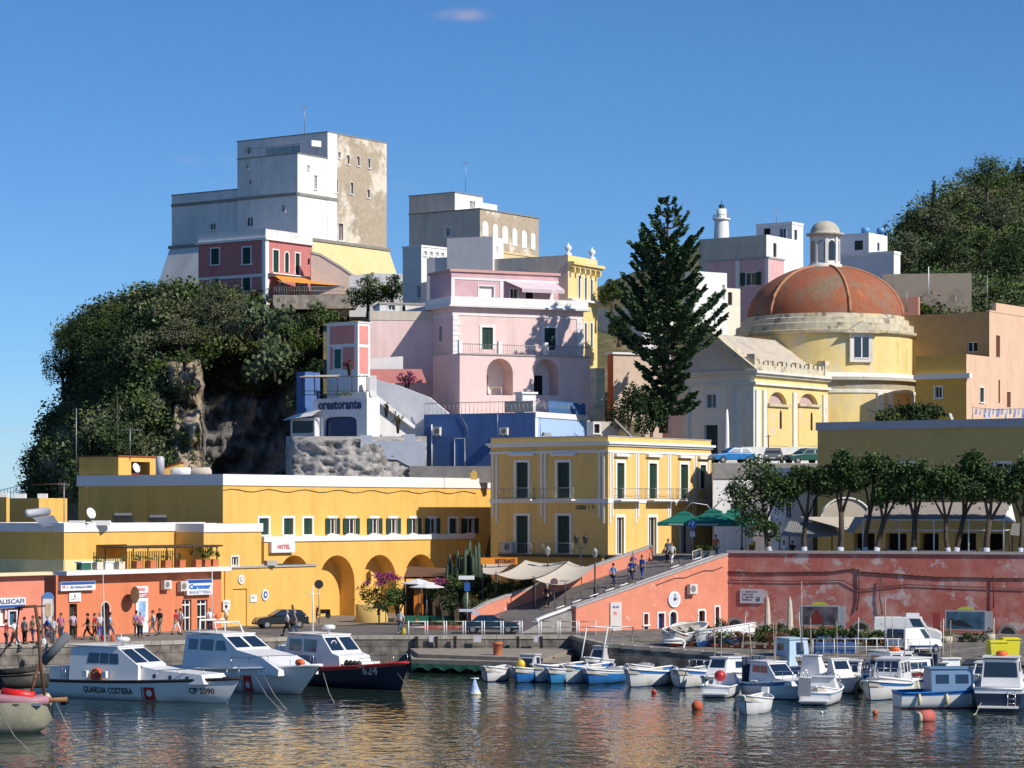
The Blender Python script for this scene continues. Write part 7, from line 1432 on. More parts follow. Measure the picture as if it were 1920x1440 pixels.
mb = MB(); mb.tube([p+Vector(q) for q in ((-3, -.7, .35), (-1, -.75, .2), (.8, -.7, .05), (1.5, -.3, .1), (1.5, .4, .1), (.8, .7, .05), (-3, .7, .35))], .26, 8); mb.build('tube', mat('mauve_grey_rubber', (.40, .20, .24), .5), t); mb = MB(); mb.tube([p+Vector((-.6, -.45, .5)), p+Vector((1.0, -.5, .3))], .24, 8); mb.build('red_cover', paint('bright_red', (.70, .02, .015)), t)
mb = MB(); mb.obox(p+Vector((-3, -.95, -.12)), (4.4, 0, 0), (0, .3, 0), (0, 0, .12)); mb.build('bottom', paint('grey_blue_rubber', (.18, .22, .32)), t)
# mooring lines
for k, (p, q, lb) in enumerate((((475, 1262, 152), (528, 1312, 140), 'mooring line from the second coast guard boat bow'), ((490, 1258, 152.5), (540, 1316, 140), 'second mooring line from the coast guard boat bow'), ((606, 1262, 152), (628, 1308, 145), 'mooring line hanging before the police boat'), ((105, 1318, 124), (150, 1350, 121), 'rope from the pale round stern into the water'), ((0, 1335, 122), (56, 1392, 117), 'rope from the left edge down across the dark hull'), ((745, 1262, 155), (800, 1310, 146), 'mooring line from the police boat bow'), ((1842, 1312, 140), (1818, 1343, 136), 'pale rope curving from the large yacht stern'), ((1415, 1312, 141), (1376, 1330, 137), 'rope from the cockpit boat'))):
    a_, b_ = PT(*p), PT(*q); b_.z = min(b_.z, -.05); mb = MB(); mb.tube([a_, a_.lerp(b_, .5)-Vector((0, 0, .25)), b_], .022, 4); tag(mb.build('mooring_line', mat('pale_rope', (.48, .44, .36))), lb, 'rope', 'mooring lines')
# buoys
for (u, v, r, m, lb, sq) in ((1307, 1330, .32, ORANGE, 'large orange ball buoy in open water', 1), (1226, 1300, .16, BRED, 'small red buoy in front of the blue and white boat', 1), (1641, 1339, .15, ORANGE, 'small orange buoy near the three window cabin boat', 1), (1541, 1337, .08, HWHITE, 'tiny white float in the water', 1)):
    p = wl(u, v); mb = MB(); mb.ball((p.x, p.y, r*.55), r, 12); tag(mb.build('buoy', mat('faded_orange', (.55, .12, .05)) if m is ORANGE else m), lb, 'buoy', 'mooring buoys')
p = wl(1725, 1352); t = thing('barrel_buoy', 'pink and cream barrel buoy floating before the blue fishing boat', 'buoy', p); mb = MB(); mb.tube([p+Vector((-.1, -.2, .22)), p+Vector((.62, .3, .22))], [.34, .36], 12); mb.build('barrel', mat('faded_pink_red', (.50, .13, .11)), t); mb = MB(); mb.tube([p+Vector((-.22, -.3, .24)), p+Vector((-.1, -.2, .22))], [.22, .34], 12); mb.build('cap', mat('cream_weed', (.55, .48, .34)), t)
p = wl(890, 1302); t = thing('cone_buoy', 'blue and white cone buoy topped by a small white bar', 'buoy', p); mb = MB(); mb.lathe(p, [(0, -.1), (.34, -.05), (.36, .1), (.2, .45), (.08, .85), (0, .9)], 14); mb.build('cone', mat('buoy_blue_white', (.35, .45, .72), stain=((.8, .8, .8), 1.5, .5, .1)), t); mb = MB(); mb.tube([p+Vector((-.25, 0, .95)), p+Vector((.25, 0, .95))], .04, 5); mb.tube([p+Vector((0, 0, .8)), p+Vector((0, 0, .98))], .03, 4); mb.build('top_mark', HWHITE, t); mb = MB(); mb.lathe(p, [(.36, .0), (.40, .05), (.36, .12)], 14); mb.build('float_ring', mat('cream_fender', (.66, .60, .40)), t)
# more boats filling the row: copies with their own places and labels
def again(src, u, v, deg, label, hm=None):
    o = [q for q in COL.objects if q.get('label') == src][0]; c = dup(o, wl(u, v), RAD(deg), label)
    if hm: recol(c, 'hull', hm)
S1 = 'white hulled boat with a bright blue gunwale strake and blue bottom'; S2 = 'white boat with a low grey cabin right of the blue fishing boat'; S3 = 'white cabin boat with slate curtains and two dark side windows, navy bottom'; S4 = 'small white and blue dinghy behind the slate curtained cabin boat'; S5 = 'small white console boat with a pale windscreen on the far side of the right group'
again(S1, 1322, 1279, 250, 'white boat with a blue strake tucked behind the navy boat'); again(S4, 1392, 1274, 240, 'small dinghy between the navy boat and the slate curtained cabin boat')
again(S5, 1500, 1292, 60, 'white console boat between the slate curtained boat and the open motor boat'); again(S2, 1612, 1286, 250, 'white boat with a grey cabin just behind the three window cabin boat')
again(S3, 1745, 1296, 215, 'white cabin boat with slate curtains behind the blue fishing boat'); again(S1, 1838, 1291, 225, 'blue straked white boat on the far side near the right edge')
again(S5, 1800, 1299, 100, 'white console boat farthest back near the yellow bins'); again(S4, 1672, 1291, 230, 'small dinghy behind the white cruiser'); again(S2, 1440, 1282, 200, 'white boat with a grey cabin behind the slate curtained cabin boat')
again(S4, 1218, 1268, 245, 'white and blue dinghy behind the boat with a bright blue strake'); again(S1, 1145, 1272, 238, 'white and blue boat squeezed between two deep blue boats')
again(S5, 1370, 1290, 245, 'white console boat squeezed between the navy boat and the cockpit boat'); again(S4, 1560, 1312, 250, 'small dinghy between the open motor boat and the three window cabin boat'); again(S1, 1700, 1302, 240, 'blue straked white boat between the three window cabin boat and the blue fishing boat')
again(S2, 1765, 1290, 255, 'white boat with a grey cabin right behind the blue wheelhouse'); again(S5, 1480, 1300, 235, 'white console boat right of the slate curtains'); again(S4, 1822, 1310, 240, 'small dinghy between the blue fishing boat and the large yacht')
again(S1, 1095, 1270, 236, 'white and blue boat behind the light blue rowing boat'); again(S4, 1050, 1270, 300, 'small dinghy behind the bright blue rowing boat')
# ================================================================ VEHICLES
def car(label, P, rz, m, kind='hatch', L=3.9, Wd_=1.65, group=None, name='parked_car', cat='car'):
    t = thing(name, label, cat, P, rz, group)
    if kind == 'hatch': body = [(-.5, .35), (-.5, .85), (-.44, .95), (.12, .95), (.46, .80), (.5, .6), (.5, .3)]; gh = [(-.47, .93), (-.36, 1.38), (.02, 1.42), (.22, .93)]; H = 1
    elif kind == 'sedan': body = [(-.5, .35), (-.5, .82), (-.47, .9), (.2, .88), (.47, .76), (.5, .6), (.5, .3)]; gh = [(-.34, .88), (-.22, 1.3), (.06, 1.33), (.24, .86)]; H = 1
    elif kind == 'van': body = [(-.5, .35), (-.5, 1.2), (.28, 1.2), (.42, 1.05), (.5, .85), (.5, .3)]; gh = [(-.5, 1.18), (-.49, 1.9), (.20, 1.92), (.30, 1.18)]; H = 1
    else: body = [(-.5, .35), (-.5, 1.0), (.22, 1.0), (.46, .88), (.5, .65), (.5, .3)]; gh = [(-.5, .98), (-.48, 1.72), (.02, 1.75), (.24, .98)]; H = 1
    w = Wd_/2
    def shell(mb, prof, w0, w1, zl, zh, mi=0):
        W_ = lambda z: w0+(w1-w0)*max(0, min(1, (z-zl)/(zh-zl))); n = len(prof)
        A = [mb.vv((x*L, W_(z), z)) for x, z in prof]; B_ = [mb.vv((x*L, -W_(z), z)) for x, z in prof]; mb.face(A[::-1], mi); mb.face(B_, mi)
        for k in range(n): mb.face((A[k], A[(k+1) % n], B_[(k+1) % n], B_[k]), mi)
    def f(mb): shell(mb, body, w, w*.98, .3, 1)
    bd = lpart(t, 'body', m, f); bv = bd.modifiers.new('bevel', 'BEVEL'); bv.width = .07; bv.segments = 3; bv.limit_method = 'ANGLE'; bv.angle_limit = .3
    zt = gh[1][1]; cb = lpart(t, 'cab', m, lambda mb: shell(mb, gh, w*.97, w*.78 if kind in ('hatch', 'sedan') else w*.92, gh[0][1], zt)); bv = cb.modifiers.new('bevel', 'BEVEL'); bv.width = .05; bv.segments = 2; bv.limit_method = 'ANGLE'; bv.angle_limit = .3
    z0, z1 = gh[0][1]+.05, zt-.08; W2 = lambda z: w*.97+((w*.78 if kind in ('hatch', 'sedan') else w*.92)-w*.97)*(z-gh[0][1])/(zt-gh[0][1]); g0, g1, g2, g3 = [x*L for x, z in gh]
    xb = lambda z: g0+(g1-g0)*(z-gh[0][1])/(zt-gh[0][1]); xf = lambda z: g3+(g2-g3)*(z-gh[0][1])/(zt-gh[0][1]); GL = BGL
    for sg in (1, -1):
        def q(a0, a1, nm='side_window'):
            P_ = [(xb(z0)+(xf(z0)-xb(z0))*a0, z0), (xb(z0)+(xf(z0)-xb(z0))*a1, z0), (xb(z1)+(xf(z1)-xb(z1))*a1, z1), (xb(z1)+(xf(z1)-xb(z1))*a0, z1)]; pts = [(x, sg*(W2(z)+.012), z) for x, z in P_]
            lpart(t, nm, GL, lambda mb: mb.poly(pts if sg < 0 else pts[::-1]))
        if kind in ('hatch', 'sedan'): q(.08, .45); q(.50, .93)
        else: q(.74, .95)
    for nm, fx, fl in (('windscreen', xf, 1), ('rear_window', xb, -1)):
        pts = [(fx(z)+.014*fl, s*(W2(z)-.1), z+.01) for z, s in ((z0, -1), (z0, 1), (z1, 1), (z1, -1))]; lpart(t, nm, GL, lambda mb: mb.poly(pts if fl > 0 else pts[::-1]))
    for x in (-.31, .31):
        for sg in (1, -1):
            y = sg*(w-.1); wh = lpart(t, 'wheel', RUBB, lambda mb: mb.tube([(x*L, y-.1, .31), (x*L, y+.12 if sg > 0 else y+.1, .31)] if sg > 0 else [(x*L, y-.12, .31), (x*L, y+.1, .31)], .31, 16)); lpart(wh, 'rim', METAL, lambda mb: mb.tube([(x*L, y+sg*.10, .31), (x*L, y+sg*.135, .31)], .18, 12))
    for sg in (1, -1): lpart(t, 'headlight', paint('headlight_glass', (.75, .77, .8), .1), lambda mb: mb.ball((.475*L, sg*(w-.25), .66), .11, 8, 0, (.8, 1.5, .8))); lpart(t, 'tail_light', BRED, lambda mb: mb.ball((-.492*L, sg*(w-.12), .75), .1, 6, 0, (.5, 1, 1.5)))
    for sx in (.5, -.5): lpart(t, 'number_plate', SWHITE, lambda mb: mb.obox((sx*L+(.02 if sx > 0 else -.05), -.25, .42), (.03, 0, 0), (0, .5, 0), (0, 0, .11))); lpart(t, 'bumper', DMETAL, lambda mb: mb.obox((sx*L-.05, -w+.05, .3), (.1, 0, 0), (0, 2*w-.1, 0), (0, 0, .16)))
    return t
def onq(u, v): p = PG(u, v, 2.0); z = zq(p)+.03; p = PG(u, v, z); return Vector((p.x, p.y, zq(p)+.045))
BLK = paint('car_black', (.012, .012, .014), .15); CBLUE = paint('car_dark_blue', (.008, .030, .055), .2); CLB = paint('car_blue', (.03, .20, .50), .25); CGR = paint('car_grey', (.16, .16, .15), .3); CGN = paint('car_green', (.02, .09, .07), .25)
car('black hatchback parked against the low yellow house', onq(526, 1178), RAD(200), BLK, L=4.0)
car('dark blue saloon car parked behind the white barriers at the foot of the ramp', Vector((PT(921, 0, 184.9).x, 184.9, 2.05)), RAD(-4), CBLUE, 'sedan', L=4.1)
for (u, y, m, rz, lb) in ((1372, 226, CLB, 200, 'bright blue car on the upper road left of the white column'), (1450, 228, CGR, 262, 'dark grey car facing the wall on the upper road'), (1509, 229, CGN, 205, 'dark green car on the upper road beside the olive building')): p = PT(u, 870, y); p.z = 15.05; car(lb, p, RAD(rz), m, group='cars parked on the upper road')
VW_ = paint('van_white', (.75, .75, .73), .3)
t = car('large white van parked along the coral wall with a box on its roof', onq(1702, 1208), RAD(-10), VW_, 'van', L=4.7, Wd_=1.85, name='white_van', cat='van'); lpart(t, 'roof_box', SWHITE, lambda mb: mb.obox((-.1, -.4, 1.93), (.9, 0, 0), (0, .8, 0), (0, 0, .25)))
t = car('small white delivery van with twin rear windows in front of the larger van', onq(1714, 1226), RAD(42), VW_, 'kombi', L=3.9, Wd_=1.65, name='white_van', cat='van')
for s in (-.4, .4): lpart(t, 'rear_door_window', BGL, lambda mb: mb.obox((-1.97, s-.26, 1.08), (.03, 0, 0), (0, .52, 0), (0, 0, .45)))
t = thing('scooter', 'dark parked scooter beside the signpost at the arcade corner', 'scooter', onq(603, 1160), RAD(200)); lpart(t, 'body', BLK, lambda mb: (mb.obox((-.7, -.15, .4), (.8, 0, 0), (0, .3, 0), (0, 0, .35)), mb.obox((.1, -.12, .25), (.3, 0, 0), (0, .24, 0), (0, 0, .1)), mb.obox((.4, -.18, .3), (.1, 0, 0), (0, .36, 0), (-.1, 0, .6)))); lpart(t, 'handlebar', DMETAL, lambda mb: mb.tube([(.35, -.3, 1.0), (.4, 0, .95), (.35, .3, 1.0)], .025, 5))
for x in (-.55, .6): lpart(t, 'wheel', RUBB, lambda mb: mb.tube([(x, -.05, .23), (x, .05, .23)], .23, 12))
# ================================================================ PEOPLE
SKIN = mat('skin', (.42, .25, .17), .6); HAIR = mat('hair_dark', (.03, .022, .018)); HAIRG = mat('hair_grey', (.35, .33, .31)); HAIRB = mat('hair_brown', (.14, .07, .035))
def skinmesh(verts, edges, name, sub=1):
    me = bpy.data.meshes.new(name); me.from_pydata([v[:3] for v in verts], edges, []); o = bpy.data.objects.new(name, me); COL.objects.link(o)
    o.modifiers.new('skin', 'SKIN').use_smooth_shade = True
    for i, v in enumerate(verts):
        r = v[3]; r = r if isinstance(r, tuple) else (r, r); me.skin_vertices[0].data[i].radius = r; me.skin_vertices[0].data[i].use_root = (i == 0)
    s = o.modifiers.new('sub', 'SUBSURF'); s.levels = sub; dg = bpy.context.evaluated_depsgraph_get(); m2 = bpy.data.meshes.new_from_object(o.evaluated_get(dg)); bpy.data.objects.remove(o); bpy.data.meshes.remove(me); return m2
def figure(pose):
    """joint positions facing +x; returns body, shirt, trousers meshes"""
    P_ = {'stand': dict(hip=.93, kl=(.02, .1, .5), fl=(.0, .11, .07), kr=(.02, -.1, .5), fr=(-.02, -.11, .07), el=(-.02, .27, 1.12), hl=(.06, .28, .86), er=(.0, -.27, 1.12), hr=(.1, -.27, .88), lean=0),
          'walk': dict(hip=.92, kl=(.22, .09, .52), fl=(.30, .09, .09), kr=(-.05, -.09, .5), fr=(-.33, -.09, .13), el=(-.14, .26, 1.13), hl=(-.08, .26, .88), er=(.12, -.26, 1.13), hr=(.3, -.24, .98), lean=.03),
          'carry': dict(hip=.93, kl=(.1, .1, .5), fl=(.10, .1, .08), kr=(-.02, -.1, .5), fr=(-.14, -.1, .09), el=(.08, .27, 1.14), hl=(.28, .16, 1.08), er=(.02, -.28, 1.12), hr=(.02, -.32, .86), lean=.02),
          'sit': dict(hip=.48, kl=(.42, .12, .5), fl=(.45, .12, .07), kr=(.42, -.12, .5), fr=(.42, -.12, .07), el=(.05, .27, .72), hl=(.28, .16, .62), er=(.05, -.27, .72), hr=(.28, -.14, .62), lean=.04)}[pose]
    h = P_['hip']; ln = P_['lean']; sh = h+.52; V = []; E_ = []
    def v(x, y, z, r): V.append((x, y, z, r)); return len(V)-1
    def e(a, b): E_.append((a, b)); return b
    pel = v(0, 0, h, (.13, .15)); ab = e(pel, v(ln*.3, 0, h+.2, (.11, .14))); ch = e(ab, v(ln, 0, h+.42, (.115, .165))); nk = e(ch, v(ln, 0, sh+.06, .055)); n2 = e(nk, v(ln+.01, 0, sh+.13, .052)); h1 = e(n2, v(ln+.03, 0, sh+.22, (.085, .07))); e(h1, v(ln+.01, 0, sh+.31, (.085, .072)))
    e(h1, v(ln+.115, 0, sh+.22, .018))
    for sg, k, f_, el, hd in ((1, 'kl', 'fl', 'el', 'hl'), (-1, 'kr', 'fr', 'er', 'hr')):
        a = e(pel, v(0, sg*.1, h-.08, .095)); K_ = P_[k]; b = e(a, v(*K_, .06)); F_ = P_[f_]; c = e(b, v(*F_, .042)); e(c, v(F_[0]+.16, F_[1], max(.03, F_[2]-.04), .032))
        s = e(ch, v(ln, sg*.19, sh-.03, .055)); E2 = P_[el]; b = e(s, v(*E2, .042)); H_ = P_[hd]; c = e(b, v(*H_, .027))
        d = (Vector(H_)-Vector(E2)).normalized(); pm = Vector(H_)+d*.06; c2 = e(c, v(*pm, (.022, .034)))
        y_ = Vector((1, 0, 0)) if abs(d.x) < .7 else Vector((0, 0, 1))
        for q, l in enumerate((.062, .074, .07, .055)):
            o_ = pm+y_*(-.03+.02*q)+d*.03; m_ = o_+d*l*.5; n_ = m_+d*l*.4-Vector((0, sg*.015, 0)); e(e(e(c2, v(*o_, .010)), v(*m_, .009)), v(*n_, .008))
        o_ = Vector(H_)+d*.03+y_*.035; e(e(c, v(*o_, .012)), v(*(o_+d*.04+y_*.01), .009))
    body = skinmesh(V, E_, 'body')
    V, E_ = [], []; pel = v(0, 0, h-.02, (.15, .17)); ab = e(pel, v(ln*.3, 0, h+.2, (.13, .16))); ch = e(ab, v(ln, 0, h+.42, (.135, .18))); e(ch, v(ln, 0, sh+.02, .08))
    for sg, el in ((1, 'el'), (-1, 'er')): s = e(ch, v(ln, sg*.19, sh-.03, .075)); E2 = P_[el]; e(s, v(*[a*.15+b*.85 for a, b in zip((ln, sg*.19, sh-.03), E2)], .058))
    shirt = skinmesh(V, E_, 'shirt')
    V, E_ = [], []; pel = v(0, 0, h, (.145, .165))
    for sg, k, f_ in ((1, 'kl', 'fl'), (-1, 'kr', 'fr')): a = e(pel, v(0, sg*.1, h-.1, .112)); K_ = P_[k]; b = e(a, v(*K_, .078)); F_ = P_[f_]; e(b, v(F_[0], F_[1], F_[2]+.05, .062))
    tr = skinmesh(V, E_, 'trousers')
    mb = MB(); mb.ball((ln-.012, 0, sh+.275), .112, 10, 0, (1.0, .86, .95)); mb.ball((ln-.05, 0, sh+.22), .09, 8, 0, (.8, .9, 1)); hair = mb
    mb = MB(); [mb.ball((ln+.108, s*.032, sh+.245), .012, 6) for s in (1, -1)]; eyes = mb
    mb = MB(); mb.tube([(P_['fl'][0]-.06, P_['fl'][1], .03), (P_['fl'][0]+.2, P_['fl'][1], .03)], .05, 6); mb.tube([(P_['fr'][0]-.06, P_['fr'][1], .03 if pose != 'walk' else .06), (P_['fr'][0]+.2, P_['fr'][1], .03)], .05, 6)
    return body, shirt, tr, hair, eyes, mb
FIG = {}
def person(pose, P, rz, shirt, trous, hair, label, bag=None, s=1.0, group=None):
    if pose not in FIG:
        b, sh, tr, hr, ey, so = figure(pose); r = thing('person', 'x', 'person')
        for me, nm, m in ((b, 'body', SKIN), (sh, 'shirt', SWHITE), (tr, 'trousers', HNAVY)):
            me.materials.clear(); me.materials.append(m); o = bpy.data.objects.new(nm, me); COL.objects.link(o); o.parent = r
        hr.build('hair', HAIR, r, local=True); ey.build('eyes', DARK, r, local=True); so.build('shoes', RUBB, r, local=True); FIG[pose] = r; o = r; o.location = P; o.rotation_euler = (0, 0, rz); o['label'] = label
    else: o = copy_tree(FIG[pose]); o.location = P; o.rotation_euler = (0, 0, rz); o['label'] = label
    if group: o['group'] = group
    recol(o, 'shirt', shirt); recol(o, 'trousers', trous); recol(o, 'hair', hair)
    o.scale = (s, s, s)
    return o
def bag(label, P, m, sz=(.3, .18, .38), name='bag'):
    P = Vector(P); t = thing(name, label, 'bag', P); mb = MB(); mb.lathe(P, [(sz[0]*.42, 0), (sz[0]*.5, sz[2]*.3), (sz[0]*.42, sz[2]*.8), (sz[0]*.2, sz[2])], 6, sm=False); mb.build('sack', m, t); mb = MB(); mb.tube([P+Vector((-.07, 0, sz[2]*.85)), P+Vector((-.04, 0, sz[2]+.14)), P+Vector((.04, 0, sz[2]+.14)), P+Vector((.07, 0, sz[2]*.85))], .012, 4); mb.build('handle', m, t)
def cl(n, c): return mat('cloth_'+n, c, .85, var=.15, scale=5)
Cw, Cb, Ck, Cr, Cp, Cl, Cn, Cg, Ct, Co, Cm, Cj = cl('white', (.72, .72, .72)), cl('blue', (.04, .10, .38)), cl('black', (.018, .018, .02)), cl('red', (.45, .02, .03)), cl('pink', (.62, .22, .36)), cl('pale_blue', (.30, .45, .65)), cl('navy', (.02, .03, .08)), cl('grey', (.22, .22, .22)), cl('tan', (.42, .30, .20)), cl('orange', (.62, .16, .07)), cl('lilac', (.5, .4, .55)), cl('jeans', (.06, .10, .18))
GQ = 'people on the quay by the shops'
for (ps, u, v, rz, a, b, hr, lb) in (('stand', 12, 1214, 0, Cr, Cn, HAIR, 'person in a red top and navy trousers at the left edge of the quay'), ('walk', 28, 1212, 2.5, Cw, Cn, HAIR, 'person in a white shirt walking, second from the left edge'), ('stand', 46, 1208, 1, Cg, Ck, HAIR, 'person in grey and black in front of the ticket windows'), ('carry', 62, 1205, 4, Ct, Cj, HAIRB, 'person in a tan jacket and jeans left of the orange topped board'), ('stand', 74, 1207, 3.6, Ct, Ck, HAIR, 'person in tan and black under the orange topped board'), ('walk', 88, 1204, .4, Cb, Cj, HAIRG, 'person in a blue top and jeans in front of the blue topped board'),
    ('stand', 100, 1207, 4.4, Cw, Cg, HAIRB, 'person in a white top and grey trousers left of the one in pink'), ('stand', 114, 1199, 4.5, Cp, Cj, HAIR, 'person in a pink shirt and jeans beside the shop corner'), ('carry', 137, 1196, 2.2, Cm, Ck, HAIRB, 'person in a lilac top by the dark green door'), ('walk', 165, 1199, 3.3, Ck, Ck, HAIR, 'person dressed all in black right of the dark green door'), ('carry', 177, 1199, 0, Cr, Ck, HAIRB, 'person in a dark red top following the one in black'), ('stand', 187, 1197, 4.7, Cw, Cb, HAIRG, 'grey haired person in a white shirt near the arched shop door'), ('walk', 206, 1197, 0, Cl, Cj, HAIR, 'person in a pale blue shirt in front of the arched shop door'),
    ('stand', 256, 1193, 1.4, Cm, Ck, HAIR, 'person in a lilac top left of the ticket panel poster'), ('carry', 263, 1196, 4.9, Cp, Ck, HAIRG, 'person carrying a magenta bundle before the ticket panel'), ('walk', 287, 1192, 3.4, Cw, Cg, HAIRB, 'person in a white top with a backpack, under the left air conditioner'), ('stand', 299, 1188, 4.2, Ck, Ct, HAIRB, 'person in a black jacket and tan trousers between the air conditioners'), ('walk', 330, 1190, 5.8, Cr, Cw, HAIRB, 'person in a red dress top near the glazed shop doors'), ('stand', 338, 1188, 4.0, Cw, Co, HAIR, 'person in white with orange trousers beside the left glazed door'), ('carry', 394, 1186, 2.0, Cw, Cn, HAIRG, 'person in a white shirt right of the glazed doors'), ('stand', 424, 1180, 3.0, Cw, Ct, HAIRB, 'person in a white top carrying a round bag at the yellow house corner'),
    ('walk', 539, 1192, 3.2, Cw, Ck, HAIRG, 'person in a white shirt walking before the black car'), ('walk', 553, 1193, 3.3, Cg, Cj, HAIRG, 'person in a grey jacket walking behind the one in white'), ('walk', 751, 1189, 4.0, Cw, Cj, HAIR, 'person in a white shirt with a yellow bag crossing the square')):
    person(ps, onq(u, v), rz, a, b, hr, lb, group=GQ if u < 430 else None)
for (u, v, m, lb) in ((33, 1211, Cw, 'large white bag on the quay at the left edge'), (82, 1209, Cw, 'white bag on the ground left of the pink shirt'), (128, 1203, Cg, 'pale rucksack between the pink and lilac tops'), (181, 1202, Ct, 'beige bag near the person in black'), (194, 1202, Cr, 'red bag near the arched shop door'), (212, 1202, Co, 'orange bag right of the arched shop door'), (757, 1189, mat('bag_yellow', (.55, .42, .04)), 'yellow bag beside the person crossing the square')): bag(lb, onq(u, v), m, (.34, .3, .42))
for (tt, w, ps, rz, a, b, hr, lb) in ((.1, 3.4, 'walk', .8, Ck, Ck, HAIRG, 'grey haired person in black low on the ramp'), (6.2, 2.8, 'walk', .8, Cl, Cn, HAIR, 'person in a pale blue shirt walking up the ramp, left of three'), (7.6, 2.3, 'walk', .8, Cb, Cn, HAIR, 'person in a blue top walking up the ramp, middle of three'), (8.6, 2.2, 'carry', .8, Cb, Cb, HAIRB, 'person all in blue walking up the ramp, right of three'), (9.4, 4.0, 'walk', 4, Cp, Ck, HAIRG, 'person in a pink top coming down the ramp behind the three in blue'), (12.5, 3.0, 'walk', 4.2, Cw, Cw, HAIRB, 'person all in white at the top of the ramp'), (13.4, 4.4, 'stand', 4.2, Cg, Ck, HAIR, 'person in grey standing behind the one in white at the ramp top')): person(ps, rp(tt, w, .02), rz, a, b, hr, lb)
for (u, y, ps, a, lb, z) in ((1342, 200.5, 'stand', Co, 'person in an orange top under the green umbrellas', 7.2), (1470, 199.5, 'sit', Cw, 'person in white seated behind the promenade wall', 7.2), (1486, 199.6, 'sit', Ck, 'person in black seated behind the promenade wall', 7.2)):
    p = Vector(((u-960)*y/K, y, z)); person(ps, p, 4.6, a, Cj, HAIR, lb)
# ================================================================ PROMENADE
mwt = lambda u, off=2.0: (lambda q: Vector((q.x, q.y, 7.2)))(MW.pt(Face(V2(Vector((W0.x, W0.y, 0))-MW.n.to_3d()*off), V2(Wd), 1).sz(u, 900)[0], 7.2, -off))
TR = [(1446, 1425, 915, 50, 55, 1, 'first tree of the promenade row from the left, low and drooping to the left'), (1508, 1516, 905, 42, 36, 0, 'second promenade tree from the left with a forked trunk'), (1574, 1580, 888, 36, 38, 0, 'third promenade tree from the left, slim and tall'), (1622, 1640, 886, 38, 36, 1, 'fourth promenade tree, its trunk curving to the right'), (1640, 1672, 915, 30, 42, 1, 'fifth promenade tree leaning right beside the fourth'), (1713, 1718, 904, 42, 40, 0, 'sixth promenade tree with a low fork'), (1780, 1768, 910, 36, 40, 0, 'seventh promenade tree with two stems'), (1790, 1824, 892, 34, 40, 1, 'eighth promenade tree leaning right with a high crown'), (1848, 1862, 912, 38, 38, 0, 'ninth promenade tree with a wide fork near the right edge'), (1912, 1922, 902, 38, 40, 0, 'tenth promenade tree cut by the right edge')]
for k, (ub, uc, vc, ru, rv, lean, lb) in enumerate(TR):
    b = mwt(ub, 1.6+.5*(k % 2)); s = b.y/K; c = PT(uc, vc, b.y)-b; q_ = (1.0, 1.15, .92, 1.05, .9)[k % 5]; rx, rz_ = ru*s*1.42*q_, rv*s*1.15/q_
    bl = [(c.x-rx*.5, .2, c.z-rz_*.2, rx*.55, rx*.6, rz_*.6), (c.x+rx*.45, -.2, c.z-.1*rz_, rx*.6, rx*.6, rz_*.65), (c.x, 0, c.z+rz_*.45, rx*.55, rx*.6, rz_*.55)]
    if k == 0: bl += [(c.x-rx*.2, 0, c.z-rz_*1.0, rx*.5, rx*.5, rz_*.5), (c.x+rx*.3, -.3, c.z-rz_*1.25, rx*.3, rx*.3, rz_*.35)]
    tree('promenade_tree', lb, 'tree', b, bl, 6500, .25, [mat('leaves_ilex', (.055, .10, .026), .6, var=.35, scale=.8, rnd=.5)], group='row of small trees along the promenade', tr=.2+.03*(k % 3), lean=(c.x*.55, 0, max(1.6, c.z*.55)), white=.9, rs=k+200)
# restaurants' awnings and canopies
STRP = bpy.data.materials.new('striped_canvas'); STRP.use_nodes = True; nt = STRP.node_tree; tcn = nt.nodes.new('ShaderNodeTexCoord'); wv = nt.nodes.new('ShaderNodeTexWave'); wv.inputs['Scale'].default_value = 1.6; wv.bands_direction = 'X'; nt.links.new(tcn.outputs['Object'], wv.inputs['Vector']); cr = nt.nodes.new('ShaderNodeValToRGB'); cr.color_ramp.elements[0].color = (.10, .115, .10, 1); cr.color_ramp.elements[1].color = (.34, .33, .30, 1); nt.links.new(wv.outputs[0], cr.inputs[0]); nt.links.new(cr.outputs[0], nt.nodes['Principled BSDF'].inputs['Base Color'])
GCAN = mat('grey_beige_canvas', (.36, .31, .28), var=.12, stain=((.30, .26, .23), .5, .5, .3))
s = sail([PT(1462, 1003, 200), PT(1578, 1003, 199), PT(1560, 976, 204), PT(1480, 976, 205)], .35, 'dark striped awning behind the second promenade tree', nm='awning', m=STRP, post=True)
t = thing('lunette_canopy', 'cream rounded canopy top with a pale front behind the third promenade tree', 'awning', PT(1586, 975, 206)); p = t.location; rr = 47*206/K
mb = MB(); mb.extr([(rr*cos(k*pi/14), .86*rr*sin(k*pi/14)) for k in range(15)], p, (1, 0, 0), (0, 0, 1), (0, .3, 0)); mb.build('front', SAIL, t); mb = MB(); mb.tube([p+Vector((rr*1.02*cos(k*pi/14), -.05, .88*rr*sin(k*pi/14))) for k in range(15)], .09, 6); mb.build('rim', WHITE2, t)
mb = MB(); a, b, c, d = PT(1500, 969, 205), PT(1622, 969, 204), PT(1600, 1000, 199), PT(1560, 985, 200); mb.poly([a, b, c, d]); mb.build('valance', SAIL, t)
t = thing('long_canopy', 'long grey beige canopy on white posts along the olive building', 'canopy', PT(1760, 1030, 197)); mb = MB()
us = [1632, 1700, 1765, 1830, 1896]; yb_ = [204, 203, 202, 201, 200]
for i in range(4):
    a, b = PT(us[i], 944, yb_[i]), PT(us[i+1], 944, yb_[i+1]); c, d = PT(us[i+1]-14, 979, yb_[i+1]-6), PT(us[i]-14, 979, yb_[i]-6); a.z = b.z = 11.55; c.z = d.z = 10.25
    mb.poly([a, b, c, d]); 
mb.build('canvas', GCAN, t); mb = MB()
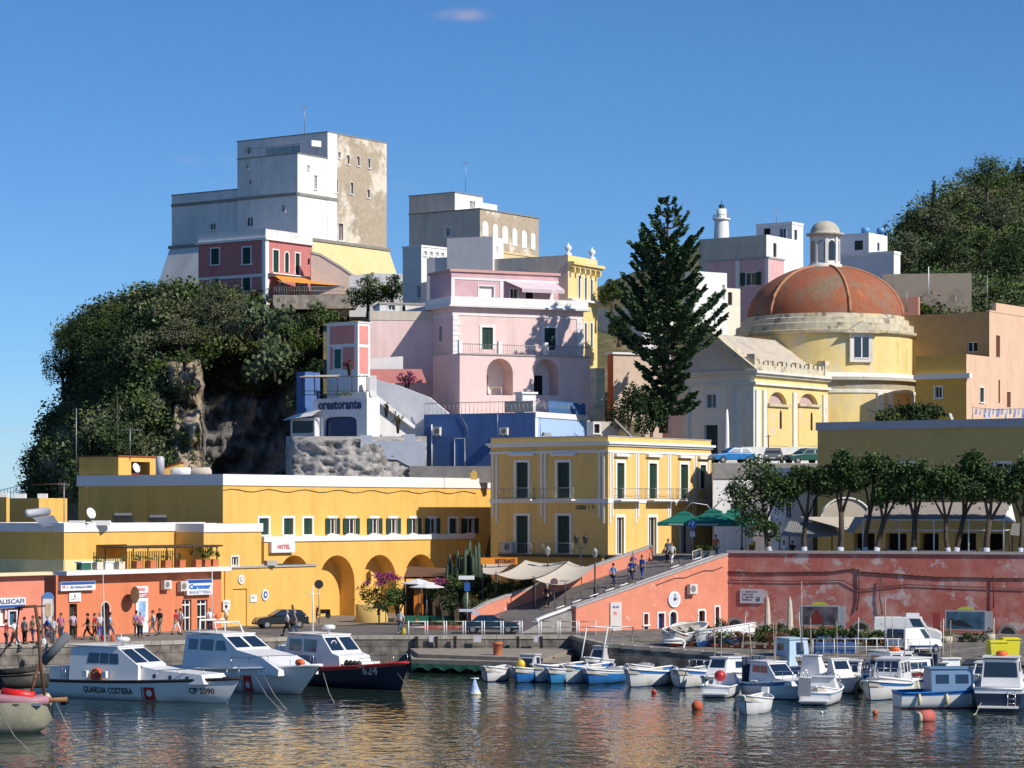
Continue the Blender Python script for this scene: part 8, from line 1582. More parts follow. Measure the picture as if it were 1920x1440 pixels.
for i in range(5):
    d = PT(us[i]-14, 979, yb_[i]-6); e_ = PT(us[i], 944, yb_[i]); d.z = 10.2; e_.z = 11.5
    mb.tube([(d.x, d.y, 7.2), d], .06, 6); mb.tube([d, e_], .05, 5); mb.tube([(d.x, d.y, 9.4), (e_.x, e_.y, 9.4)], .04, 5)
for z in (10.2, 9.4): mb.tube([(PT(us[i]-14, 979, yb_[i]-6).x, yb_[i]-6, z) for i in range(5)], .05, 5)
mb.build('frame', HWHITE, t); mb = MB(); mb.poly([(PT(1896, 900, 200).x, 200, 11.5), (PT(1882, 900, 194).x, 194, 10.2), (PT(1905, 900, 194).x, 194, 10.0)]); mb.build('gable_flap', WHITE2, t)
sail([PT(1893, 1003, 196), PT(1960, 1003, 195), PT(1960, 980, 200), PT(1898, 980, 201)], .15, 'grey striped awning at the right edge of the promenade', nm='awning', m=STRP)
for k, u in enumerate((1604, 1660, 1722, 1776, 1832, 1880)):
    p = mwt(u, 5); t = thing('cafe_table', ('round cafe table in the shade of the promenade canopy, %s from the left' % ('first', 'second', 'third', 'fourth', 'fifth', 'sixth')[k]), 'table', p, group='cafe tables under the canopy'); mb = MB(); mb.tube([p, p+Vector((0, 0, .7))], .04, 6); mb.build('leg', DMETAL, t); mb = MB(); mb.lathe(p+Vector((0, 0, .7)), [(0, 0), (.4, 0), (.4, .04), (0, .04)], 14); mb.build('tabletop', [SWHITE, HBLUE, BROWN][k % 3], t)
GU = mat('umbrella_green', (.015, .15, .11), .7, var=.1)
def cant_umbrella(P, half, zc, top, label, rz=0, txt=None):
    t = thing('umbrella', label, 'umbrella', P, rz, 'green cantilever umbrellas on the promenade'); h = half
    def f(mb):
        c = [(-h, -h), (h, -h), (h, h), (-h, h)]
        for k in range(4):
            a, b = c[k], c[(k+1) % 4]; m_ = ((a[0]+b[0])/2, (a[1]+b[1])/2); q = .22
            mb.poly([(a[0], a[1], zc), (b[0], b[1], zc), (b[0]*q, b[1]*q, top-.15), (a[0]*q, a[1]*q, top-.15)]); mb.poly([(a[0], a[1], zc), (b[0], b[1], zc), (b[0], b[1], zc-.28), (a[0], a[1], zc-.28)])
            mb.poly([(a[0]*.3, a[1]*.3, top-.1), (b[0]*.3, b[1]*.3, top-.1), (0, 0, top+.15)]); mb.poly([(a[0]*.3, a[1]*.3, top-.1), (b[0]*.3, b[1]*.3, top-.1), (b[0]*.3, b[1]*.3, top-.25), (a[0]*.3, a[1]*.3, top-.25)])
    cv = lpart(t, 'canopy', GU, f); lpart(t, 'pole', METAL, lambda mb: mb.tube([(h+.3, h*.6, 0), (h+.3, h*.6, top), (h*.9, h*.5, top+.6), (h*.3, .2, top+.8), (0, 0, top+.15)], .05, 6)); lpart(t, 'base', CONC, lambda mb: mb.obox((h-.1, h*.6-.4, 0), (.8, 0, 0), (0, .8, 0), (0, 0, .12)))
    lpart(cv, 'lettering', SWHITE, lambda mb: [mb.obox((-h*.5+k*.17, -h-.02, zc-.2), (.09, 0, 0), (0, .01, 0), (0, 0, .1)) for k in range(int(h*5))])
    return t
for (u, y, h, zc, tp_, lb) in ((1283, 207, 1.9, 2.75, 3.55, 'left green cantilever umbrella in front of the yellow corner building'), (1338, 203.5, 2.1, 2.75, 3.75, 'middle green cantilever umbrella with white valance lettering'), (1378, 208, 2.0, 2.75, 3.8, 'right green cantilever umbrella beside the first promenade tree')): cant_umbrella(Vector(((u-960)*y/K, y, 7.2)), h, zc, tp_, lb, rz=RAD(-12))
# planters, sign and barriers at the ramp head
for k, (u, y) in enumerate(((1308, 199.5), (1322, 199.2), (1336, 198.9))):
    p = Vector(((u-960)*y/K, y, 7.2)); t = thing('planter', 'grey square planter with ferns at the ramp head, %s of three' % ('left', 'middle', 'right')[k], 'planter', p, group='planters at the ramp head'); mb = MB(); mb.box(p, (.5, .5, .6)); mb.build('box', CGR, t); mb = MB(); mb.leaves(p+Vector((0, 0, .8)), (.42, .35, .3), 150, .14); mb.build('fern', LEAF3, t)
t = thing('menu_board', 'orange framed board on the promenade beside the first tree', 'board', Vector((PT(1410, 1030, 200).x, 200, 7.2))); p = t.location; mb = MB()
for a, b in (((-.22, 0), (-.22, 1.0)), ((-.22, 1.0), (.22, 1.3)), ((.22, 1.3), (.22, 0))): mb.tube([p+Vector((a[0], 0, a[1])), p+Vector((b[0], 0, b[1]))], .05, 5)
mb.build('frame', paint('orange_frame', (.75, .30, .04)), t); mb = MB(); mb.poly([p+Vector(q) for q in ((-.2, .02, .1), (.2, .02, .1), (.2, .02, 1.2), (-.2, .02, .95))]); mb.build('panel', BROWN, t)
def roadsign(u, y, z, h, r, m, label, rim=None, sq=False, extra=None):
    p = Vector(((u-960)*y/K, y, z)); t = thing('road_sign', label, 'road sign', p); mb = MB(); mb.tube([p, p+Vector((0, 0, h+r*.6))], .04, 6); mb.build('post', METAL, t); c = p+Vector((0, -.06, h)); mb = MB()
    if sq: mb.box(c-Vector((0, 0, r)), (r*1.5, .04, r*2.2))
    else: mb.tube([c, c-Vector((0, .03, 0))], r, 18)
    pl = mb.build('plate', m, t)
    if rim: mb = MB(); mb.tube([c-Vector((0, .03, 0)), c-Vector((0, .04, 0))], r*.78, 18); mb.build('face', rim, t)
    return t, c
roadsign(1039, rp(-.5, 4.2).y, rp(-.5, 4.2).z, 2.1, .3, mat('faded_sign_red', (.30, .10, .10)), 'round no entry type sign with a dark face on the ramp', rim=mat('sign_back', (.12, .11, .13)))
t, c = roadsign(1298, 200.2, 7.2, 2.6, .33, SBLUE, 'round blue arrow sign with a white plate below at the ramp head'); mb = MB(); mb.box(c-Vector((0, 0, .95)), (.4, .03, .45)); mb.build('plate', mat('notice_grey', (.52, .50, .55)), t); mb = MB(); mb.obox(c+Vector((-.03, -.05, -.15)), (.06, 0, 0), (0, -.01, 0), (0, 0, .3)); mb.build('arrow', SWHITE, t)
t, c = roadsign(876, 186, 2.05, 3.3, .28, SBLUE, 'blue square parking sign under a white name board on a tall post', sq=True); mb = MB(); mb.box(c+Vector((-.05, 0, .55)), (1.15, .05, .28)); mb.build('name_board', SWHITE, t)
t, c = roadsign(884, 185, 2.05, 1.55, .01, SWHITE, 'low post with two white arrow boards beside the dark blue car'); mb = MB(); mb.extr([(-.9, 0), (.2, 0), (.2, .2), (-.9, .2)], c, (1, 0, 0), (0, 0, 1), (0, -.04, 0)); mb.extr([(.15, -.22), (.55, -.22), (.55, .02), (.15, .02)], c, (1, 0, 0), (0, 0, 1), (0, -.05, 0)); mb.build('arrow_board', mat('pale_lilac_board', (.55, .56, .68)), t)
t, c = roadsign(598, 200, 2.05, 3.1, .35, DMETAL, 'dark backed round sign on a pole at the end of the low yellow house')
mb = MB()
t = thing('barrier_gate', 'slim metal barrier frame with black counterweights at the ramp foot', 'barrier', onq(930, 1172)); p = t.location; y = p.y; mb = MB(); mb.tube([PT(932, 1170, y), PT(932, 1101, y), PT(905, 1098, y), PT(893, 1100, y)], .06, 6); mb.build('frame', METAL, t); mb = MB(); 
for u in (929, 936): mb.tube([PT(u, 1135, y-.1), PT(u, 1117, y-.1)], .1, 6)
mb.build('weight', DMETAL, t)
def lamp(P, h, label, arms=1, group='street lamps'):
    t = thing('street_lamp', label, 'street lamp', P, group=group); P = Vector(P); mb = MB(); mb.tube([P, P+Vector((0, 0, .8)), P+Vector((0, 0, .85)), P+Vector((0, 0, h))], [.12, .11, .06, .045], 8); mb.build('post', DMETAL, t)
    for k in range(arms):
        q = P+Vector(((k-(arms-1)/2)*.7, 0, h)); mb = MB()
        if arms > 1: mb.tube([P+Vector((0, 0, h-.4)), q+Vector((0, 0, -.1)), q], .03, 5)
        mb.lathe(q, [(.05, 0), (.16, .12), (.2, .45), (.24, .5), (.08, .68), (0, .78)], 8); mb.build('lantern', mat('lamp_glass', (.32, .33, .32), .3) if arms == 1 else DMETAL, t)
    return t
q = rp(3.2, 1.5); lamp(q, PT(1121, 1046, q.y).z-q.z, 'tall black street lamp with a grey lantern in the middle of the ramp')
q = PT(1089, 1020, 198); lamp((q.x, q.y, 2.0), q.z-2.0, 'black two armed lamp in front of the shaded yellow wall', arms=2)
q = PT(1027, 1032, 199); lamp((q.x, q.y, 2.0), q.z-2.4, 'plain dark lamp post between the cream sails')
q = PT(1391, 968, 201); lamp((q.x, q.y, 7.2), q.z-7.2, 'dark lamp post beside the right green umbrella')
def hoop(P, dx, label, m=DMETAL, h=1.0, w=.9):
    P = Vector(P); t = thing('barrier_hoop', label, 'barrier', P, group='hoop barriers on the ramp'); a = Vector((cos(dx), sin(dx), gr*.9)) if h == 1.0 else Vector((cos(dx), sin(dx), 0)); mb = MB(); mb.tube([P, P+Vector((0, 0, h)), P+a*w+Vector((0, 0, h)), P+a*w], .03, 5); mb.build('hoop', m, t); mb = MB(); mb.tube([P+Vector((0, 0, .35)), P+a*w+Vector((0, 0, .35))], .045, 5); mb.build('white_bar', SWHITE, t)
ag = math.atan2(dh.y, dh.x)
for k, tt in enumerate((-1.0, .6, 2.3, 3.9, 5.3, 10.6)): hoop(rp(tt, 1.15), ag, 'black hoop barrier with a white bar on the ramp, %s from the bottom' % ('first', 'second', 'third', 'fourth', 'fifth', 'sixth')[k])
hoop(rp(13.0, 1.2), ag, 'white hoop barrier beside the blue arrow sign at the ramp head', m=SWHITE)
# white barriers along the quay edge
for k in range(10):
    u0 = 766+k*35.5; 
    def ed(u): return Vector((PT(u, 1192, 182.6).x, 182.6, 2.05))
    p, q = ed(u0), ed(u0+31); t = thing('quay_barrier', 'white ended barrier section on the quay edge, number %s from the left' % ('one', 'two', 'three', 'four', 'five', 'six', 'seven', 'eight', 'nine', 'ten')[k], 'barrier', p, group='white barriers on the quay edge'); mb = MB()
    for r_ in (p, q): mb = MB(); mb.tube([r_, r_+Vector((0, 0, 1.0))], .045, 6); mb.build('post', SWHITE, t)
    mb = MB()
    for z in (.95, .55): mb.tube([p+Vector((0, 0, z)), q+Vector((0, 0, z))], .03, 5)
    mb.build('bar', METAL if k else SWHITE, t)
for k, u in enumerate((812, 895, 1008)):
    y = 181.5; p = PT(u, 1204, y); mb = MB(); mb.box(p, (.55, .06, .45)); tag(mb.build('quay_plate', mat('notice_grey', (.52, .50, .55))), '%s pale square plate on the dark quay wall' % ('left', 'middle', 'right')[k], 'plate', 'plates on the quay wall')
for k, u in enumerate((778, 815, 850, 968, 1012)): p = PT(u, 1225, 181.4); mb = MB(); mb.obox(p, (.22, 0, 0), (0, .2, 0), (0, 0, 1.2)); tag(mb.build('quay_fender', RUBB), 'black rubber fender strip on the quay wall, %s from the left' % ('first', 'second', 'third', 'fourth', 'fifth')[k], 'fender', 'rubber fender strips on the quay wall')
p = PG(933, 1228, 1.15); mb = MB(); mb.lathe(p, [(.3, 0), (.3, .7), (.36, .72), (.36, .85), (0, .9)], 12); tag(mb.build('bollard', TERRA), 'reddish mooring bollard on the landing stage', 'bollard')
# ================================================================ RIGHT QUAY
for k in range(15):
    u = 1296+k*27.5; v = 1190+1.2*k*.4; y = 181-k*.5; c = Vector(((u-960)*y/K, y, 1.5)); t = thing('hedge_plant', 'green shrub in the hedge before the coral wall, number %d from the left' % (k+1), 'shrub', c, group='hedge shrubs before the coral wall'); rg_ = random.Random(k); mb = MB(); h = rg_.uniform(.9, 1.3)
    mb.leaves(c+Vector((0, 0, h*.75)), (.75, .55, h*.66), 900, .17, rg=rg_); mb.build('foliage', [LEAF2, LEAF3, LEAF1][k % 3 if k % 5 else 0], t); mb = MB()
    for q in range(4): mb.tube([c, c+Vector((rg_.uniform(-.3, .3), 0, h))], .02, 4)
    mb.build('stem', BARK, t)
for k in range(9):
    u = 1298+k*21; y = 173-k*.4; c = Vector(((u-960)*y/K, y, 1.55)); t = thing('dry_plant', 'reddish dry plant in a terracotta pot, number %d in the row along the quay' % (k+1), 'potted plant', c, group='potted dry plants on the right quay'); rg_ = random.Random(k+50); mb = MB(); mb.lathe(c, [(.2, 0), (.3, .38), (.33, .42), (.26, .42)], 10); mb.build('pot', TERRA, t); mb = MB(); mb.leaves(c+Vector((0, 0, .9)), (.62, .45, .5), 520, .14, rg=rg_); mb.build('foliage', DRY if k % 3 else LEAF2, t)
for (u, lb) in ((1439, 'left folded cream parasol before the coral wall'), (1481, 'right folded cream parasol before the coral wall')):
    y = 181; p = Vector(((u-960)*y/K, y, 1.5)); t = thing('folded_parasol', lb, 'parasol', p, group='folded parasols'); mb = MB(); mb.tube([p, p+Vector((0, 0, 3.3))], .04, 6); mb.build('pole', WOODB, t); mb = MB(); mb.lathe(p, [(.10, .75), (.28, .95), (.22, 1.4), (.2, 2.2), (.14, 2.9), (.05, 3.3), (0, 3.35)], 9, sm=False); mb.build('canopy', mat('cream_parasol', (.60, .52, .40)), t)
for k in range(5):
    u = 1545+k*33; y = 174.5-.4*k; p = Vector(((u-960)*y/K, y, 1.55)); lbn = ('first', 'second', 'third', 'fourth', 'fifth')[k]
    t = thing('outdoor_table', '%s outdoor table in the row left of the white vans' % lbn, 'table', p, group='outdoor tables on the right quay'); mb = MB(); mb.box(p+Vector((0, 0, .7)), (.9, .8, .05)); mb.build('tabletop', SWHITE if k > 2 else HBLUE, t)
    for sx in (-.36, .36):
        for sy in (-.3, .3): mb = MB(); mb.tube([p+Vector((sx, sy, 0)), p+Vector((sx, sy, .7))], .025, 4); mb.build('leg', DMETAL, t)
    for sgn, wd in ((-.75, 'left'), (.75, 'right')):
        q = p+Vector((sgn, 0, 0)); t = thing('wooden_chair', 'wooden chair at the %s end of the %s outdoor table' % (wd, lbn), 'chair', q, group='wooden chairs on the right quay'); mb = MB(); mb.box(q+Vector((0, 0, .43)), (.42, .42, .04)); mb.build('seat', WOODB, t); mb = MB(); mb.box(q+Vector((sgn*.27, 0, .45)), (.04, .42, .45)); mb.build('backrest', WOODB, t)
        for sx in (-.17, .17):
            for sy in (-.17, .17): mb = MB(); mb.tube([q+Vector((sx, sy, 0)), q+Vector((sx, sy, .43))], .02, 4); mb.build('leg', WOODB, t)
YB = paint('bin_yellow', (.68, .62, .02), .45)
def bin_(P, rz, label):
    t = thing('wheelie_bin', label, 'bin', P, rz, 'yellow waste bins'); lpart(t, 'body', YB, lambda mb: mb.extr([(-.48, .15), (.45, .15), (.55, 1.15), (-.58, 1.15)], (0, -.5, 0), (1, 0, 0), (0, 0, 1), (0, 1.0, 0))); lpart(t, 'lid', YB, lambda mb: (mb.obox((-.62, -.56, 1.15), (1.22, 0, 0), (0, 1.12, 0), (0, 0, .06)), mb.obox((-.55, -.4, 1.21), (1.05, 0, 0), (0, .85, 0), (0, 0, .07))))
    for sx in (-.4, .4): lpart(t, 'wheel', RUBB, lambda mb: mb.tube([(sx, -.42, .1), (sx, -.34, .1)], .1, 8))
for (u, v, lb) in ((1869, 1238, 'front left of two yellow waste bins on the right quay'), (1893, 1232, 'rear right of two yellow waste bins on the right quay')): p = PG(u, v, 1.55); p.z = zq(p)+.03; bin_(p, RAD(8), lb)
for (u, v, r, lb, pl) in ((1775, 1208, .42, 'round stone planter tub behind the small white van', 0), (1856, 1203, .38, 'stone planter with a small green plant beside the blue billboard', 1)):
    p = PG(u, v, 1.55); p.z = 1.52; t = thing('stone_planter', lb, 'planter', p, group='stone planters'); mb = MB(); mb.lathe(p, [(r*.7, 0), (r*.95, .25), (r, .55), (r*.85, .6), (r*.8, .5)], 14); mb.build('tub', CHST, t); mb = MB(); mb.leaves(p+Vector((0, 0, .75)), (r, r, .28), 140, .12); mb.build('plant', LEAF3 if pl else LEAF2, t)
t = thing('notice_stand', 'narrow red and black notice stand between the van and the blue billboard', 'sign', PT(1756, 1200, 181)); p = t.location; p.z = 1.5; mb = MB(); mb.box(Vector((p.x, p.y, 2.2)), (.5, .06, 1.5)); t.location = p; mb.build('board', mat('dark_red_board', (.20, .03, .03), var=.4), t)
bush('dark_shrub', 'dark shrub against the coral wall right of the notice stand', 'shrub', PT(1822, 1198, 180.5), (1.3, .5, .7), 700, .16, LEAF1, rs=77)
t = thing('quay_rail', 'thin white railing of the small pontoon behind the right hand boats', 'railing', PT(1530, 1250, 168)); mb = MB()
for k in range(12): u = 1524+k*20; p = PT(u, 1250, 166); p.z = 1.5; mb.tube([p, p+Vector((0, 0, 1.1))], .03, 4)
for z in (2.6, 2.1): mb.tube([(PT(1524, 0, 166).x, 166, z), (PT(1744, 0, 166).x, 166, z)], .025, 4)
mb.build('railing', HWHITE, t)
mb = MB(); mb.box((PT(1565, 0, 167).x, 167, 1.52), (2.6, .9, .8)); tag(mb.build('blue_crate', mat('blue_tarp', (.06, .12, .28))), 'long low blue crate behind the pontoon railing', 'crate')
for k, (u, v0, v1, lb) in enumerate(((1412, 1170, 1262, 'leaning bare mast among the boats, left of the folded parasols'), (1503, 1090, 1220, 'tall thin mast above the pale blue wheelhouse'), (1660, 1120, 1250, 'tall thin mast behind the three window cabin boat'), (1340, 1172, 1250, 'thin rod standing at the beached boats'))):
    p, q = PT(u, v1, 163), PT(u-(8 if k == 0 else 0), v0, 163); mb = MB(); mb.tube([p, q], [.06, .03], 5); tag(mb.build('mast', mat('pale_wood', (.42, .35, .27))), lb, 'mast', 'free standing masts')
# ================================================================ ARCADE SQUARE
t = thing('round_planter', 'round ochre planter wall at the foot of the bougainvillea', 'planter', onq(697, 1166)); p = t.location; mb = MB(); mb.lathe(p-Vector((0, 0, .1)), [(1.3, 0), (1.3, 1.5), (1.1, 1.5), (1.1, 1.3), (0, 1.3)], 20); mb.build('wall', OLIVE, t)
BV = onq(722, 1150); t = tree('bougainvillea', 'large magenta flowering bougainvillea in front of the arches', 'shrub', Vector((PT(710, 1150, 196).x, 196, 3.2)), [(-.9, 0, 1.4, 1.0, .8, .9), (.6, 0, 1.5, 1.3, .9, .9), (.2, 0, .6, 1.4, .8, .8)], 1800, .18, LEAF2, tr=.1, rs=301)
mb = MB(); mb.leaves(PT(722, 1083, 195.2), (1.6, .7, .45), 520, .17); mb.leaves(PT(700, 1094, 195.1), (.9, .6, .3), 200, .17); mb.build('flowers', BOUG, t)
t = tree('bougainvillea', 'smaller magenta bougainvillea over the restaurant terrace beside the cactus', 'shrub', Vector((PT(825, 1150, 199).x, 199, 2.05)), [(-.5, 0, 2.4, .9, .7, .5), (.7, 0, 2.3, .9, .7, .5)], 900, .18, LEAF2, tr=.08, rs=302); mb = MB(); mb.leaves(PT(824, 1091, 198.5), (1.2, .6, .35), 300, .16); mb.build('flowers', BOUG, t)
t = thing('terrace_shelter', 'brown tiled shelter roof of the restaurant terrace before the arches', 'shelter', Vector((PT(800, 0, 204).x, 204, 2.0))); mb = MB(); a, b = PT(757, 1082, 201), PT(868, 1080, 203); c, d = PT(862, 1066, 208), PT(765, 1062, 207); mb.poly([a, b, c, d]); mb.poly([q-Vector((0, 0, .15)) for q in (d, c, b, a)]); mb.build('roof', mat('brown_roof', (.17, .085, .045), var=.3), t); mb = MB()
for u in (760, 790, 820, 850): mb.tube([(PT(u, 0, 201.5).x, 201.5, 2), PT(u, 1082, 201.5)], .07, 6)
mb.build('post', BROWN, t); mb = MB(); mb.obox((PT(776, 0, 203).x, 203, 2.0), (.75, 0, 0), (0, .3, 0), (0, 0, 2.6)); mb.build('orange_column', mat('orange_paint', (.66, .22, .03)), t)
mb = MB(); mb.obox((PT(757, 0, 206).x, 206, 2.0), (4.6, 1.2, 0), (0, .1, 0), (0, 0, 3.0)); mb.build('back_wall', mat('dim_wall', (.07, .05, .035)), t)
for k, (u, v, lb) in enumerate(((784, 1090, 'left flat white parasol over the restaurant terrace'), (800, 1097, 'right flat white parasol over the restaurant terrace'))):
    y = 198.5-k; p = PT(u, v, y); t = thing('white_parasol', lb, 'parasol', (p.x, p.y, 2.05), group='white parasols on the terrace'); mb = MB(); mb.tube([(p.x, p.y, 2.05), p], .04, 6); mb.build('pole', METAL, t); mb = MB(); mb.lathe(p, [(1.35, -.2), (1.35, -.14), (.0, .22)], 8, sm=False); mb.build('canopy', SWHITE, t)
for k in range(4):
    u = 770+k*24; p = onq(u, 1158); p.y = 197; p.x = (u-960)*197/K; p.z = 2.05; t = thing('terrace_table', 'green clothed terrace table, %s from the left' % ('first', 'second', 'third', 'fourth')[k], 'table', p, group='green tables on the terrace'); mb = MB(); mb.box(p+Vector((0, 0, .25)), (.85, .8, .5)); mb.build('tablecloth', mat('green_cloth', (.02, .14, .09)), t); mb = MB(); mb.tube([p, p+Vector((0, 0, .3))], .05, 6); mb.build('leg', DMETAL, t)
for k in range(7):
    u = 796+k*12; p = Vector(((u-960)*190.5/K, 190.5, 2.05)); t = thing('flower_box', 'terracotta box with green plants before the terrace, %s from the left' % ('first', 'second', 'third', 'fourth', 'fifth', 'sixth', 'seventh')[k], 'planter', p, group='terracotta boxes before the terrace'); mb = MB(); mb.box(p, (.42, .3, .35)); mb.build('box', mat('red_clay', (.38, .09, .05)), t); mb = MB(); mb.leaves(p+Vector((0, 0, .5)), (.3, .25, .25), 90, .12); mb.build('plant', LEAF3 if k % 2 else LEAF2, t)
# tall column cactus clump
t = thing('column_cactus', 'tall clump of column cactus between the arcade and the corner building', 'cactus', Vector((PT(870, 0, 203).x, 203, 2.0))); rg = random.Random(33); mb = MB(); CC = mat('euphorbia_green', (.055, .085, .05), .6, var=.3, scale=2)
for k in range(34):
    u = rg.uniform(838, 908); v0 = rg.choice((rg.uniform(1008, 1045), rg.uniform(1030, 1070))); y = rg.uniform(201, 204.5); b = PT(u*.6+872*.4, 1110, y); e_ = PT(u, v0+abs(u-885)*.4, y); mid = b.lerp(e_, .45)+Vector(((u-872)*.012, 0, -.1)); mb.tube([b, mid, e_-Vector((0, 0, .2)), e_], [.11, .15, .14, .03], 7)
mb.tube([(PT(872, 0, 203).x, 203, 1.9), PT(872, 1095, 203)], [.5, .4], 8); mb.build('stems', CC, t)
for k, (u, v, ru, rv, y, lm, lb) in enumerate(((860, 1095, 34, 22, 199, LEAF2, 'green shrub under the column cactus'), (905, 1100, 34, 26, 198, LEAF1, 'dark green shrub left of the small cream awning'), (950, 1108, 40, 26, 197, LEAF2, 'leafy shrub below the left cream sail'), (985, 1098, 26, 20, 196, LEAF3, 'bright leafy shrub beside the ramp parapet'), (845, 1130, 26, 22, 196.5, LEAF1, 'dark shrub behind the parking sign'), (745, 1118, 26, 26, 198, LEAF2, 'green shrub right of the large bougainvillea'), (915, 1135, 34, 16, 194, LEAF2, 'low hedge plant at the parapet foot'))):
    s = y/K; bush('shrub', lb, 'shrub', PT(u, v, y), (ru*s, 1.0, rv*s), int(1500*ru*rv/800), .19, lm, group='shrubs round the restaurant terrace', rs=k+400)
# ================================================================ ROOFS AND TERRACE OF THE SHOPS
t = thing('pergola', 'wooden pergola with a reed roof over the potted plants on the shop terrace', 'pergola', SB.R.pt(9, 6.7, -1)); mb = MB(); F = SB.R; t0, t1 = F.sz(252, 0)[0], F.sz(412, 0)[0]; z0 = 6.7; z1 = zat(1028, 188)
for tt in (t0+.1, (t0+t1)*.5, t0+(t1-t0)*.72, t1-.1):
    for o_ in (-.2, -3.0): mb.tube([F.pt(tt, z0, o_), F.pt(tt, z1, o_)], .06, 6)
mb.build('post', BROWN, t); mb = MB()
for k in range(40): tt = t0-.2+(t1-t0+.4)*k/39; mb.tube([F.pt(tt, z1+.1+.04*sin(k*2), .1), F.pt(tt, z1+.12, -3.3)], .07, 5)
mb.build('reed_roof', mat('dark_reed', (.09, .065, .05), var=.4, scale=4), t)
pots = [(262, 1067, 'dark potted agave at the left end of the pergola'), (288, 1068, 'terracotta pot under the pergola, first of the square ones'), (316, 1068, 'terracotta pot with dark leaves under the middle of the pergola'), (343, 1067, 'wide terracotta pot beside the pergola post'), (373, 1066, 'terracotta pot with a bright green shrub, left of three'), (390, 1066, 'terracotta pot with a bright green shrub, middle of three'), (405, 1066, 'terracotta pot with a bright green shrub, right of three'), (188, 1070, 'pale pot with a green plant before the loggia'), (229, 1070, 'cream pot with a small plant right of the loggia table')]
for k, (u, v, lb) in enumerate(pots):
    tt = F.sz(u, 0)[0]; p = F.pt(tt, 6.7, -.25); t = thing('flower_pot', lb, 'potted plant', p, group='potted plants on the shop terrace'); mb = MB(); mb.box(p, (.62, .5, .55), RAD(55)); mb.build('pot', TERRA if k < 7 else mat('cream_pot', (.62, .55, .42)), t); mb = MB(); mb.leaves(p+Vector((0, 0, 1.0 if 4 <= k <= 6 else .8)), (.55, .45, .5 if 4 <= k <= 6 else .3), 240 if 4 <= k <= 6 else 90, .14); mb.build('plant', LEAF3 if 4 <= k <= 6 else LEAF2, t)
for k, (u, lb, w, m) in enumerate(((163, 'green topped white table on the shop terrace', .9, mat('green_table', (.03, .12, .09))), (206, 'white box table on the shop terrace', .7, SWHITE))):
    p = F.pt(F.sz(u, 0)[0], 6.7, -.3); t = thing('terrace_table', lb, 'table', p); mb = MB(); mb.box(p+Vector((0, 0, .5)), (w*1.3, .7, .08), RAD(55)); mb.build('tabletop', SWHITE, t); mb = MB(); mb.box(p, (w*1.1, .5, .5), RAD(55)); mb.build('base', m, t)
p = PT(72, 962, 187); t = thing('solar_heater', 'solar water heater with a grey tank and tilted panel on the quay house roof', 'solar heater', PT(72, 985, 187)); mb = MB(); mb.tube([PT(48, 963, 186), PT(50, 963, 186), PT(90, 959, 188), PT(92, 959, 188)], [.25, .3, .3, .25], 12); mb.build('tank', mat('grey_tank', (.45, .46, .5), .4), t); mb = MB(); mb.poly([PT(60, 970, 186), PT(100, 966, 188), PT(112, 984, 186), PT(80, 988, 184)]); mb.build('panel', mat('panel_glass', (.18, .20, .25), .15), t)
def dish(P, r, label, ang=-.5):
    t = thing('satellite_dish', label, 'satellite dish', P, group='satellite dishes'); P = Vector(P); c = P+Vector((0, 0, .7)); mb = MB(); n = Vector((sin(ang), -cos(ang), .35)).normalized(); a = n.cross(Vector((0, 0, 1))).normalized(); b = a.cross(n); ci = mb.vv(c-n*.12); ring_ = [mb.vv(c+(a*cos(k*pi/8)+b*sin(k*pi/8))*r) for k in range(16)]
    for k in range(16): mb.face((ci, ring_[k], ring_[(k+1) % 16]), 0, True)
    mb.build('dish', SWHITE, t); mb = MB(); mb.tube([P, c-n*.1], .035, 5); mb.tube([c-b*r, c+n*.5], .02, 4); mb.build('arm', METAL, t)
dish(PT(171, 980, 186.5), .42, 'white satellite dish on the quay house roof', .9); dish(PT(256, 893, 210), .42, 'white satellite dish on the long yellow roof', 1.0)
for (u, v, w, lb) in ((231, 979, 1.5, 'left dark chimney cowl with a grey cap before the long yellow building'), (296, 979, 1.4, 'right dark chimney cowl with a grey cap before the long yellow building')):
    y = 196; p = PT(u, v+6, y); t = thing('chimney_cowl', lb, 'chimney', p, group='chimney cowls'); mb = MB(); mb.box(p, (w, .8, .75 if u < 250 else .6)); mb.build('cowl', mat('sooty_metal', (.03, .03, .03)), t); mb = MB(); mb.box(p+Vector((0, 0, .75 if u < 250 else .6)), (w*.8, .9, .2)); mb.build('cap', METAL, t)
for k, (u, w) in enumerate(((143, 1.3), (188, 1.5))): p = PT(u, 985, 187.5); mb = MB(); mb.extr([(-w/2, 0), (w/2, 0), (w*.42, .35), (-w*.42, .35)], p, (1, 0, 0), (0, 0, 1), (0, .8, 0)); tag(mb.build('roof_vault', WHITE), '%s low white vault on the quay house roof' % ('left', 'right')[k], 'roof vault', 'low white vaults')
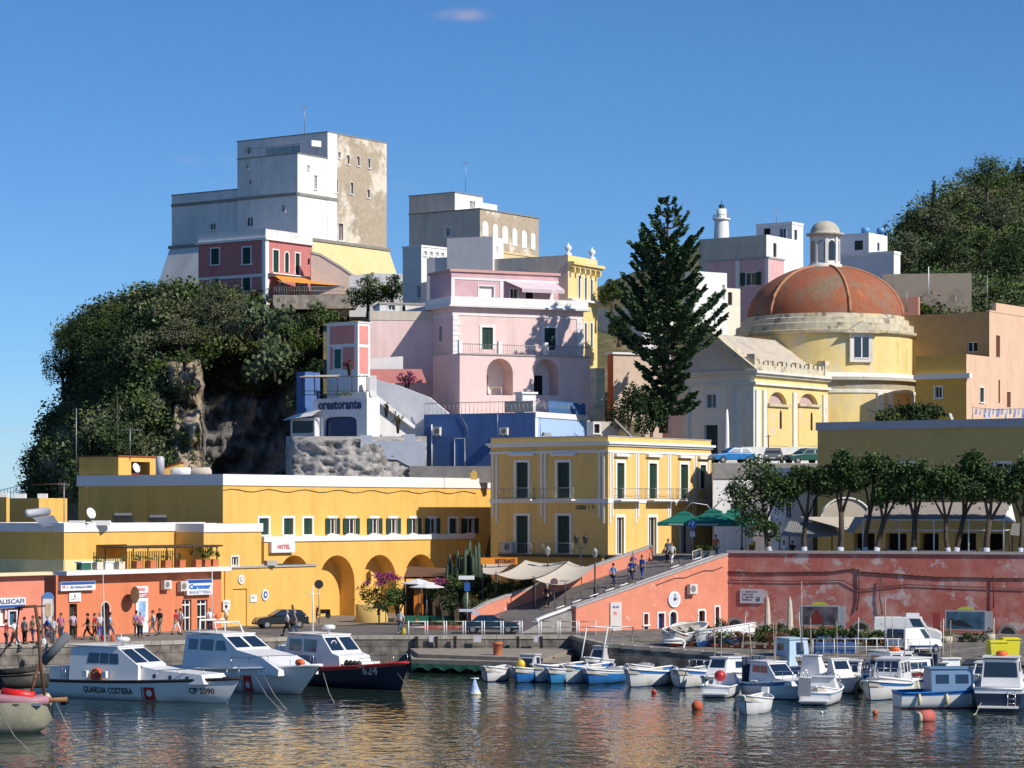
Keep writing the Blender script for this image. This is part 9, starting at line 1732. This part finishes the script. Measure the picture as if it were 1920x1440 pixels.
antenna(143, 765, 893, 216, 'tall thin mast at the left corner of the long yellow roof', els=0); antenna(220, 742, 857, 212, 'rusty antenna mast on the roof shed', els=3, w=.3, m=RUST); antenna(244, 803, 862, 213, 'television antenna right of the roof shed', els=7, w=1.0); antenna(120, 905, 980, 190, 'crossed television antenna before the headland', els=5, w=.4, rot=.3)
p = PT(106, 908, 190); t = thing('antenna', 'long horizontal aerial beside the crossed antenna', 'antenna', p, group='roof antennas'); mb = MB(); mb.tube([PT(58, 909, 190), PT(124, 907, 190)], .03, 4); mb.tube([PT(112, 898, 190), PT(112, 922, 190)], .02, 4); mb.tube([PT(106, 915, 190), PT(126, 914, 190)], .02, 4); mb.build('aerial', RUST, t)
antenna(161, 910, 985, 188, 'rusty antenna left of the chimney cowls', els=4, w=.5, m=RUST, rot=.4); antenna(933, 772, 818, 226, 'dark mast on the corner building roof', els=0); antenna(1013, 784, 818, 224, 'short dark mast on the corner building roof', els=0)
mb = MB(); p = PT(1025, 818, 219); mb.box(p, (.8, .5, .12), .3); mb.box(p+Vector((0, 0, .12)), (.7, .45, .2), .5); tag(mb.build('floodlight', mat('lamp_grey', (.4, .4, .38))), 'small dark floodlight on the corner building roof', 'floodlight')
mb = MB()
for k in range(9): mb.tube([PT(-10+k*6, 945, 240), PT(-10+k*6, 922-k*1.4, 240)], .03, 4)
for dv in (0, 9): mb.tube([PT(-10, 922+dv, 240), PT(38, 910+dv, 240)], .03, 4)
tag(mb.build('blue_railing', mat('rail_blue', (.08, .13, .22))), 'thin blue railing climbing behind the houses at the left edge', 'railing')
mb = MB(); p = PT(888, 899, 214); mb.extr([(-.25, 0), (.3, 0), (.3, .55), (0, .8), (-.25, .5)], p, (1, 0, 0), (0, 0, 1), (0, .5, 0)); tag(mb.build('roof_vent', YEL), 'small ochre roof vent at the right end of the long yellow roof', 'vent')
antenna(1700, 545, 585, 300, 'bare pole on the brown wall right of the dome', els=0, r=.05); antenna(1741, 500, 555, 305, 'white pole above the coral garden wall', els=0, r=.07, m=SWHITE); antenna(1792, 548, 586, 262, 'antenna on the brown part of the salmon house roof', els=3); antenna(1851, 515, 585, 262, 'tall thin pole on the salmon house roof', els=0); antenna(1456, 395, 418, 345, 'small antenna on the white villa left of the lantern', els=3, w=.3)
